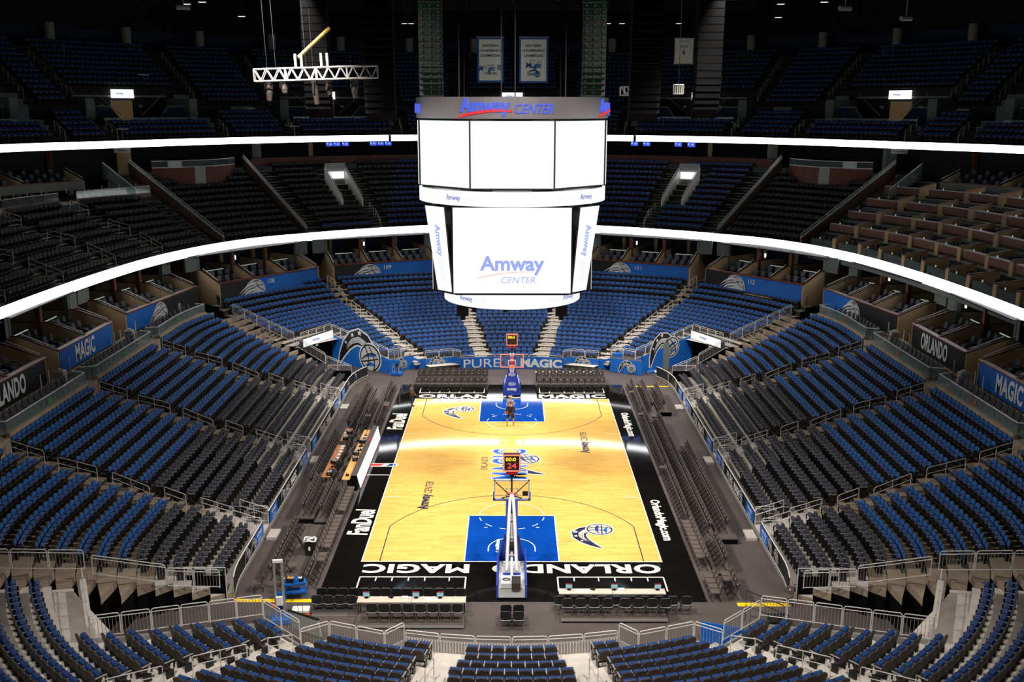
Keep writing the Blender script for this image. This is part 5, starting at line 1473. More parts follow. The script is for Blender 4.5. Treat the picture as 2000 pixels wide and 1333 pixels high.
# handrail posts up the upper aisles
for t in UA:
    for j in range(5):
        r = 0 if j == 0 else 4+j*2
        a, b = P3(t, up_d(r)), P3(t, up_d(r+2)); L = math.hypot(b[0]-a[0], b[1]-a[1])
        o = handrail(L, up_z(r+2)-up_z(r), 0.95).build('aisle_handrail'); o.location = (*a, up_z(r)); o.rotation_euler = (0, 0, math.atan2(b[1]-a[1], b[0]-a[0]))
        tag(o, 'dim steel handrail, %s up the %s upper deck aisle from the left' % (ordinal(j+1), ordinal(UA.index(t)+1)), 'handrail', 'upper deck handrails')
for i, v in enumerate(VOMT):
    p = Vector((*P3(v, up_d(5)-1.7), 0)); p2 = Vector((*P3(v, up_d(5)+3), 0)); d = (p2-p).normalized()
    X = basis((p.x, p.y, 0), d.cross(Vector((0, 0, 1))), d, (0, 0, 1)); z0 = up_z(3)-0.1
    wd = VW*LEN2*0.96
    lab = '%s upper deck entrance from the left' % ordinal(i+1)
    root = thing_at('upper_entrance', 'dark recessed entrance with stairs and glass front, '+lab, 'entrance', (p.x, p.y, z0))
    mb = MB(); mb.box(-wd*1.2, wd*1.2, 4.4, 4.6, z0, up_z(8)+0.25, 'dark_wall'); mb.box(-wd*1.2, wd*1.2, -0.9, 4.5, z0-0.1, z0, 'concrete'); lp(root, 'back_wall', mb, X)
    for q in (-1, 1):
        mb = MB(); mb.prism([(q*wd*1.02, 0.3), (q*wd*1.2, 0.3), (q*wd*1.2, 4.4), (q*wd*1.02, 4.4)], z0, z0+2.6, 'grey_wall'); lp(root, 'side_wall', mb, X)
        mb = MB()   # stair flank with pale cap, rising outward
        F = [(q*wd*0.35, z0), (q*wd*0.62, z0+1.75), (q*wd*1.0, z0+1.75), (q*wd*1.0, z0)]
        mb.add([(x, 1.2, z) for x, z in F], [(0, 1, 2, 3)], 'navy_wall'); lp(root, 'stair_flank', mb, X)
        mb = MB(); mb.tube([(q*wd*0.35, 1.15, z0), (q*wd*0.62, 1.15, z0+1.8), (q*wd*1.02, 1.15, z0+1.8)], 0.06, 'column_grey', 5); mb.tube([(q*wd*0.22, 2.6, z0+0.9), (q*wd*0.75, 2.6, z0+3.2)], 0.03, 'steel_dull', 4); lp(root, 'stair_cap', mb, X)
        mb = MB(); mb.box(q*wd*0.42-0.22, q*wd*0.42+0.22, 4.34, 4.38, z0+1.7, z0+1.95, 'sign_grey'); lp(root, 'number_plate', mb, X)
    mb = MB(); mb.box(-wd, wd, 4.2, 4.38, z0+2.75, z0+2.95, 'column_grey'); lp(root, 'lintel', mb, X)
    mb = MB(); mb.box(-1.25, 1.25, 4.3, 4.39, z0, z0+2.4, 'door_glow'); lp(root, 'doorway', mb, X)
    mb = MB(); mb.box(-wd, wd, -0.95, -0.9, z0-0.9, z0+0.0, 'wood_dark'); mb.box(-wd, wd, -0.97, -0.88, z0, z0+0.08, 'column_grey'); mb.box(-wd, wd, -0.94, -0.91, z0+0.08, z0+0.7, 'glass'); lp(root, 'glass_front', mb, X)
    sgn = thing_at('entrance_sign', 'white lit sign above the %s' % lab, 'sign', tuple(X @ Vector((0, 4.0, z0+2.9))))
    mb = MB(); mb.box(-1.3, 1.3, 3.95, 4.1, z0+2.65, z0+3.55, 'led_white'); lp(sgn, 'screen', mb, X)
    G = X @ basis((0, 3.94, z0+3.1), (1, 0, 0), (0, 0, 1), (0, -1, 0))
    o = link('lettering', text_mesh('Amway', 0.85, 0.28, bold=0.03, mt='led_ink'), sgn); o.matrix_parent_inverse = Matrix.Translation(-Vector(sgn.location)); o.matrix_basis = G @ Matrix.Translation((-0.35, 0, 0))
    o = link('lettering', text_mesh('CENTER', 0.8, 0.18, mt='led_faint'), sgn); o.matrix_parent_inverse = Matrix.Translation(-Vector(sgn.location)); o.matrix_basis = G @ Matrix.Translation((0.6, 0, 0))
# glass screens in front of the upper blocks between the entrances
for i in range(len(VOMT)-1):
    ts = span(VOMT[i]+VW*1.6, VOMT[i+1]-VW*1.6, 9); P = [P3(t, up_d(4)+0.95) for t in ts]; z = up_z(4)+0.5
    root = thing_at('glass_screen', 'glass screen with pale base in front of the %s upper block from the left' % ordinal(i+1), 'parapet', (*P[4], z))
    mb = MB(); 
    for a, b in zip(P, P[1:]): panel_wall(mb, a, b, z, z+0.1, 'column_grey', 0.1)
    kid(root, 'base', mb.mesh('base')); mb = MB()
    for a, b in zip(P, P[1:]): panel_wall(mb, a, b, z+0.1, z+0.75, 'glass', 0.03)
    kid(root, 'glass', mb.mesh('glass'))
# back wall, columns with small landings
dB = up_d(NU-1)+1.6; zB = up_z(NU-1)
mb = MB(); ts = span(-0.86, 0.86, 120)
mb.strip([(*P3(t, up_d(NU-1)), zB) for t in ts], [(*P3(t, dB+1.5), zB) for t in ts], 'concrete')
mb.strip([(*P3(t, dB+1.2), zB) for t in ts], [(*P3(t, dB+1.2), zB+2.4) for t in ts], 'navy_wall')
mb.strip([(*P3(t, dB-0.2), zB+2.4) for t in ts], [(*P3(t, dB-0.2), zB+9) for t in ts], 'roof_black')
mb.strip([(*P3(t, dB-0.2), zB+2.4) for t in ts], [(*P3(t, dB+1.2), zB+2.4) for t in ts], 'roof_black')
struct(mb.build('wall_back'))
for i, px_ in enumerate((93, 243, 388, 528, 665, 799, 927, 1197, 1330, 1469, 1609, 1755, 1905)):
    best = min(np.linspace(-0.75, 0.75, 1501), key=lambda t: abs(pix(*P3(t, dB), zB+1.5)[0]-px_)); x, y = P3(best, dB-0.4)
    r = thing_at('round_column', 'pale round column at the top of the upper deck, %s from the left' % ordinal(i+1), 'column', (x, y, zB), 'upper deck columns')
    mb = MB(); mb.cyl(x, y, zB-1.2, zB+2.6, 0.52, 'column_grey', 16); kid(r, 'shaft', mb.mesh('shaft'))
    if i % 2 == 1 or px_ in (93,):
        mb = MB(); s = 1 if px_ < 1000 else -1
        mb.box(min(x, x+s*2.0), max(x, x+s*2.0), y-1.4, y-0.5, zB-1.1, zB-0.7, 'column_grey')
        for xx in (0.1, 1.0, 2.0): mb.tube([(x+s*xx, y-1.4, zB-0.7), (x+s*xx, y-1.4, zB+0.3)], 0.03, 'column_grey', 4)
        for zz in (zB-0.2, zB+0.3): mb.tube([(x+s*0.1, y-1.4, zz), (x+s*2.0, y-1.4, zz)], 0.03, 'column_grey', 4)
        kid(r, 'landing', mb.mesh('landing'))
# small lit strips on the ribbon rail and seat backs
for i, (px_, r, d) in enumerate(((238, 0, 0.2), (575, 0, 0.2), (280, 9, 0), (488, 4, 1.0), (1402, 9, 0), (1880, 4, 1.0))):
    best = min(np.linspace(-0.75, 0.75, 1501), key=lambda t: abs(pix(*P3(t, up_d(r)+d), up_z(r)+0.9)[0]-px_)); p = Vector((*P3(best, up_d(r)+d), up_z(r)+0.95)); X = wall_frame(p, Vector((p.x, p.y+40, 0)).normalized())
    mb = MB(); mb.X = X; mb.box(-0.55, 0.55, 0.0, 0.12, 0, 0.2, 'sign_grey'); mb.box(-0.03, 0.03, -0.95, 0, 0.05, 0.1, 'steel_dull'); o = mb.build('small_sign'); tag(o, 'small pale sign plate on the upper deck, %s of six from the left' % ordinal((1, 4, 2, 3, 5, 6)[i]), 'sign')
# ------------------------------------------------------------------ roof
mb = MB(); mb.box(-75, 75, -70, 95, 37.0, 37.3, 'roof_dark')
for y in range(-40, 90, 7):
    mb.box(-75, 75, y-0.25, y+0.25, 36.3, 37.0, 'roof_black')
for y in range(-36, 90, 7):
    for x in range(-36, 37, 8): mb.box(x-1.1, x+1.1, y, y+0.12, 36.85, 36.98, 'steel_dull')
struct(mb.build('ceiling'))
def truss_beam(a, b, h, r, mt, n):
    mb = MB(); a, b = Vector(a), Vector(b); u = Vector((0, 0, h))
    mb.tube([a, b], r, mt, 4); mb.tube([a-u, b-u], r, mt, 4)
    for i in range(n):
        p = a+(b-a)*(i/n); q = a+(b-a)*((i+0.5)/n); s = a+(b-a)*((i+1)/n)
        mb.tube([p, q-u], r*0.6, mt, 4); mb.tube([q-u, s], r*0.6, mt, 4)
    return mb
RB = [((-46, 20), (-13, 58)), ((-34, 6), (-9, 60)), ((-20, 10), (-5, 62)), ((0, 20), (0, 66)), ((20, 10), (5, 62)), ((34, 6), (9, 60)), ((46, 20), (13, 58)), ((-60, 38), (-20, 64)), ((60, 38), (20, 64)), ((-52, 30), (52, 30)), ((-40, 48), (40, 48))]
for i, (a, b) in enumerate(RB):
    o = truss_beam((*a, 36.2), (*b, 36.2), 1.5, 0.16, 'rafter', 14).build('roof_truss'); tag(o, 'grey steel roof truss, %s of the rafters from the left' % ordinal(i+1), 'roof truss', 'roof trusses')
# dark drapes and rigging grid above the middle
mb = MB(); mb.box(-13.5, 13.5, -8, 8, 30.4, 33.5, 'black_cloth'); o = mb.build('rigging_drape'); tag(o, 'big black drape box of the rigging grid above the scoreboard', 'drape')
mb = MB(); mb.box(-36, 36, 61, 62, 33.6, 36.5, 'roof_black'); o = mb.build('roof_valance'); tag(o, 'black valance along the far edge of the roof', 'valance')
# lit work lamps between the rafters
for i, (px_, py_, yy) in enumerate(((395, 4, 24), (472, 32, 30), (365, 8, 26), (790, 46, 50), (803, 46, 50), (1188, 46, 50), (1215, 46, 50), (1326, 46, 48), (1525, 8, 24), (1520, 34, 32), (1610, 4, 24))):
    t = (yy+60.45); dirv = cam.matrix_world.to_3x3() @ Vector(((px_-1000)/1926, (666.5-py_)/1926, -1)); p = cam.matrix_world.translation+dirv*(t/dirv.y)
    mb = MB(); mb.box(-0.45, 0.45, -0.25, 0.25, 0, 0.2, 'black_metal'); mb.box(-0.38, 0.38, -0.26, 0.2, -0.03, 0.0, 'work_light' if 1 else 'black'); mb.tube([(0, 0, 0.2), (0, 0, max(0.4, 36.5-p.z))], 0.03, 'black_metal', 4)
    o = mb.build('work_lamp'); o.location = p; o.scale = (0.7, 0.7, 1); tag(o, 'small lit work lamp hanging among the rafters, %s of eleven' % ordinal(i+1), 'lamp', 'rafter work lamps')
for i, (px_, py_, yy) in enumerate(((357, 14, 22), (1652, 16, 22), (1771, 36, 26))):
    dirv = cam.matrix_world.to_3x3() @ Vector(((px_-1000)/1926, (666.5-py_)/1926, -1)); p = cam.matrix_world.translation+dirv*((yy+60.45)/dirv.y)
    mb = MB(); mb.tube([(-0.5, 0, 0), (0.5, 0.3, 0)], 0.2, 'steel_dull', 8); mb.tube([(0, 0.15, 0.1), (0, 0.15, 36.8-p.z)], 0.05, 'steel_dull', 4)
    o = mb.build('hanging_loudspeaker'); o.location = p; tag(o, 'small pale horn speaker hung from the roof, %s of three from the left' % ordinal(i+1), 'speaker')

# ------------------------------------------------------------------ centre hung scoreboard
SB = thing('scoreboard', 'centre hung scoreboard with big white screens and curved ring displays', 'scoreboard', (0, 0, 10.0))
def kidm(root, nm, mb): return kid(root, nm, mb.mesh(nm))
def ring(R, z0, z1, mt, n=96, r2=None, a0=0, a1=2*PI):
    mb = MB(); P = [(R*math.cos(a0+(a1-a0)*i/n), R*math.sin(a0+(a1-a0)*i/n)) for i in range(n+1)]
    r2 = R if r2 is None else r2
    mb.strip([(x, y, z0) for x, y in P], [(x*r2/R, y*r2/R, z1) for x, y in P], mt); return mb
def capd(mb, R, z, mt, up=True, n=64):
    P = [(R*math.cos(2*PI*i/n), R*math.sin(2*PI*i/n), z) for i in range(n)]
    mb.add(P, [tuple(range(n)) if up else tuple(range(n-1, -1, -1))], mt)
def bent(s, R, x, z, w_, h_, mt, bold, depth, shear=0.0, a0=0.0, side=-1):
    """Lettering wrapped on a cylinder; x = arc length from the direction a0 (0 = toward the near end)."""
    me = text_mesh(s, w_, h_, bold=bold, depth=depth, shear=shear, mt=mt)
    for v in me.vertices:
        an = a0+(x+v.co.x)/R; r = R+0.03+v.co.z
        v.co = (r*math.sin(an), -r*math.cos(an), z+v.co.y)
    return me
# top fascia
RF = 5.72
mb = ring(RF, 21.88, 23.05, 'fascia_metal'); capd(mb, RF, 23.05, 'black_metal'); capd(mb, RF, 21.88, 'black', False); kidm(SB, 'top_fascia', mb)
for a0, nm in ((0.0, 'front'), (PI/2, 'r'), (-PI/2, 'l'), (PI, 'b')):
    kid(SB, 'lettering', bent('Amway', RF, -1.55, 22.5, 2.9, 0.98, 'led_blue', 0.035, 0.05, a0=a0))
    kid(SB, 'lettering', bent('CENTER', RF, 1.2, 22.42, 2.15, 0.52, 'led_blue', 0.008, 0.05, 0.25, a0=a0))
    mb = MB(); c = []
    for i in range(16):
        t = i/15; an = a0+(-3.1+3.1*t)/RF; z = 21.98+0.34*math.sin(t*2.1); c.append(((RF+0.06)*math.sin(an), -(RF+0.06)*math.cos(an), z))
    mb.tube(c, [0.05+0.03*math.sin(PI*i/15) for i in range(16)], 'led_red', 6); kidm(SB, 'swoosh', mb)
# upper octagon of screens
RO = 5.45
mb = MB()
oc = [(RO*math.sin(PI/8+PI/4*i)/math.cos(PI/8)*1.0, -RO*math.cos(PI/8+PI/4*i)/math.cos(PI/8)) for i in range(8)]
ocp = [(x*0.965, y*0.965) for x, y in oc]
mb.prism(ocp, 17.95, 21.9, 'black_metal'); kidm(SB, 'upper_housing', mb)
for i in range(8):
    a = PI/4*i; c = (RO*math.sin(a), -RO*math.cos(a)); u = (math.cos(a), math.sin(a)); hw = 2.28 if i % 2 == 0 else 2.05
    mb = MB(); X = basis((c[0], c[1], 0), (u[0], u[1], 0), (0, 0, 1), (math.sin(a), -math.cos(a), 0)); mb.X = X
    mb.box(-hw-0.07, hw+0.07, 18.05, 21.82, -0.25, -0.03, 'green_face'); mb.box(-hw, hw, 18.12, 21.76, -0.03, 0.02, 'led_screen'); kidm(SB, 'upper_screen', mb)
# middle ring
RM = 5.62
mb = ring(RM, 17.1, 17.93, 'led_white'); kidm(SB, 'middle_ring', mb)
mb = MB(); capd(mb, RM, 17.10, 'black_metal', False)
P1_ = ring(RM-0.25, 17.2, 18.0, 'steel_dull'); kidm(SB, 'ring_back', P1_)
kidm(SB, 'middle_soffit', mb)
for x, s, w_, h_, mt, b in ((-3.55, 'Amway', 1.02, 0.4, 'led_ink', 0.02), (-2.45, 'CENTER', 0.95, 0.24, 'led_faint', 0), (3.35, 'Welcome to', 1.5, 0.26, 'led_faint', 0), (4.78, 'Amway', 1.1, 0.42, 'led_ink', 0.02)):
    kid(SB, 'lettering', bent(s, RM, x, 17.5, w_, h_, mt, b, 0.0))
# lower screens
AP = 4.62; ZT, ZB = 16.98, 12.08
for k in range(4):
    a = PI/2*k; X = basis((AP*math.sin(a), -AP*math.cos(a), 0), (math.cos(a), math.sin(a), 0), (0, 0, 1), (math.sin(a), -math.cos(a), 0))
    mb = MB(); mb.X = X; mb.box(-3.47, 3.47, ZB-0.08, ZT+0.1, -0.3, 0.0, 'black_metal'); mb.box(-3.36, 3.36, ZB, ZT, 0.0, 0.03, 'led_white'); kidm(SB, 'main_screen', mb)
    for s, x, z, w_, h_, mt, b, sh in (('Amway', 0.0, 13.68, 3.7, 1.12, 'led_pale_blue', 0.03, 0), ('CENTER', 0.35, 12.85, 1.95, 0.36, 'led_pale_blue', -0.005, 0.22)):
        o = link('lettering', text_mesh(s, w_, h_, bold=b, mt=mt, shear=sh), SB); o.matrix_parent_inverse = Matrix.Translation((0, 0, -10)); o.matrix_basis = X @ Matrix.Translation((x, z, 0.04))
    mb = MB(); band(mb, [(-2.0+3.4*t, 12.98+0.34*math.sin(t*1.9)) for t in np.linspace(0, 1, 14)], list(np.linspace(0.035, 0.012, 14)), 0.04, 'led_pale_red'); o = link('swoosh', mb.mesh('swoosh'), SB); o.matrix_parent_inverse = Matrix.Translation((0, 0, -10)); o.matrix_basis = X
    # tapered corner screen
    b0 = a+PI/4; cN = (math.sin(b0), -math.cos(b0)); cu = (math.cos(b0), math.sin(b0))
    mb = MB(); mid = (AP+3.6)/math.sqrt(2)
    Y = basis((cN[0]*mid, cN[1]*mid, 0), (cu[0], cu[1], 0), (0, 0, 1), (cN[0], cN[1], 0)); mb.X = Y
    wt, wb = 0.82, 0.62
    top = 0.42; bot = -0.28
    mb.add([(-wb, ZB, bot), (wb, ZB, bot), (wt, ZT+0.05, top), (-wt, ZT+0.05, top)], [(0, 1, 2, 3)], 'led_screen')
    mb.add([(-wb-0.06, ZB, bot-0.05), (wb+0.06, ZB, bot-0.05), (wt+0.06, ZT+0.1, top-0.05), (-wt-0.06, ZT+0.1, top-0.05)], [(0, 1, 2, 3), (3, 2, 1, 0)], 'black_metal'); kidm(SB, 'corner_screen', mb)
    sl = math.atan2(top-bot, ZT-ZB)
    Zr = Y @ Matrix.Translation((0, (ZT+ZB)/2, (top+bot)/2+0.03)) @ Matrix.Rotation(sl, 4, 'X') @ Matrix.Rotation(-PI/2, 4, 'Z')
    for s, x, w_, h_, mt, b in (('Amway', -0.55, 1.9, 0.62, 'led_pale_blue', 0.03), ('CENTER', 1.2, 1.45, 0.4, 'led_faint', 0)):
        o = link('lettering', text_mesh(s, w_, h_, bold=b, mt=mt), SB); o.matrix_parent_inverse = Matrix.Translation((0, 0, -10)); o.matrix_basis = Zr @ Matrix.Translation((x, 0, 0))
mb = MB(); q = 4.3; mb.prism([(-q, -3.2), (-3.2, -q), (3.2, -q), (q, -3.2), (q, 3.2), (3.2, q), (-3.2, q), (-q, 3.2)], 11.9, 17.1, 'black_metal'); kidm(SB, 'lower_housing', mb)
# bottom ring with equipment under it
RL = 4.2
mb = ring(RL, 11.02, 11.9, 'led_white'); kidm(SB, 'bottom_ring', mb)
mb = MB(); capd(mb, RL, 11.04, 'black_metal', False); kidm(SB, 'bottom_soffit', mb)
for x, s, w_, h_, mt, b in ((-2.95, 'Amway', 1.0, 0.4, 'led_ink', 0.02), (-1.95, 'CENTER', 0.85, 0.22, 'led_faint', 0), (2.6, 'Welcome', 1.0, 0.24, 'led_faint', 0), (3.9, 'Amway', 1.1, 0.4, 'led_ink', 0.02)):
    kid(SB, 'lettering', bent(s, RL, x, 11.47, w_, h_, mt, b, 0.0))
for i, (x, y) in enumerate(((-3.0, -1.5), (-2.4, 1.0), (3.0, -1.5), (2.4, 1.0), (-0.4, -1.0), (0.9, 0.6), (-1.4, 0.5))):
    mb = MB(); h = 0.9 if i < 4 else 0.5; mb.box(x-0.35, x+0.35, y-0.3, y+0.3, 11.02-h, 11.02, 'wood_dark' if i in (4, 5) else 'black_metal'); mb.cyl(x, y, 11.0-h-0.25, 11.02-h, 0.16, 'black_metal', 8); kidm(SB, 'under_fixture', mb)
# suspension
for x, y in ((-3, -3), (3, -3), (3, 3), (-3, 3), (0.15, -4.6), (-0.6, -4.2)): mb = MB(); mb.tube([(x, y, 23.05), (x, y, 30.5)], 0.045, 'black_metal', 4); kidm(SB, 'cable', mb)

# ------------------------------------------------------------------ loudspeaker arrays
def line_array(x, y, zt, n, h, wd, dp, curve, mt, lab, dots, heading):
    r = thing('speaker_array', lab, 'speaker array', (x, y, zt), heading, 'hanging speaker arrays'); off = 0.0; tilt = 0.0; z = 0.0
    mb0 = MB(); mb0.box(-wd/2, wd/2, -dp/2, dp/2, -0.1, 0.05, 'black_metal'); mb0.tube([(0, 0, 0), (0, 0, 36.5-zt)], 0.05, 'black_metal', 4); mb0.build('flying_frame', r)
    for i in range(n):
        t = i/(n-1); tilt = curve*max(0, t-0.45)**2*3
        mb = MB(); mb.X = Matrix.Translation((0, off, z-0.1)) @ Matrix.Rotation(-tilt, 4, 'X')
        mb.prism_x([(-dp/2, -h+0.03), (dp/2, -h+0.06), (dp/2, -0.06), (-dp/2, -0.03)], -wd/2, wd/2, mt)
        if dots:
            for q in (-0.36, 0, 0.36): mb.box(q*wd-0.05, q*wd+0.05, -dp/2-0.02, -dp/2, -h*0.5-0.05, -h*0.5+0.05, 'green_dot')
        else: mb.box(-wd*0.48, wd*0.48, -dp/2-0.01, -dp/2, -h*0.95, -h*0.1, 'black_cloth')
        mb.build('cabinet', r)
        z -= h*math.cos(tilt); off -= h*math.sin(tilt)*-1
for q, sn in ((-1, 'left'), (1, 'right')):
    line_array(q*8.9, 8.0, 30.6, 17, 0.52, 2.0, 1.2, 0.5, 'black_cloth', 'tall dark curved speaker array %s of the scoreboard' % sn, False, 0)
    line_array(q*12.6, 5.5, 30.6, 18, 0.48, 1.6, 1.2, 0.6, 'black_cloth', 'outer dark speaker array furthest %s of the scoreboard' % sn, False, 0)
    line_array(q*5.6, 10.0, 29.9, 16, 0.42, 1.6, 0.9, 0.35, 'green_face', 'green glowing speaker array above the %s shoulder of the scoreboard' % sn, True, 0)
# ------------------------------------------------------------------ lighting truss
def box_truss(L, s, r=0.05):
    mb = MB()
    for y in (-s/2, s/2):
        for z in (0, s): mb.tube([(0, y, z), (L, y, z)], r, 'steel', 6)
        n = int(L/s/1.05)
        for i in range(n):
            x0 = L*i/n; x1 = L*(i+0.5)/n; x2 = L*(i+1)/n
            mb.tube([(x0, y, s), (x1, y, 0)], r*0.55, 'steel', 5); mb.tube([(x1, y, 0), (x2, y, s)], r*0.55, 'steel', 5)
    for x in np.linspace(0, L, 5):
        for y in (-s/2, s/2): mb.tube([(x, y, 0), (x, y, s)], r*0.8, 'steel', 5)
        mb.tube([(x, -s/2, s), (x, s/2, s)], r*0.6, 'steel', 5); mb.tube([(x, -s/2, 0), (x, s/2, 0)], r*0.6, 'steel', 5)
    return mb
TL = 7.15
tr = thing('lighting_truss', 'silver box truss hung on the left with moving lights beneath', 'truss', (-15.1, -0.6, 23.95), math.radians(5)); tr.rotation_euler = (0, -math.radians(2.0), math.radians(6))
box_truss(TL, 0.68).build('frame', tr)
for x in (0.75, 1.25, 3.0, 3.4, 5.6, 6.1): mb = MB(); mb.tube([(x, 0, 0.68), (x, 0, 9.5)], 0.018, 'black_metal', 4); mb.build('cable', tr)
for x in (2.4, 2.75, 3.9, 4.25): mb = MB(); mb.cyl(x, 0.2, 0.7, 1.5, 0.08, 'steel', 8); mb.build('coupler', tr)
mb = MB(); mb.tube([(2.55, 0.4, 1.3), (4.4, 1.6, 3.0)], 0.12, 'table_maple', 5); mb.build('strap', tr)
for i, (x, y, h) in enumerate(((0.75, 0.2, 0.95), (1.65, -0.2, 0.55), (3.45, -0.3, 1.25), (4.2, 0.25, 0.7), (5.75, 0.1, 0.95))):
    mb = MB(); mb.box(-0.16, 0.16, -0.16, 0.16, -0.16, 0, 'black_metal'); mb.box(-0.24, -0.18, -0.07, 0.07, -0.16-h*0.5, -0.1, 'black_metal'); mb.box(0.18, 0.24, -0.07, 0.07, -0.16-h*0.5, -0.1, 'black_metal')
    mb.tube([(0, 0, -0.2), (0.03, -0.05, -0.2-h*0.5), (0.02, -0.12, -0.16-h)], [0.15, 0.19, 0.14], 'seat_shell', 10)
    o = mb.build('moving_light'); M4 = Matrix.Translation(tr.location) @ tr.rotation_euler.to_matrix().to_4x4() @ Matrix.Translation((x, y, -0.02)); o.location = M4.translation; o.rotation_euler = (0, 0, i*0.7)
    tag(o, 'dark moving light, %s from the left under the silver truss' % ordinal(i+1), 'stage light', 'moving lights')
for x, y, z, L, lab in ((5.3, 14, 23.3, 1.1, 'short silver truss end rising behind the right shoulder of the scoreboard'), (7.9, 14, 23.35, 1.2, 'short silver truss end beyond the scoreboard edge on the right'), (11.2, 10, 23.4, 0.6, 'tiny pale truss end right of the dark speakers')):
    r = thing('truss_end', lab, 'truss', (x, y, z)); box_truss(L, 0.6, 0.04).build('frame', r); mb = MB(); mb.tube([(L/2, 0, 0.6), (L/2, 0, 12)], 0.025, 'black_metal', 4); mb.build('cable', r)

# ------------------------------------------------------------------ banners
def banner(x0, x1, z0, z1, y, year, old):
    lab = 'pale banner with blue border lettered eastern conference champions %s' % year
    r = thing('championship_banner', lab, 'banner', ((x0+x1)/2, y, z1), 0.0); w2 = (x1-x0)/2; h = z1-z0
    mb = MB(); mb.box(-w2, w2, 0, 0.04, -h, 0, 'banner_blue'); mb.tube([(-w2-0.05, 0.02, 0.03), (w2+0.05, 0.02, 0.03)], 0.04, 'steel_dull'); mb.build('border', r)
    mb = MB(); mb.box(-w2+0.13, w2-0.13, -0.012, 0, -h+0.13, -0.13, 'banner_cloth'); mb.build('cloth', r)
    for q in (-1, 1): mb = MB(); mb.tube([(q*w2*0.8, 0.02, 0), (q*w2*0.8, 0.02, 36.5-z1)], 0.015, 'black_metal', 4); mb.build('cable', r)
    G = basis((0, -0.02, 0), (1, 0, 0), (0, 0, 1), (0, -1, 0))
    for s, z, w_, hh, mt in (('EASTERN', -0.58, 1.15, 0.19, 'banner_ink'), ('CONFERENCE', -0.93, 1.62, 0.19, 'banner_ink'), ('CHAMPIONS', -1.28, 1.45, 0.19, 'banner_ink'), (year, -h+0.62, 0.95, 0.2, 'banner_ink')):
        o = link('lettering', text_mesh(s, w_, hh, bold=0.02, mt=mt), r); o.matrix_basis = G @ Matrix.Translation((0, z, 0))
    if old:
        o = link('lettering', text_mesh('Orlando', 0.55, 0.15, mt='banner_ink', shear=0.3), r); o.matrix_basis = G @ Matrix.Translation((0.02, -1.95, 0))
        o = link('lettering', text_mesh('M', 0.34, 0.36, bold=0.05, mt='banner_blue', shear=0.2), r); o.matrix_basis = G @ Matrix.Translation((-0.68, -2.18, 0))
        o = link('lettering', text_mesh('gic', 0.58, 0.46, bold=0.04, mt='banner_blue', shear=0.2), r); o.matrix_basis = G @ Matrix.Translation((0.08, -2.25, 0))
        mb = MB(); star(mb, -0.36, -2.15, 0.17, 0.0, 'banner_ink'); star(mb, -0.36, -2.15, 0.11, 0.006, 'banner_cloth'); disc(mb, 0.68, -2.12, 0.2, 0, 'banner_blue', 20)
        band(mb, [(0.5, -2.1), (0.68, -2.16), (0.86, -2.1)], [0.02]*3, 0.006, 'banner_cloth'); band(mb, [(0.7, -1.93), (0.62, -2.12), (0.7, -2.31)], [0.02]*3, 0.006, 'banner_cloth')
    else:
        o = link('lettering', text_mesh('Orlando', 0.5, 0.1, mt='banner_ink', shear=0.3), r); o.matrix_basis = G @ Matrix.Translation((-0.12, -1.62, 0))
        o = link('lettering', text_mesh('Magic', 1.15, 0.5, bold=0.05, mt='banner_blue', shear=0.1), r); o.matrix_basis = G @ Matrix.Translation((0.0, -2.02, 0))
        mb = MB(); star(mb, -0.03, -1.95, 0.22, 0.006, 'banner_ink'); star(mb, -0.03, -1.95, 0.17, 0.012, 'banner_cloth'); star(mb, 0.42, -1.75, 0.19, 0.006, 'banner_ink'); star(mb, 0.42, -1.75, 0.14, 0.012, 'banner_cloth')
        band(mb, [(-0.45, -2.5), (-0.2, -2.36), (0.1, -2.32), (0.45, -2.45)], [0.01, 0.05, 0.05, 0.01], 0.006, 'banner_ink'); disc(mb, 0.28, -2.6, 0.22, 0.006, 'banner_blue', 20); band(mb, [(0.08, -2.6), (0.28, -2.66), (0.5, -2.58)], [0.018]*3, 0.012, 'banner_cloth')
    o = link('emblem', mb.mesh('emblem'), r); o.matrix_basis = G
banner(-2.58, -0.65, 24.28, 27.46, 15, '1994-95', True); banner(0.5, 2.62, 24.24, 27.46, 15, '2008-09', False)
r = thing('jersey_banner', 'small white jersey banner numbered six hanging right of the speakers', 'banner', (14.28, 25, 28.03)); w2, h = 0.78, 2.0
mb = MB(); mb.box(-w2, w2, 0, 0.03, -h, 0, 'banner_cloth'); mb.tube([(-w2-0.08, 0, 0.03), (w2+0.08, 0, 0.03)], 0.035, 'steel_dull'); mb.tube([(-w2-0.08, 0, -h), (w2+0.08, 0, -h)], 0.035, 'steel_dull'); mb.build('cloth', r)
mb = MB(); G = basis((0, -0.015, 0), (1, 0, 0), (0, 0, 1), (0, -1, 0))
for q in (-1, 1): band(mb, [(q*0.3, -0.08), (q*0.5, -0.35), (q*0.55, -0.6), (q*0.7, -0.75), (q*0.72, -1.85)], [0.012]*5, 0, 'banner_blue')
band(mb, [(-0.3, -0.08), (-0.15, -0.25), (0.15, -0.25), (0.3, -0.08)], [0.02]*4, 0, 'banner_blue'); o = link('jersey_outline', mb.mesh('jersey_outline'), r); o.matrix_basis = G
for s, z, w_, hh in (('FANS', -0.62, 0.62, 0.17), ('6', -1.05, 0.26, 0.44)):
    o = link('lettering', text_mesh(s, w_, hh, bold=0.02, mt='banner_blue'), r); o.matrix_basis = G @ Matrix.Translation((0, z, 0))
mb = MB(); mb.tube([(0, 0.02, 0), (0, 0.02, 36.5-28.03)], 0.015, 'black_metal', 4); mb.build('cable', r)
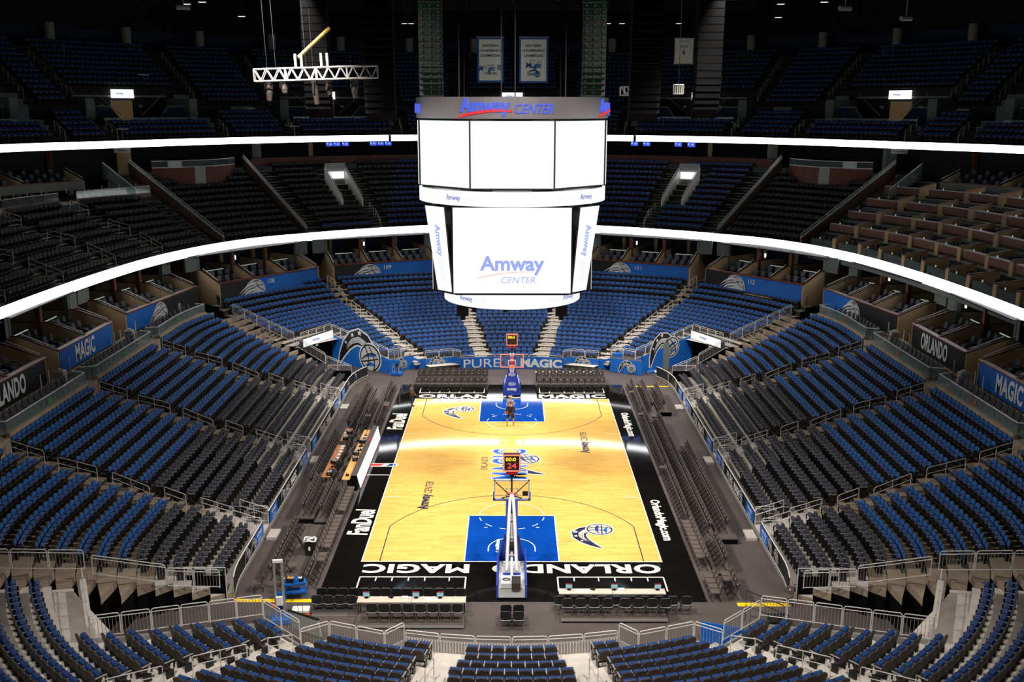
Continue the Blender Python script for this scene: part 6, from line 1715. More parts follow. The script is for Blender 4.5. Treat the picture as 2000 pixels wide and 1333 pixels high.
# ------------------------------------------------------------------ basket stands
def hoop(sy):
    far = sy > 0
    lab = ('basket stand at the far baseline with blue padded front' if far else 'basket stand at the near baseline seen from behind its grey base')
    r = thing('basketball_hoop', lab, 'basketball hoop', (0, sy*16.0, 0.02), 0 if not far else PI)
    # local: +y toward midcourt, the base at the origin
    mb = MB(); mb.box(-0.62, 0.62, -2.3, 0.5, 0.12, 0.62, 'silver'); mb.box(-0.5, 0.5, -2.35, -1.5, 0.62, 0.86, 'silver')
    for x in (-0.5, 0.5):
        for y in (-2.0, 0.3): mb.X = Matrix.Translation((x, y, 0.09)) @ Matrix.Rotation(PI/2, 4, 'Y'); mb.cyl(0, 0, -0.05, 0.05, 0.09, 'black', 10); mb.X = Matrix.Identity(4)
    mb.build('base', r)
    mb = MB()
    for x in (-0.72, 0.64): mb.prism_x([(-2.3, 0.1), (0.9, 0.1), (0.9, 1.15), (-0.5, 0.95), (-2.3, 0.75)], x, x+0.08, 'pad_blue')
    mb.add([(-0.72, 0.9, 0.1), (0.72, 0.9, 0.1), (0.36, 0.62, 2.0), (-0.36, 0.62, 2.0), (-0.72, 1.0, 0.1), (0.72, 1.0, 0.1), (0.36, 0.74, 2.0), (-0.36, 0.74, 2.0)], [(0, 1, 2, 3), (5, 4, 7, 6), (0, 3, 7, 4), (1, 5, 6, 2), (3, 2, 6, 7)], 'pad_blue'); mb.build('padding', r)
    mb = MB()
    for x in (-0.24, 0.24): mb.tube([(x, -0.9, 0.8), (x*0.7, 0.2, 2.3), (x*0.35, 1.35, 3.6)], 0.085, 'silver', 8)
    mb.tube([(0, -1.5, 0.8), (0, 0.1, 1.5), (0, 1.0, 2.9)], 0.07, 'silver', 8)
    for t in (0.2, 0.45, 0.7): mb.tube([(-0.22*(1-t*0.6), -0.9+2.2*t, 0.85+2.7*t), (0.22*(1-t*0.6), -0.9+2.2*t, 0.85+2.7*t)], 0.05, 'steel_dull', 6)
    mb.box(-0.16, 0.16, -0.2, 0.2, 1.5, 1.8, 'black_metal'); mb.box(-0.3, -0.2, -0.3, -0.1, 1.3, 1.5, 'red'); mb.box(0.2, 0.3, -0.3, -0.1, 1.3, 1.5, 'red')
    mb.build('arm', r)
    mb = MB(); mb.prism_x([(0.55, 1.9), (0.75, 1.95), (1.42, 3.5), (1.25, 3.6)], -0.3, -0.22, 'pad_blue'); mb.prism_x([(0.55, 1.9), (0.75, 1.95), (1.42, 3.5), (1.25, 3.6)], 0.22, 0.3, 'pad_blue')
    mb.prism_x([(0.72, 1.95), (0.8, 1.93), (1.46, 3.46), (1.38, 3.5)], -0.26, 0.26, 'pad_blue'); mb.build('arm_padding', r)
    yb = 16.0-13.11
    mb = MB(); mb.tube([(0, 1.3, 3.55), (0, yb-0.35, 3.35)], 0.11, 'white_paint', 8); mb.tube([(0, yb-0.85, 3.45), (0, yb-0.1, 3.2)], 0.14, 'red', 8); mb.build('extension', r)
    mb = MB()
    for q in (-1, 1): mb.tube([(0, yb-0.8, 3.35), (q*0.82, yb-0.04, 3.85)], 0.03, 'black_metal', 5); mb.tube([(0, yb-0.5, 3.3), (q*0.5, yb-0.04, 2.98)], 0.03, 'black_metal', 5)
    mb.tube([(0, yb-0.5, 3.3), (0, yb-0.25, 4.6)], 0.05, 'black_metal', 6); mb.build('brace', r)
    bb = MB(); w2 = 0.915; z0, z1 = 2.9, 3.97
    bb.box(-w2+0.06, w2-0.06, yb-0.02, yb, z0+0.06, z1-0.06, 'board_glass'); board = bb.build('backboard', r)
    mb = MB(); fr = 'clock_edge' if far else 'silver'
    for a in ((-w2, -w2+0.07, z0, z1), (w2-0.07, w2, z0, z1), (-w2, w2, z0, z0+0.07), (-w2, w2, z1-0.07, z1)): mb.box(a[0], a[1], yb-0.05, yb+0.015, a[2], a[3], fr)
    mb.box(-w2-0.05, -w2+0.0, yb-0.06, yb+0.03, z0-0.05, z0+0.4, 'pad_blue'); mb.box(w2, w2+0.05, yb-0.06, yb+0.03, z0-0.05, z0+0.4, 'pad_blue'); mb.box(-w2-0.05, w2+0.05, yb-0.06, yb+0.03, z0-0.06, z0, 'pad_blue')
    mb.build('frame', board)
    mb = MB()
    for a in ((-0.3, -0.25, 3.05, 3.5), (0.25, 0.3, 3.05, 3.5), (-0.3, 0.3, 3.05, 3.1), (-0.3, 0.3, 3.45, 3.5)): mb.box(a[0], a[1], yb, yb+0.006, a[2], a[3], 'white_paint')
    mb.build('target_square', board)
    mb = MB(); mb.box(0.55, 0.83, yb-0.09, yb-0.03, 3.12, 3.36, 'black_metal'); mb.build('camera_box', board)
    mb = MB(); c = [(0.229*math.cos(2*PI*i/20), yb+0.38+0.229*math.sin(2*PI*i/20), 3.05) for i in range(20)]; mb.tube(c, 0.02, 'rim_orange', 6, closed=True); mb.box(-0.09, 0.09, yb, yb+0.16, 2.98, 3.06, 'rim_orange'); rim = mb.build('rim', r)
    mb = MB()
    for i in range(12):
        a = 2*PI*i/12; b = 2*PI*(i+0.5)/12
        for s in (1, -1):
            P = [(0.225*math.cos(a), yb+0.38+0.225*math.sin(a), 3.04)]
            for k in range(1, 5):
                aa = a+s*k*PI/12; rr = 0.225-0.09*math.sqrt(k/4); P.append((rr*math.cos(aa), yb+0.38+rr*math.sin(aa), 3.04-0.11*k))
            mb.tube(P, 0.007, 'white_paint', 3)
    mb.build('net', r)
    # shot clock on top
    ck = MB(); zc = 4.62; ck.box(-0.42, 0.42, yb-0.5, yb-0.2, zc, zc+0.86, 'black'); clock = ck.build('shot_clock', r)
    for s_, yy in ((1, yb-0.2), (-1, yb-0.5)):
        X = basis((0, yy, zc+0.43), (-1*s_, 0, 0), (0, 0, 1), (0, s_, 0))
        mb = MB(); mb.X = X
        for a in ((-0.44, -0.37, -0.45, 0.45), (0.37, 0.44, -0.45, 0.45), (-0.44, 0.44, -0.45, -0.38), (-0.44, 0.44, 0.38, 0.45)): mb.box(a[0], a[1], a[2], a[3], 0, 0.03, 'clock_edge')
        mb.build('light_edge', clock)
        for t, x, y_, w_, h_, mt in (('00:0', -0.05, 0.2, 0.52, 0.2, 'clock_yellow'), ('24', 0.0, -0.14, 0.46, 0.3, 'clock_red' if not far else 'seat_shell')):
            o = link('digits', text_mesh(t, w_, h_, bold=0.02, mt=mt), clock); o.matrix_basis = X @ Matrix.Translation((x, y_, 0.012))
    mb = MB()
    for q in (-1, 1): mb.tube([(0, yb-0.35, 4.2), (q*0.3, yb-0.35, 4.62)], 0.03, 'black_metal', 5)
    mb.box(-0.3, 0.3, yb-0.45, yb-0.25, 4.42, 4.62, 'red'); mb.build('clock_bracket', r)
    if far:
        G = basis((0, 0.84, 1.5), (-1, 0, 0), (0, 0.13, 0.99), (0, 0.99, -0.13))
        for z in (1.02, 1.78):
            mb = MB(); mb.X = basis((0, 1.02-(z-0.1)*0.135+0.0, z), (-1, 0, 0), (0, -0.13, 0.99), (0, 0.99, 0.13)); disc(mb, 0, 0, 0.14, 0.01, 'letter_white', 24, 2.0); disc(mb, 0, 0, 0.115, 0.014, 'pad_blue', 24, 2.05); mb.build('oval_badge', r)
            o = link('lettering', text_mesh('KIA', 0.36, 0.14, bold=0.02), r); o.matrix_basis = mb.X @ Matrix.Translation((0, 0, 0.02))
        o = link('lettering', text_mesh('amway', 0.8, 0.26, bold=0.03, shear=0.15), r); o.matrix_basis = basis((0, 0.96, 0.55), (-1, 0, 0), (0, -0.13, 0.99), (0, 0.99, 0.13)) @ Matrix.Translation((0, 0, 0.02))
    else:
        mb = MB(); mb.prism_x([(-2.42, 0.9), (-2.2, 1.15), (-2.05, 1.1), (-2.1, 0.87)], 0.0, 0.42, 'black'); mb.X = Matrix.Translation((0.21, -2.38, 0.78)); mb.box(-0.2, 0.2, -0.06, 0.1, -0.2, 0.15, 'seat_shell'); mb.X = Matrix.Identity(4); mb.build('cable_bag', r)
        mb = MB(); mb.tube([(-0.25+0.17*math.cos(a), -1.95+0.1*math.sin(a), 0.88) for a in np.linspace(0, 2*PI, 14)], 0.025, 'black', 5, closed=True); mb.build('cable_coil', r)
        mb = MB(); mb.box(-0.42, 0.42, -1.42, -0.85, 0.62, 0.67, 'pad_blue'); mb.build('blue_deck', r)
        mb = MB(); mb.tube([(-0.72, 0.15, 1.3), (-0.74, 0.1, 1.6), (-0.66, 0.35, 1.85), (-0.7, 0.0, 1.45)], 0.08, 'white_plastic', 6); mb.build('towel', r)
hoop(-1); hoop(1)

# ------------------------------------------------------------------ folding chairs along the touchlines
def folding_meshes(up):
    mb = MB(); b = rrect(-0.225, 0.225, 0.50, 0.88, 0.09, 2); f = lambda z: -0.18-(z-0.45)*0.22
    n = len(b); mb.add([(x, f(z)+0.02, z) for x, z in b]+[(x, f(z)-0.025, z) for x, z in b], [tuple(range(n)), tuple(range(2*n-1, n-1, -1))]+[(i, n+i, n+(i+1) % n, (i+1) % n) for i in range(n)], 'fold_pad')
    o8 = [(0.045*math.cos(PI/4*i), 0.72+0.045*math.sin(PI/4*i)) for i in range(8)]
    mb.add([(x, f(z)-0.03, z) for x, z in o8][::-1], [tuple(range(8))], 'silver'); mb.add([(x, f(z)+0.026, z) for x, z in o8], [tuple(range(8))], 'silver')
    back = mb.mesh('backrest')
    mb = MB()
    if up: mb.X = Matrix.Translation((0, -0.14, 0.46)) @ Matrix.Rotation(math.radians(72), 4, 'X') @ Matrix.Translation((0, 0.14, -0.46))
    mb.prism(rrect(-0.22, 0.22, -0.2, 0.24, 0.06, 2), 0.42, 0.48, 'fold_pad' if up else 'fold_seat'); seat = mb.mesh('seat')
    mb = MB()
    for q in (-0.23, 0.23):
        mb.tube([(q, f(0.86)-0.01, 0.82), (q, -0.16, 0.42), (q, 0.22, 0.0)], 0.014, 'black_metal', 5); mb.tube([(q*0.92, 0.18, 0.42), (q*0.92, -0.26, 0.0)], 0.014, 'black_metal', 5)
    mb.tube([(-0.23, 0.2, 0.03), (0.23, 0.2, 0.03)], 0.012, 'black_metal', 4); mb.tube([(-0.21, -0.24, 0.03), (0.21, -0.24, 0.03)], 0.012, 'black_metal', 4)
    return [('backrest', back), ('seat', seat), ('frame', mb.mesh('frame'))]
mat('fold_pad', rgb(76, 68, 66), 0.5, var=0.12, vscale=8); mat('fold_seat', rgb(94, 84, 80), 0.45, var=0.1, vscale=8)
FU, FD = folding_meshes(True), folding_meshes(False)
def chair_row(x, y0, y1, facing, z, pans, row, side, step=0.525):
    n = int((y1-y0)/step+0.5)
    for i in range(n):
        y = y0+(i+0.5)*step
        down = pans(y) if callable(pans) else pans
        place('folding_chair', 'grey folding chair, seat %s, %s along the %s touchline %s' % ('down' if down else 'up', ordinal(i+1), side, row), 'chair',
              (x, y, z), face_to(*facing)+(random.random()-0.5)*0.06, 'folding chairs of the %s touchline' % side, FD if down else FU)
R_ = lambda y: y < -16.3 or -15.0 < y < -9.8 or abs(y+2) < 0.4 or abs(y-9) < 0.3 or abs(y-14.8) < 0.3
chair_row(9.55, -18.5, -16.4, (-1, 0), 0, R_, 'front row near part', 'right'); chair_row(9.55, -15.3, 17.6, (-1, 0), 0, R_, 'front row', 'right')
mb_r = []
def riser(x0, x1, y0, y1, z, lab):
    mb = MB(); mb.box(x0, x1, y0, y1, z-0.06, z, 'floor_dark'); mb.box(x0, x1, y0, y0+0.02, 0.02, z-0.06, 'black_cloth'); mb.box(x0, x1, y1-0.02, y1, 0.02, z-0.06, 'black_cloth'); mb.box(x0, x0+0.02, y0, y1, 0.02, z-0.06, 'black_cloth'); mb.box(x1-0.02, x1, y0, y1, 0.02, z-0.06, 'black_cloth')
    for x in (x0+0.05, x1-0.05):
        for y in (y0+0.05, y1-0.05): mb.cyl(x, y, 0, z-0.05, 0.03, 'black_metal', 6)
    tag(mb.build('seating_riser'), lab, 'platform')
riser(10.0, 10.95, -15.8, 17.4, 0.16, 'low dark platform under the second right touchline row'); riser(10.97, 11.95, -12.2, 1.6, 0.32, 'higher dark platform under the third right touchline row, near part'); riser(10.97, 11.95, 10.0, 15.9, 0.32, 'higher dark platform under the third right touchline row, far part')
chair_row(10.4, -18.3, -16.4, (-1, 0), 0, lambda y: y > -17 , 'second row, near part', 'right'); chair_row(10.4, -15.6, -12.6, (-1, 0), 0.16, False, 'second row, second part', 'right'); chair_row(10.4, -11.6, 8.6, (-1, 0), 0.16, lambda y: abs(y-8.3) < 0.3, 'second row, middle part', 'right'); chair_row(10.35, 10.4, 17.2, (-1, 0), 0.16, False, 'second row, far part', 'right')
chair_row(11.3, -11.6, 1.3, (-1, 0), 0.32, lambda y: y > 0.9, 'third row, near part', 'right'); chair_row(11.25, 10.3, 15.6, (-1, 0), 0.32, False, 'third row, far part', 'right')
L_ = lambda y: -15 < y < -5 and int(y*2) % 9 != 0 or 5.5 < y < 6.2 or 11 < y < 12
chair_row(-9.6, -17.3, -5.2, (1, 0), 0, L_, 'front row near part', 'left'); chair_row(-9.6, 5.2, 17.3, (1, 0), 0, L_, 'front row far part', 'left')
riser(-10.95, -10.05, -9.7, 16.6, 0.16, 'low dark platform under the second left touchline row'); riser(-11.95, -10.97, -9.6, 16.6, 0.32, 'higher dark platform under the outer left touchline row')
riser(-11.0, -10.3, -16.8, -10.0, 0.1, 'long low dark platform beside the trash bin')
chair_row(-10.45, -9.3, -5.2, (1, 0), 0.16, False, 'second row, near part', 'left'); chair_row(-10.5, 5.2, 13.2, (1, 0), 0.16, lambda y: 8 < y < 8.6, 'second row, far part', 'left')
chair_row(-11.55, -16.4, -10.0, (1, 0), 0, False, 'outer row, near part', 'left'); chair_row(-11.4, -9.4, -4.9, (1, 0), 0.32, False, 'outer row, second part', 'left'); chair_row(-11.3, 5.3, 15.6, (1, 0), 0.32, False, 'outer row, far part', 'left')
for i, (x, y, a) in enumerate(((-12.1, -17.4, 1.9), (-10.9, -15.6, -1.2), (-10.8, -13.0, -1.0), (-10.9, -16.9, -0.8), (-10.6, -17.6, -2.0), (12.75, -18.7, 2.2))):
    place('folding_chair', 'lone folding chair standing askew, %s' % ('by the near left riser corner', 'beside the low platform left of the bin', 'pushed beside the trash bin', 'behind the blue cart', 'under the blue cart tray', 'near the right riser corner on the yellow tape')[i], 'chair', (x, y, 0), a, None, FD)

# ------------------------------------------------------------------ scorer's tables on the left touchline
r = thing('scorers_table', 'black fronted scorers table with long lit white display along the left touchline', 'table', (-9.4, 0, 0))
mb = MB(); mb.box(-9.66, -9.3, -4.8, 4.85, 0.02, 0.97, 'black_cloth'); kid(r, 'body', mb.mesh('body'))
mb = MB(); mb.add([(-9.14, -4.55, 0.06), (-9.14, 4.75, 0.06), (-9.29, 4.65, 0.98), (-9.29, -4.8, 0.98)], [(0, 1, 2, 3)], 'led_screen'); mb.add([(-9.3, -4.8, 0.98), (-9.3, 4.65, 0.98), (-9.66, 4.85, 0.97), (-9.66, -4.8, 0.97)], [(0, 1, 2, 3)], 'fold_pad'); kid(r, 'display', mb.mesh('display'))
mb = MB(); mb.tube([(-9.13, -4.55, 0.05), (-9.13, 4.75, 0.05)], 0.03, 'red', 4); kid(r, 'red_edge', mb.mesh('red_edge'))
F = basis((-9.19, 0, 0.5), (0, -1, 0), (-0.15, 0, 0.99), (0.99, 0, 0.15))
for y in (-3.2, 0.3, 3.6):
    o = link('lettering', text_mesh('Magic', 0.9, 0.3, mt='led_faint', bold=0.02), r); o.matrix_parent_inverse = Matrix.Translation((9.4, 0, 0)); o.matrix_basis = Matrix.Translation((0, y, 0)) @ basis((-9.2, 0, 0.5), (0, 1, 0), (-0.16, 0, 0.985), (0.985, 0, 0.16)) @ Matrix.Translation((0, 0, 0.03))
mb = MB(); mb.box(-9.5, -9.42, 1.4, 2.3, 0.975, 0.99, 'red'); kid(r, 'red_plate', mb.mesh('red_plate'))
def table(x0, x1, y0, y1, h, mt, lab, n=2):
    r = thing('long_table', lab, 'table', ((x0+x1)/2, (y0+y1)/2, 0))
    mb = MB()
    ax = x1-x0 > y1-y0
    for i in range(n):
        if ax: mb.box(x0+(x1-x0)*i/n+0.01, x0+(x1-x0)*(i+1)/n-0.01, y0, y1, h-0.04, h, mt)
        else: mb.box(x0, x1, y0+(y1-y0)*i/n+0.01, y0+(y1-y0)*(i+1)/n-0.01, h-0.04, h, mt)
    kid(r, 'top', mb.mesh('top'))
    for i in range(n+1):
        for q in (0.08, 0.92):
            mb = MB()
            if ax: x = min(max(x0+(x1-x0)*i/n, x0+0.08), x1-0.08); y = y0+(y1-y0)*q
            else: y = min(max(y0+(y1-y0)*i/n, y0+0.08), y1-0.08); x = x0+(x1-x0)*q
            mb.cyl(x, y, 0, h-0.04, 0.022, 'black_metal', 6); kid(r, 'leg', mb.mesh('leg'))
    return r
table(-10.2, -9.72, -4.9, 4.4, 0.77, 'table_maple', 'long maple topped table behind the scorers display', 4)
table(-11.5, -10.97, -4.5, 1.3, 0.77, 'table_tan', 'long brown media table, near one on the left touchline', 2); table(-11.5, -11.02, 2.1, 4.75, 0.77, 'table_tan', 'shorter brown media table, far one on the left touchline', 1)
def paper(x, y, z, a, i, where):
    mb = MB(); mb.box(-0.12, 0.12, -0.16, 0.16, 0, 0.012, 'white_plastic'); o = mb.build('paper_stack'); o.location = (x, y, z); o.rotation_euler = (0, 0, a); tag(o, 'white paper stack, %s from the near end on the %s' % (ordinal(i), where), 'paper')
for i, (x, y) in enumerate(((-11.1, -1.2), (-11.1, -0.55), (-11.08, 0.0), (-11.12, 0.6), (-11.1, 1.0))): paper(x, y, 0.772, 0.2*i, i+1, 'near brown media table')
for i, (x, y) in enumerate(((-11.3, 2.6), (-11.28, 3.2), (-11.35, 3.7))): paper(x, y, 0.772, 0.1, i+1, 'far brown media table')
for i, (x, y) in enumerate(((-9.95, 2.9), (-9.9, 0.6))): paper(x, y, 0.772, 0.4, i+1, 'maple table')
def clutter(kind, x, y, z, lab, a=0.0):
    mb = MB()
    if kind == 'headset':
        mb.tube([(0.09*math.cos(t), 0, 0.09+0.09*math.sin(t)) for t in np.linspace(-0.4, PI+0.4, 9)], 0.018, 'black', 5); mb.cyl(-0.09, 0, 0.02, 0.1, 0.045, 'black', 8); mb.cyl(0.09, 0, 0.02, 0.1, 0.045, 'black', 8)
        mb.box(-0.16, 0.16, -0.1, 0.1, 0, 0.03, 'black_metal')
    elif kind == 'equipment_case':
        mb.prism(rrect(-0.17, 0.17, -0.22, 0.22, 0.03, 2), 0, 0.2, 'black_metal'); mb.box(-0.13, 0.13, -0.18, 0.18, 0.2, 0.23, 'steel_dull'); mb.box(-0.05, 0.05, -0.24, -0.22, 0.08, 0.14, 'steel_dull')
    elif kind == 'desk_telephone':
        mb.prism_x([(-0.1, 0), (0.1, 0), (0.1, 0.1), (-0.1, 0.05)], -0.09, 0.09, 'black'); mb.tube([(-0.06, -0.1, 0.1), (-0.06, 0.1, 0.14)], 0.022, 'black', 6)
    elif kind == 'computer_monitor':
        mb.box(-0.17, 0.17, -0.015, 0.015, 0.08, 0.31, 'black'); mb.box(-0.15, 0.15, -0.02, -0.015, 0.1, 0.29, 'monitor'); mb.cyl(0, 0.03, 0.0, 0.15, 0.025, 'black', 6); mb.cyl(0, 0.03, 0, 0.015, 0.1, 'black', 10); mb.box(-0.15, 0.15, -0.012, 0.012, 0.31, 0.322, 'red')
    elif kind == 'microphone':
        mb.cyl(0, 0, 0, 0.02, 0.06, 'black', 8); mb.tube([(0, 0, 0), (0, 0.03, 0.2), (0, -0.05, 0.33)], 0.012, 'black', 5); mb.cyl(0, -0.05, 0.3, 0.36, 0.025, 'black', 6); mb.box(-0.12, 0.12, 0.05, 0.15, 0, 0.06, 'black_metal')
    elif kind == 'tissue_box':
        mb.prism(rrect(-0.15, 0.15, -0.09, 0.09, 0.05, 3), 0, 0.07, 'white_plastic'); mb.cyl(0, 0, 0.07, 0.09, 0.05, 'white_plastic', 8)
    o = mb.build(kind); o.location = (x, y, z); o.rotation_euler = (0, 0, a); tag(o, lab, kind.split('_')[-1]); return o
nt = 0
for i, (k, x, y) in enumerate((('equipment_case', -11.05, -4.1), ('headset', -11.1, -3.4), ('headset', -11.05, -2.8), ('equipment_case', -11.08, -2.2), ('headset', -11.12, -1.7))): clutter(k, x, y, 0.77, 'black %s on the near brown media table, %s from its near end' % (k.replace('_', ' '), ordinal(i+1)), 0.3*i)
for i, (k, x, y) in enumerate((('desk_telephone', -9.95, -4.3), ('equipment_case', -9.9, -1.6), ('equipment_case', -10.0, -0.6), ('headset', -9.88, 0.2), ('headset', -9.92, 1.0), ('equipment_case', -9.9, 1.7), ('microphone', -9.85, 2.6), ('microphone', -9.85, 3.2))): clutter(k, x, y, 0.77, 'black %s on the maple table, %s from its near end' % (k.replace('_', ' '), ordinal(i+1)), 0.25*i)
for i, (k, x, y) in enumerate((('equipment_case', -11.15, 2.4), ('headset', -11.12, 2.9), ('equipment_case', -11.1, 3.6), ('microphone', -11.1, 4.2))): clutter(k, x, y, 0.77, 'black %s on the far brown media table, %s from its near end' % (k.replace('_', ' '), ordinal(i+1)), 0.2*i)
for i in range(10): 
    y = -4.4+i*0.92
    if i % 2: place('folding_chair', 'grey folding chair behind the scorers table, %s from the near end' % ordinal(i+1), 'chair', (-10.55, y, 0), face_to(1, 0), 'chairs behind the scorers table', FU)
for i in range(17):
    y = -4.3+i*0.55
    place('folding_chair', 'grey folding chair behind the brown media tables, %s from the near end' % ordinal(i+1), 'chair', (-11.95, y, 0), face_to(1, 0), 'chairs behind the media tables', FU)

# ------------------------------------------------------------------ padded chairs and tables at both baselines
def padded_meshes():
    mb = MB(); b = rrect(-0.23, 0.23, 0.5, 0.94, 0.1, 3); f = lambda z: -0.2-(z-0.45)*0.2; n = len(b)
    mb.add([(x, f(z)+0.035, z) for x, z in b]+[(x, f(z)-0.035, z) for x, z in b], [tuple(range(n)), tuple(range(2*n-1, n-1, -1))]+[(i, n+i, n+(i+1) % n, (i+1) % n) for i in range(n)], 'black_pad')
    back = mb.mesh('backrest')
    mb = MB(); mb.prism(rrect(-0.235, 0.235, -0.22, 0.23, 0.06, 2), 0.41, 0.49, 'black_pad'); seat = mb.mesh('seat')
    mb = MB(); c = [(0.24*math.cos(PI+PI*i/8), f(0.52)-0.05, 0.52+0.05*math.sin(PI+PI*i/8)) for i in range(9)]
    mb.tube(c, 0.014, 'silver', 5)
    c = [(-0.235, f(0.5)-0.03, 0.5), (-0.24, f(0.8)-0.03, 0.84), (-0.17, f(0.94)-0.03, 0.955), (0.17, f(0.94)-0.03, 0.955), (0.24, f(0.8)-0.03, 0.84), (0.235, f(0.5)-0.03, 0.5)]
    mb.tube(c, 0.012, 'chair_frame', 5)
    for q in (-0.22, 0.22):
        mb.tube([(q, f(0.5)-0.02, 0.52), (q, -0.22, 0.42), (q, 0.2, 0.0)], 0.016, 'chair_frame', 5); mb.tube([(q, 0.2, 0.42), (q, -0.28, 0.0)], 0.016, 'chair_frame', 5)
    mb.tube([(-0.22, -0.27, 0.03), (0.22, -0.27, 0.03)], 0.014, 'chair_frame', 4)
    return [('backrest', back), ('seat', seat), ('frame', mb.mesh('frame'))]
mat('black_pad', rgb(24, 24, 28), 0.5, var=0.1, vscale=8)
mat('chair_frame', rgb(74, 70, 68), 0.35)
PC = padded_meshes()
def prow(x0, x1, n, y, z, lab, fy=1, skip=()):
    for i in range(n):
        if i in skip: continue
        x = x0+(x1-x0)*i/max(n-1, 1)
        place('padded_chair', 'black padded chair, %s along the %s' % (ordinal(i+1), lab), 'chair', (x, y, z), (0 if fy > 0 else PI)+(random.random()-0.5)*0.05, lab, PC)
prow(-8.75, -2.35, 14, -18.62, 0.0, 'front row before the near left table'); prow(-8.85, -7.3, 4, -19.3, 0.0, 'short row left of the near left table')
prow(-6.2, -2.4, 8, -20.45, 0.2, 'row on the platform behind the near left table')
prow(2.2, 4.7, 5, -19.35, 0.0, 'row behind the near right table top, left part'); prow(5.4, 7.95, 5, -19.35, 0.0, 'row behind the near right table top, right part')
prow(2.5, 4.3, 4, -19.95, 0.2, 'left four on the platform behind the near right table'); prow(5.1, 6.9, 4, -19.95, 0.2, 'right four on the platform behind the near right table')
prow(-0.25, 0.3, 2, -20.15, 0.0, 'pair behind the near basket, front one of two'); prow(-0.25, 0.3, 2, -20.75, 0.0, 'pair behind the near basket, rear one of two')
def platform(x0, x1, y0, y1, z, lab):
    r = thing('low_platform', lab, 'platform', ((x0+x1)/2, (y0+y1)/2, 0))
    mb = MB(); mb.box(x0, x1, y0, y1, z-0.05, z, 'floor_dark'); kid(r, 'deck', mb.mesh('deck'))
    mb = MB(); mb.box(x0, x1, y0-0.02, y0, z-0.12, z-0.01, 'steel_dull'); kid(r, 'edge_bar', mb.mesh('edge_bar'))
    for x in (x0+0.08, (x0+x1)/2, x1-0.08):
        for y in (y0+0.08, y1-0.08): mb = MB(); mb.cyl(x, y, 0, z-0.05, 0.035, 'black_metal', 6); kid(r, 'leg', mb.mesh('leg'))
platform(-6.95, -2.1, -20.95, -19.98, 0.2, 'low black platform behind the near left table'); platform(2.2, 7.0, -20.4, -19.55, 0.22, 'low black platform behind the near right table')
platform(-9.1, -7.05, -19.75, -19.0, 0.06, 'thin black platform under the short row left of the near left table')
table(-7.0, -2.07, -19.92, -19.38, 0.77, 'table_top', 'long pale table with monitors at the near baseline, left one', 2); table(2.17, 7.1, -19.1, -18.6, 0.77, 'table_top', 'long pale table with monitors at the near baseline, right one', 2)
for s, xs, y in (('left', (-6.6, -4.35, -3.25), -19.55), ('right', (2.65, 4.75, 6.75), -18.75)):
    for i, x in enumerate(xs): clutter('computer_monitor', x, y, 0.77, 'small lit monitor, %s on the pale %s table at the near baseline' % (ordinal(i+1), s), 0.1*(i-1))
    clutter('microphone', xs[0]+1.15, y, 0.77, 'black microphone stand on the pale %s table at the near baseline' % s, 0.4); clutter('tissue_box', xs[0]+1.75 if s == 'left' else xs[1]+0.32, y, 0.77, 'white box on the pale %s table at the near baseline' % s)
    mb = MB(); x = xs[0]+0.6 if s == 'right' else xs[1]+0.7; mb.box(-0.25, 0.25, -0.14, 0.14, 0, 0.01, 'white_plastic'); o = mb.build('paper_sheet'); o.location = (x, y-0.1, 0.77); tag(o, 'white paper sheet on the pale %s table at the near baseline' % s, 'paper')
# far baseline rows, facing the court
def far_meshes():
    me = [(n, m.copy()) for n, m in PC]
    mb = MB(); f = lambda z: -0.2-(z-0.45)*0.2
    o8 = [(0.05*math.cos(PI/4*i), 0.76+0.05*math.sin(PI/4*i)) for i in range(8)]; mb.add([(x, f(z)+0.04, z) for x, z in o8], [tuple(range(8))], 'silver')
    for m in (me[0][1], me[1][1]): m.materials.clear(); m.materials.append(M['fold_pad'])
    return me+[('badge', mb.mesh('badge'))]
FC = far_meshes()
for s, x0, x1, n in (('left', -7.6, -2.25, 11), ('right', 2.3, 7.4, 10)):
    for k, (y, z) in enumerate(((17.2, 0.0), (18.6, 0.15), (19.5, 0.15))):
        for i in range(n):
            x = x0+(x1-x0)*i/(n-1)
            place('padded_chair', 'grey padded chair, %s along the %s row of the far baseline %s group' % (ordinal(i+1), ('front', 'middle', 'rear')[k], s), 'chair', (x, y, z), PI, 'far baseline chairs, %s group' % s, FC)
platform(-8.0, -1.9, 18.3, 20.0, 0.15, 'low black platform under the rear rows of the far left chairs'); platform(1.95, 7.8, 18.3, 20.0, 0.15, 'low black platform under the rear rows of the far right chairs')
table(1.95, 7.0, 18.95, 19.3, 0.95, 'table_top', 'pale narrow table between the right chair rows at the far baseline', 1)
clutter('tissue_box', -7.6, 19.9, 0.95, 'white cap like cover on the left end of the far left chairs')

# ------------------------------------------------------------------ things standing about
r = thing('trash_bin', 'tall black bin with white liner between the left touchline chairs', 'bin', (-10.35, -13.6, 0))
mb = MB(); mb.prism(rrect(-0.25, 0.25, -0.25, 0.25, 0.06, 2), 0, 0.9, 'black'); mb.build('body', r)
mb = MB(); mb.tube([(0.29*math.cos(a), 0.29*math.sin(a), 0.9+0.05*math.sin(3*a)) for a in np.linspace(0, 2*PI, 20, endpoint=False)], 0.05, 'white_plastic', 5, closed=True); mb.tube([(0.15, 0.1, 0.92), (0.1, -0.1, 1.0), (-0.15, -0.12, 0.93)], 0.05, 'white_plastic', 5); mb.build('liner', r)
mb = MB(); mb.box(-0.05, 0.05, -0.262, -0.25, 0.4, 0.6, 'letter_white'); mb.build('sticker', r)
r = thing('drinks_cooler', 'orange drinks cooler with white lid and wheeled handle on the floor', 'cooler', (-9.5, -20.0, 0), 0.05)
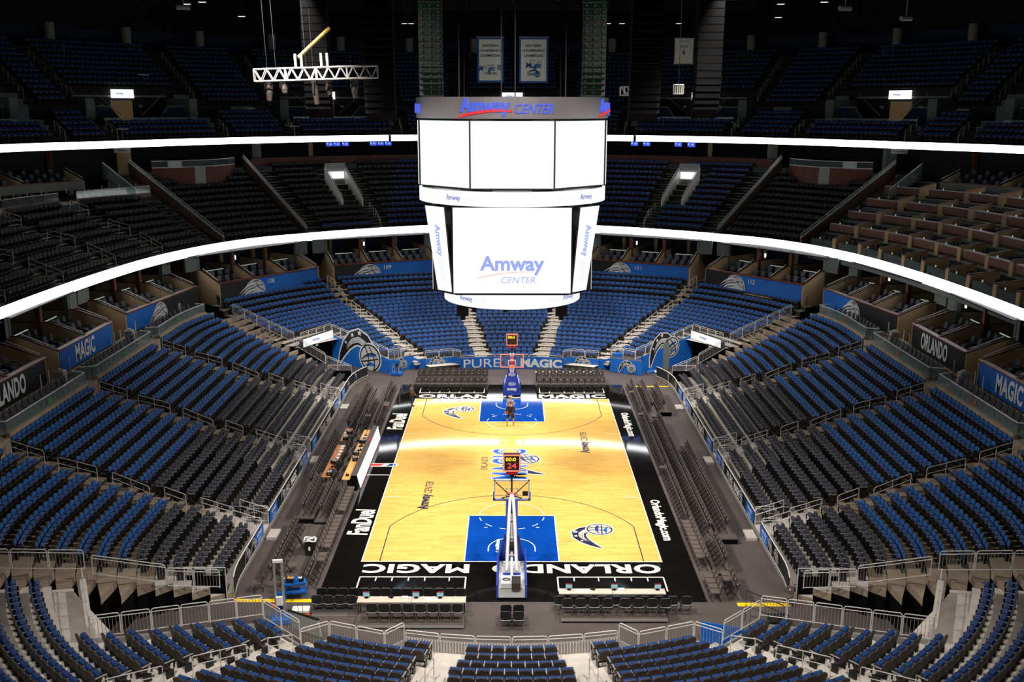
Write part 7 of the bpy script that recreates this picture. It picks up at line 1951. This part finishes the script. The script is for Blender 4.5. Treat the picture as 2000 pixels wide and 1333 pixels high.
mb = MB(); mb.prism(rrect(-0.37, 0.37, -0.22, 0.22, 0.06, 3), 0.03, 0.40, 'orange'); mb.build('body', r)
mb = MB(); mb.prism(rrect(-0.385, 0.385, -0.235, 0.235, 0.06, 3), 0.40, 0.5, 'white_plastic'); mb.build('lid', r)
mb = MB(); mb.tube([(-0.08, -0.26, 0.1), (-0.08, -0.26, 0.85), (0.12, -0.26, 0.85), (0.12, -0.26, 0.1)], 0.012, 'black', 5); mb.build('handle', r)
r = thing('equipment_cart', 'blue tray cart loaded with gear beside the near left chairs', 'cart', (-10.15, -18.1, 0), 0.2)
for z in (0.35, 0.78): mb = MB(); mb.prism(rrect(-0.5, 0.5, -0.3, 0.3, 0.06, 2), z, z+0.05, 'panel_blue'); mb.box(-0.5, 0.5, -0.3, -0.27, z, z+0.12, 'panel_blue'); mb.build('tray', r)
mb = MB()
for x in (-0.46, 0.46):
    for y in (-0.26, 0.26): mb.cyl(x, y, 0.06, 0.8, 0.025, 'panel_blue', 6)
mb.build('leg', r)
for i, (x, y, w_, h, mt) in enumerate(((-0.2, 0, 0.22, 0.22, 'black'), (0.2, 0.05, 0.2, 0.16, 'black_metal'), (0.05, -0.12, 0.1, 0.26, 'panel_blue'))):
    mb = MB(); mb.prism(rrect(-w_, w_, -0.13, 0.13, 0.03, 2), 0, h, mt); mb.box(-w_*0.6, w_*0.6, -0.08, 0.08, h, h+0.03, ('table_maple', 'white_plastic', 'blue_fabric')[i]); mb.tube([(-w_*0.5, 0, h), (0, 0, h+0.1), (w_*0.5, 0, h)], 0.012, 'black', 4)
    o = mb.build('gear_bag'); p = Matrix.Translation(r.location) @ Matrix.Rotation(0.2, 4, 'Z') @ Vector((x, y, 0.83)); o.location = p; tag(o, 'small %s gear bag on the blue cart' % ('black yellow topped', 'black white topped', 'blue')[i], 'bag')
r = thing('personnel_lift', 'blue and grey mast lift standing behind the near left barrier', 'lift', (-10.35, -20.3, 0), 0.1)
mb = MB()
for x in (-0.17, 0.17): mb.box(x-0.05, x+0.05, -0.05, 0.05, 0.15, 2.95, 'steel_dull')
mb.box(-0.22, 0.22, -0.07, 0.07, 2.9, 3.02, 'letter_white'); mb.build('mast', r)
mb = MB(); mb.box(-0.4, 0.4, -0.35, 0.35, 0.05, 0.25, 'panel_blue'); mb.box(-0.12, 0.12, 0.06, 0.14, 0.3, 1.4, 'panel_blue')
for q in (-1, 1): mb.tube([(q*0.1, 0, 0.2), (q*0.7, -0.5, 0.06)], 0.04, 'panel_blue', 6); mb.tube([(q*0.1, 0, 0.2), (q*0.7, 0.5, 0.06)], 0.04, 'panel_blue', 6)
mb.build('base', r)
mb = MB(); mb.prism(rrect(-0.15, 0.15, -0.2, -0.06, 0.04, 2), 0.9, 1.3, 'white_plastic'); mb.box(-0.3, -0.16, -0.15, 0, 0.75, 0.9, 'orange'); mb.build('control_box', r)
r = thing('personnel_lift', 'blue and grey mast lift before the far left blue wall', 'lift', (-9.9, 21.5, 0), -0.2)
mb = MB()
for x in (-0.17, 0.17): mb.box(x-0.05, x+0.05, -0.05, 0.05, 0.15, 2.7, 'steel_dull')
mb.tube([(-0.17, 0, 2.7), (0.17, 0, 2.7)], 0.04, 'letter_white'); mb.build('mast', r)
mb = MB(); mb.box(-0.45, 0.45, -0.35, 0.35, 0.05, 0.25, 'panel_blue'); mb.box(-0.12, 0.12, 0.06, 0.14, 0.3, 1.3, 'panel_blue'); mb.box(-0.28, 0.28, -0.2, 0.05, 1.05, 1.35, 'panel_blue'); mb.build('base', r)
r = thing('equipment_cart', 'black media cart with blue logo wrap by the far right blue wall', 'cart', (9.9, 21.6, 0), 0)
mb = MB(); P = [(8.55, 22.7), (11.15, 21.4), (11.15, 23.4), (8.9, 24.4)]
for a, b in zip(P, P[1:]): panel_wall(mb, a, b, 0.02, 1.25, 'panel_blue', 0.05)
kid(r, 'wrap', mb.mesh('wrap')); mb = MB(); mb.prism(P, 1.2, 1.26, 'floor_dark'); kid(r, 'deck', mb.mesh('deck'))
mb = MB()
for x, y in P[:3]: mb.tube([(x, y, 1.25), (x, y, 2.15)], 0.025, 'black_metal', 5)
mb.tube([(P[0][0], P[0][1], 2.15), (P[3][0], P[3][1], 2.15)], 0.025, 'black_metal', 5); kid(r, 'rail', mb.mesh('rail'))
d = Vector((-(P[1][1]-P[0][1]), P[1][0]-P[0][0], 0)).normalized(); wall_emblem(r, (P[0][0]+0.75, P[0][1]-0.42, 0.05), d, 1.5)
mb = MB(); mb.prism(rrect(-0.4, 0.4, -0.3, 0.3, 0.05, 2), 1.26, 1.55, 'panel_blue'); o = mb.build('storage_box'); o.location = (9.3, 23.2, 0); tag(o, 'blue storage box on the deck of the far right media cart', 'box')
mb = MB(); mb.tube([(-0.3, 0, 0.05), (0.3, 0.1, 0.12), (0.15, 0.3, 0.2)], 0.16, 'panel_blue', 7); o = mb.build('cloth_bundle'); o.location = (12.0, 22.3, 0); tag(o, 'blue cloth bundle lying on the floor by the far right tunnel', 'cloth')
mb = MB(); mb.add([(-0.6, -0.2, 0.02), (0.2, -0.4, 0.04), (0.7, 0.1, 0.02), (-0.1, 0.45, 0.05), (0, 0, 0.12)], [(0, 1, 4), (1, 2, 4), (2, 3, 4), (3, 0, 4)], 'white_plastic'); o = mb.build('crumpled_sheet'); o.location = (12.6, 22.7, 0); tag(o, 'crumpled white sheet on the floor by the far right tunnel', 'cloth')
mb = MB(); mb.box(-1.0, 1.0, -0.05, 0.05, 0.0, 2.3, 'grey_wall'); o = mb.build('steel_door'); o.location = (13.0, 24.2, 0); o.rotation_euler = (0, 0, -0.6); tag(o, 'grey corrugated steel door beside the far right tunnel', 'door')
r = thing('stair_rail_unit', 'black pipe rail with sloping bars standing at the near right floor', 'handrail', (11.3, -20.6, 0))
mb = MB()
for y in (-0.45, 0.45): mb.tube([(-0.8, y, 0), (-0.8, y, 1.5), (0.9, y, 0.75), (0.9, y, 0)], 0.025, 'black_metal', 5); mb.tube([(-0.8, y, 0.75), (0.9, y, 0.05)], 0.02, 'black_metal', 5)
mb.build('rail', r)
mb = MB(); mb.box(0.2, 1.0, -0.4, 0.4, 0.0, 0.4, 'black'); mb.build('step_base', r)
mb = MB(); mb.box(-0.9, 0.9, -0.03, 0.03, 0, 1.0, 'panel_blue'); o = mb.build('blue_hoarding'); o.location = (9.0, -22.3, 0); o.rotation_euler = (0, 0, -0.35); tag(o, 'low blue panel standing behind the near right barrier', 'panel')
mb = MB(); mb.box(-0.8, 0.8, -0.03, 0.03, 0.05, 0.95, 'sign_grey'); mb.box(-0.85, 0.85, -0.04, 0.04, 0.95, 1.0, 'black_metal'); o = mb.build('leaning_board'); o.location = (-8.9, -21.6, 0.2); o.rotation_euler = (0.2, 0, -0.5); tag(o, 'pale board in dark frame leaning inside the near left barrier', 'board')

# ------------------------------------------------------------------ people
def person(lab, x, y, rz, pose, skin, parts):
    J = pose
    def skinned(name, chain, mt, root_i=0, sub=2):
        vs = [c[0] for c in chain['v']]; me = bpy.data.meshes.new(name); me.from_pydata(vs, chain['e'], []); me.update()
        o = bpy.data.objects.new(name, me); C.objects.link(o)
        m = o.modifiers.new('skin', 'SKIN'); m.use_smooth_shade = True
        for i, c in enumerate(chain['v']):
            rr = c[1] if isinstance(c[1], tuple) else (c[1], c[1])
            me.skin_vertices[0].data[i].radius = rr; me.skin_vertices[0].data[i].use_root = (i == root_i)
        s = o.modifiers.new('sub', 'SUBSURF'); s.levels = sub; s.render_levels = sub
        me.materials.append(M[mt]); return o
    r = thing('person', lab, 'person', (x, y, 0.024), rz)
    b = skinned('body', J, skin); b.parent = r
    for nm, ch, mt in parts:
        o = skinned(nm, ch, mt, 0, 2); o.parent = r
    return r
def body_pose(kneel=0.0, armL=None, armR=None, lL=(-0.13, 0.0), lR=(0.13, 0.0), lean=0.0, s=1.0):
    """Local +y is where the figure faces."""
    V = [((0, 0, 0.98), (0.13, 0.10)), ((0, 0.01, 1.12), (0.135, 0.09)), ((0, 0.01+lean, 1.32), (0.155, 0.10)), ((0, lean, 1.48), (0.10, 0.075)), ((0, lean+0.01, 1.56), (0.055, 0.055)),
         ((0, lean+0.03, 1.65), (0.075, 0.09)), ((0, lean+0.03, 1.74), (0.075, 0.095)), ((0, lean+0.02, 1.80), (0.055, 0.07)), ((0, lean+0.12, 1.675), (0.02, 0.02))]
    E = [(0, 1), (1, 2), (2, 3), (3, 4), (4, 5), (5, 6), (6, 7), (5, 8)]
    for q, (fx, fy) in ((-1, lL), (1, lR)):
        i = len(V)
        V += [((q*0.10, 0, 0.90), 0.095), ((fx*0.98, fy*0.5+0.03, 0.52), 0.06), ((fx, fy-0.01, 0.30), 0.058), ((fx, fy, 0.09), 0.04), ((fx*1.08, fy+0.07, 0.04), (0.045, 0.03)), ((fx*1.1, fy+0.17, 0.03), (0.035, 0.022))]
        E += [(0, i), (i, i+1), (i+1, i+2), (i+2, i+3), (i+3, i+4), (i+4, i+5)]
    hands = []
    for q, arm in ((-1, armL), (1, armR)):
        i = len(V); el, wr = arm or ((q*0.27, -0.03, 1.16), (q*0.27, 0.08, 0.92))
        V += [((q*0.19, lean, 1.45), 0.06), (el, 0.042), (wr, 0.028)]
        E += [(3, i), (i, i+1), (i+1, i+2)]
        d = (Vector(wr)-Vector(el)).normalized(); p = Vector(wr)+d*0.06
        k = len(V); V.append((tuple(p), (0.035, 0.02))); E.append((i+2, k))
        sd = d.cross(Vector((0, 1, 0.2))); sd = sd.normalized() if sd.length > 0.1 else Vector((1, 0, 0))
        for f, (o_, l) in enumerate(((-0.03, 0.07), (-0.01, 0.085), (0.01, 0.08), (0.03, 0.06))):
            m = len(V); V += [(tuple(p+sd*o_+d*0.045), 0.0095), (tuple(p+sd*o_*1.1+d*(0.045+l*0.55)+Vector((0, 0.012, 0))), 0.0088), (tuple(p+sd*o_*1.1+d*(0.045+l)+Vector((0, 0.03, 0))), 0.008)]; E += [(k, m), (m, m+1), (m+1, m+2)]
        m = len(V); V += [(tuple(p+sd*-0.045+d*0.0), 0.0105), (tuple(p+sd*-0.06+d*0.04+Vector((0, 0.02, 0))), 0.009)]; E += [(k, m), (m, m+1)]
    V = [((v[0]*s, v[1]*s, v[2]*s), rr) for v, rr in V]
    return {'v': V, 'e': E}
def shirt(arm_l, arm_r, sleeve=1.0, lean=0.0, low=0.86, g=0.02):
    V = [((0, 0, low+0.02), (0.165+g, 0.125+g)), ((0, 0.01, 1.12), (0.155+g, 0.11+g)), ((0, lean+0.01, 1.32), (0.175+g, 0.12+g)), ((0, lean, 1.49), (0.11, 0.085))]
    E = [(0, 1), (1, 2), (2, 3)]
    for q, (el, wr) in ((-1, arm_l), (1, arm_r)):
        i = len(V); sh = (q*0.20, lean, 1.44); mid = tuple(Vector(sh).lerp(Vector(el), 1.0 if sleeve >= 1 else sleeve))
        V += [(sh, 0.08+g*0.5), (mid, 0.06 if sleeve < 1 else 0.055)]; E += [(2, i), (i, i+1)]
        if sleeve >= 1: V.append((tuple(Vector(el).lerp(Vector(wr), 0.92)), 0.042)); E.append((i+1, i+2))
    return {'v': V, 'e': E}
def legs_cloth(lL, lR, end, g=0.03, flare=0.03):
    V = [((0, 0, 1.0), (0.15, 0.12))]; E = []
    for q, (fx, fy) in ((-1, lL), (1, lR)):
        i = len(V); V += [((q*0.10, 0, 0.90), 0.11+g*0.3), ((fx*0.98, fy*0.5+0.03, 0.54), 0.075+g+flare if end > 0.3 else 0.075+g)]; E += [(0, i), (i, i+1)]
        if end <= 0.3: V.append(((fx, fy, end), 0.06+g)); E.append((i+1, i+2))
    return {'v': V, 'e': E}
def shoes(lL, lR):
    V = []; E = []
    for fx, fy in (lL, lR):
        i = len(V); V += [((fx, fy-0.04, 0.06), 0.055), ((fx*1.06, fy+0.07, 0.045), (0.055, 0.04)), ((fx*1.1, fy+0.19, 0.035), (0.045, 0.03))]; E += [(i, i+1), (i+1, i+2)]
    return {'v': V, 'e': E}
def hair(lean=0.0, s=1.0): return {'v': [((0, lean-0.01, 1.70), (0.082, 0.09)), ((0, lean+0.005, 1.78), (0.083, 0.10)), ((0, lean+0.02, 1.825), (0.055, 0.07))], 'e': [(0, 1), (1, 2)]}
A1 = (((-0.30, -0.02, 1.2), (-0.30, 0.12, 0.98)), ((0.30, -0.04, 1.18), (0.33, 0.02, 0.95)))
l1, l2 = (-0.24, -0.04), (0.22, 0.02)
p = person('basketball player in black long sleeved top and shorts seen from behind on the far key', -0.1, 7.6, 0.0, body_pose(armL=A1[0], armR=A1[1], lL=l1, lR=l2), 'skin',
       [('hair', hair(), 'hair'), ('shirt', shirt(A1[0], A1[1], 1.0), 'cloth_black'), ('shorts', legs_cloth(l1, l2, 0.54), 'cloth_black'), ('shoes', shoes(l1, l2), 'blue_fabric')])
mb = MB(); mb.v = []; 
bm_v = []; 
nU, nV = 16, 10
vs = [(0.12*math.sin(PI*j/nV)*math.cos(2*PI*i/nU), 0.12*math.sin(PI*j/nV)*math.sin(2*PI*i/nU), 0.12*math.cos(PI*j/nV)) for j in range(nV+1) for i in range(nU)]
mb.add(vs, [(j*nU+i, j*nU+(i+1) % nU, (j+1)*nU+(i+1) % nU, (j+1)*nU+i) for j in range(nV) for i in range(nU)], 'orange')
for q in (0, PI/2): mb.tube([(0.121*math.cos(a)*math.cos(q), 0.121*math.cos(a)*math.sin(q), 0.121*math.sin(a)) for a in np.linspace(0, 2*PI, 20, endpoint=False)], 0.004, 'black', 4, closed=True)
o = mb.build('basketball'); o.location = (-0.40, 7.82, 0.98); tag(o, 'orange basketball held at the left hip of the player in black', 'ball')
A2 = (((-0.28, 0.06, 1.2), (-0.2, 0.28, 1.1)), ((0.28, 0.06, 1.2), (0.2, 0.28, 1.1))); l3, l4 = (-0.14, 0.0), (0.14, 0.05)
person('bald man in grey shirt and blue trousers facing the player in black', -0.12, 9.1, PI, body_pose(armL=A2[0], armR=A2[1], lL=l3, lR=l4), 'skin',
       [('shirt', shirt(A2[0], A2[1], 0.6), 'cloth_grey'), ('trousers', legs_cloth(l3, l4, 0.12), 'cloth_navy'), ('shoes', shoes(l3, l4), 'cloth_black')])
A3 = (((-0.26, 0.04, 1.18), (-0.12, 0.24, 1.0)), ((0.26, 0.04, 1.18), (0.10, 0.25, 1.0))); l5, l6 = (-0.11, 0.0), (0.12, 0.04)
person('man in olive top and white striped dark trousers standing at the far left court corner', -7.72, 12.3, -PI/2-0.3, body_pose(armL=A3[0], armR=A3[1], lL=l5, lR=l6), 'skin_dark',
       [('hair', hair(), 'hair'), ('shirt', shirt(A3[0], A3[1], 0.7), 'cloth_olive'), ('trousers', legs_cloth(l5, l6, 0.3, g=0.02), 'cloth_navy'), ('trouser_stripe', {'v': [((-0.2, 0.0, 0.92), 0.02), ((-0.215, 0.03, 0.5), 0.02), ((-0.20, 0.0, 0.32), 0.018)], 'e': [(0, 1), (1, 2)]}, 'letter_white'), ('shoes', shoes(l5, l6), 'cloth_black')])
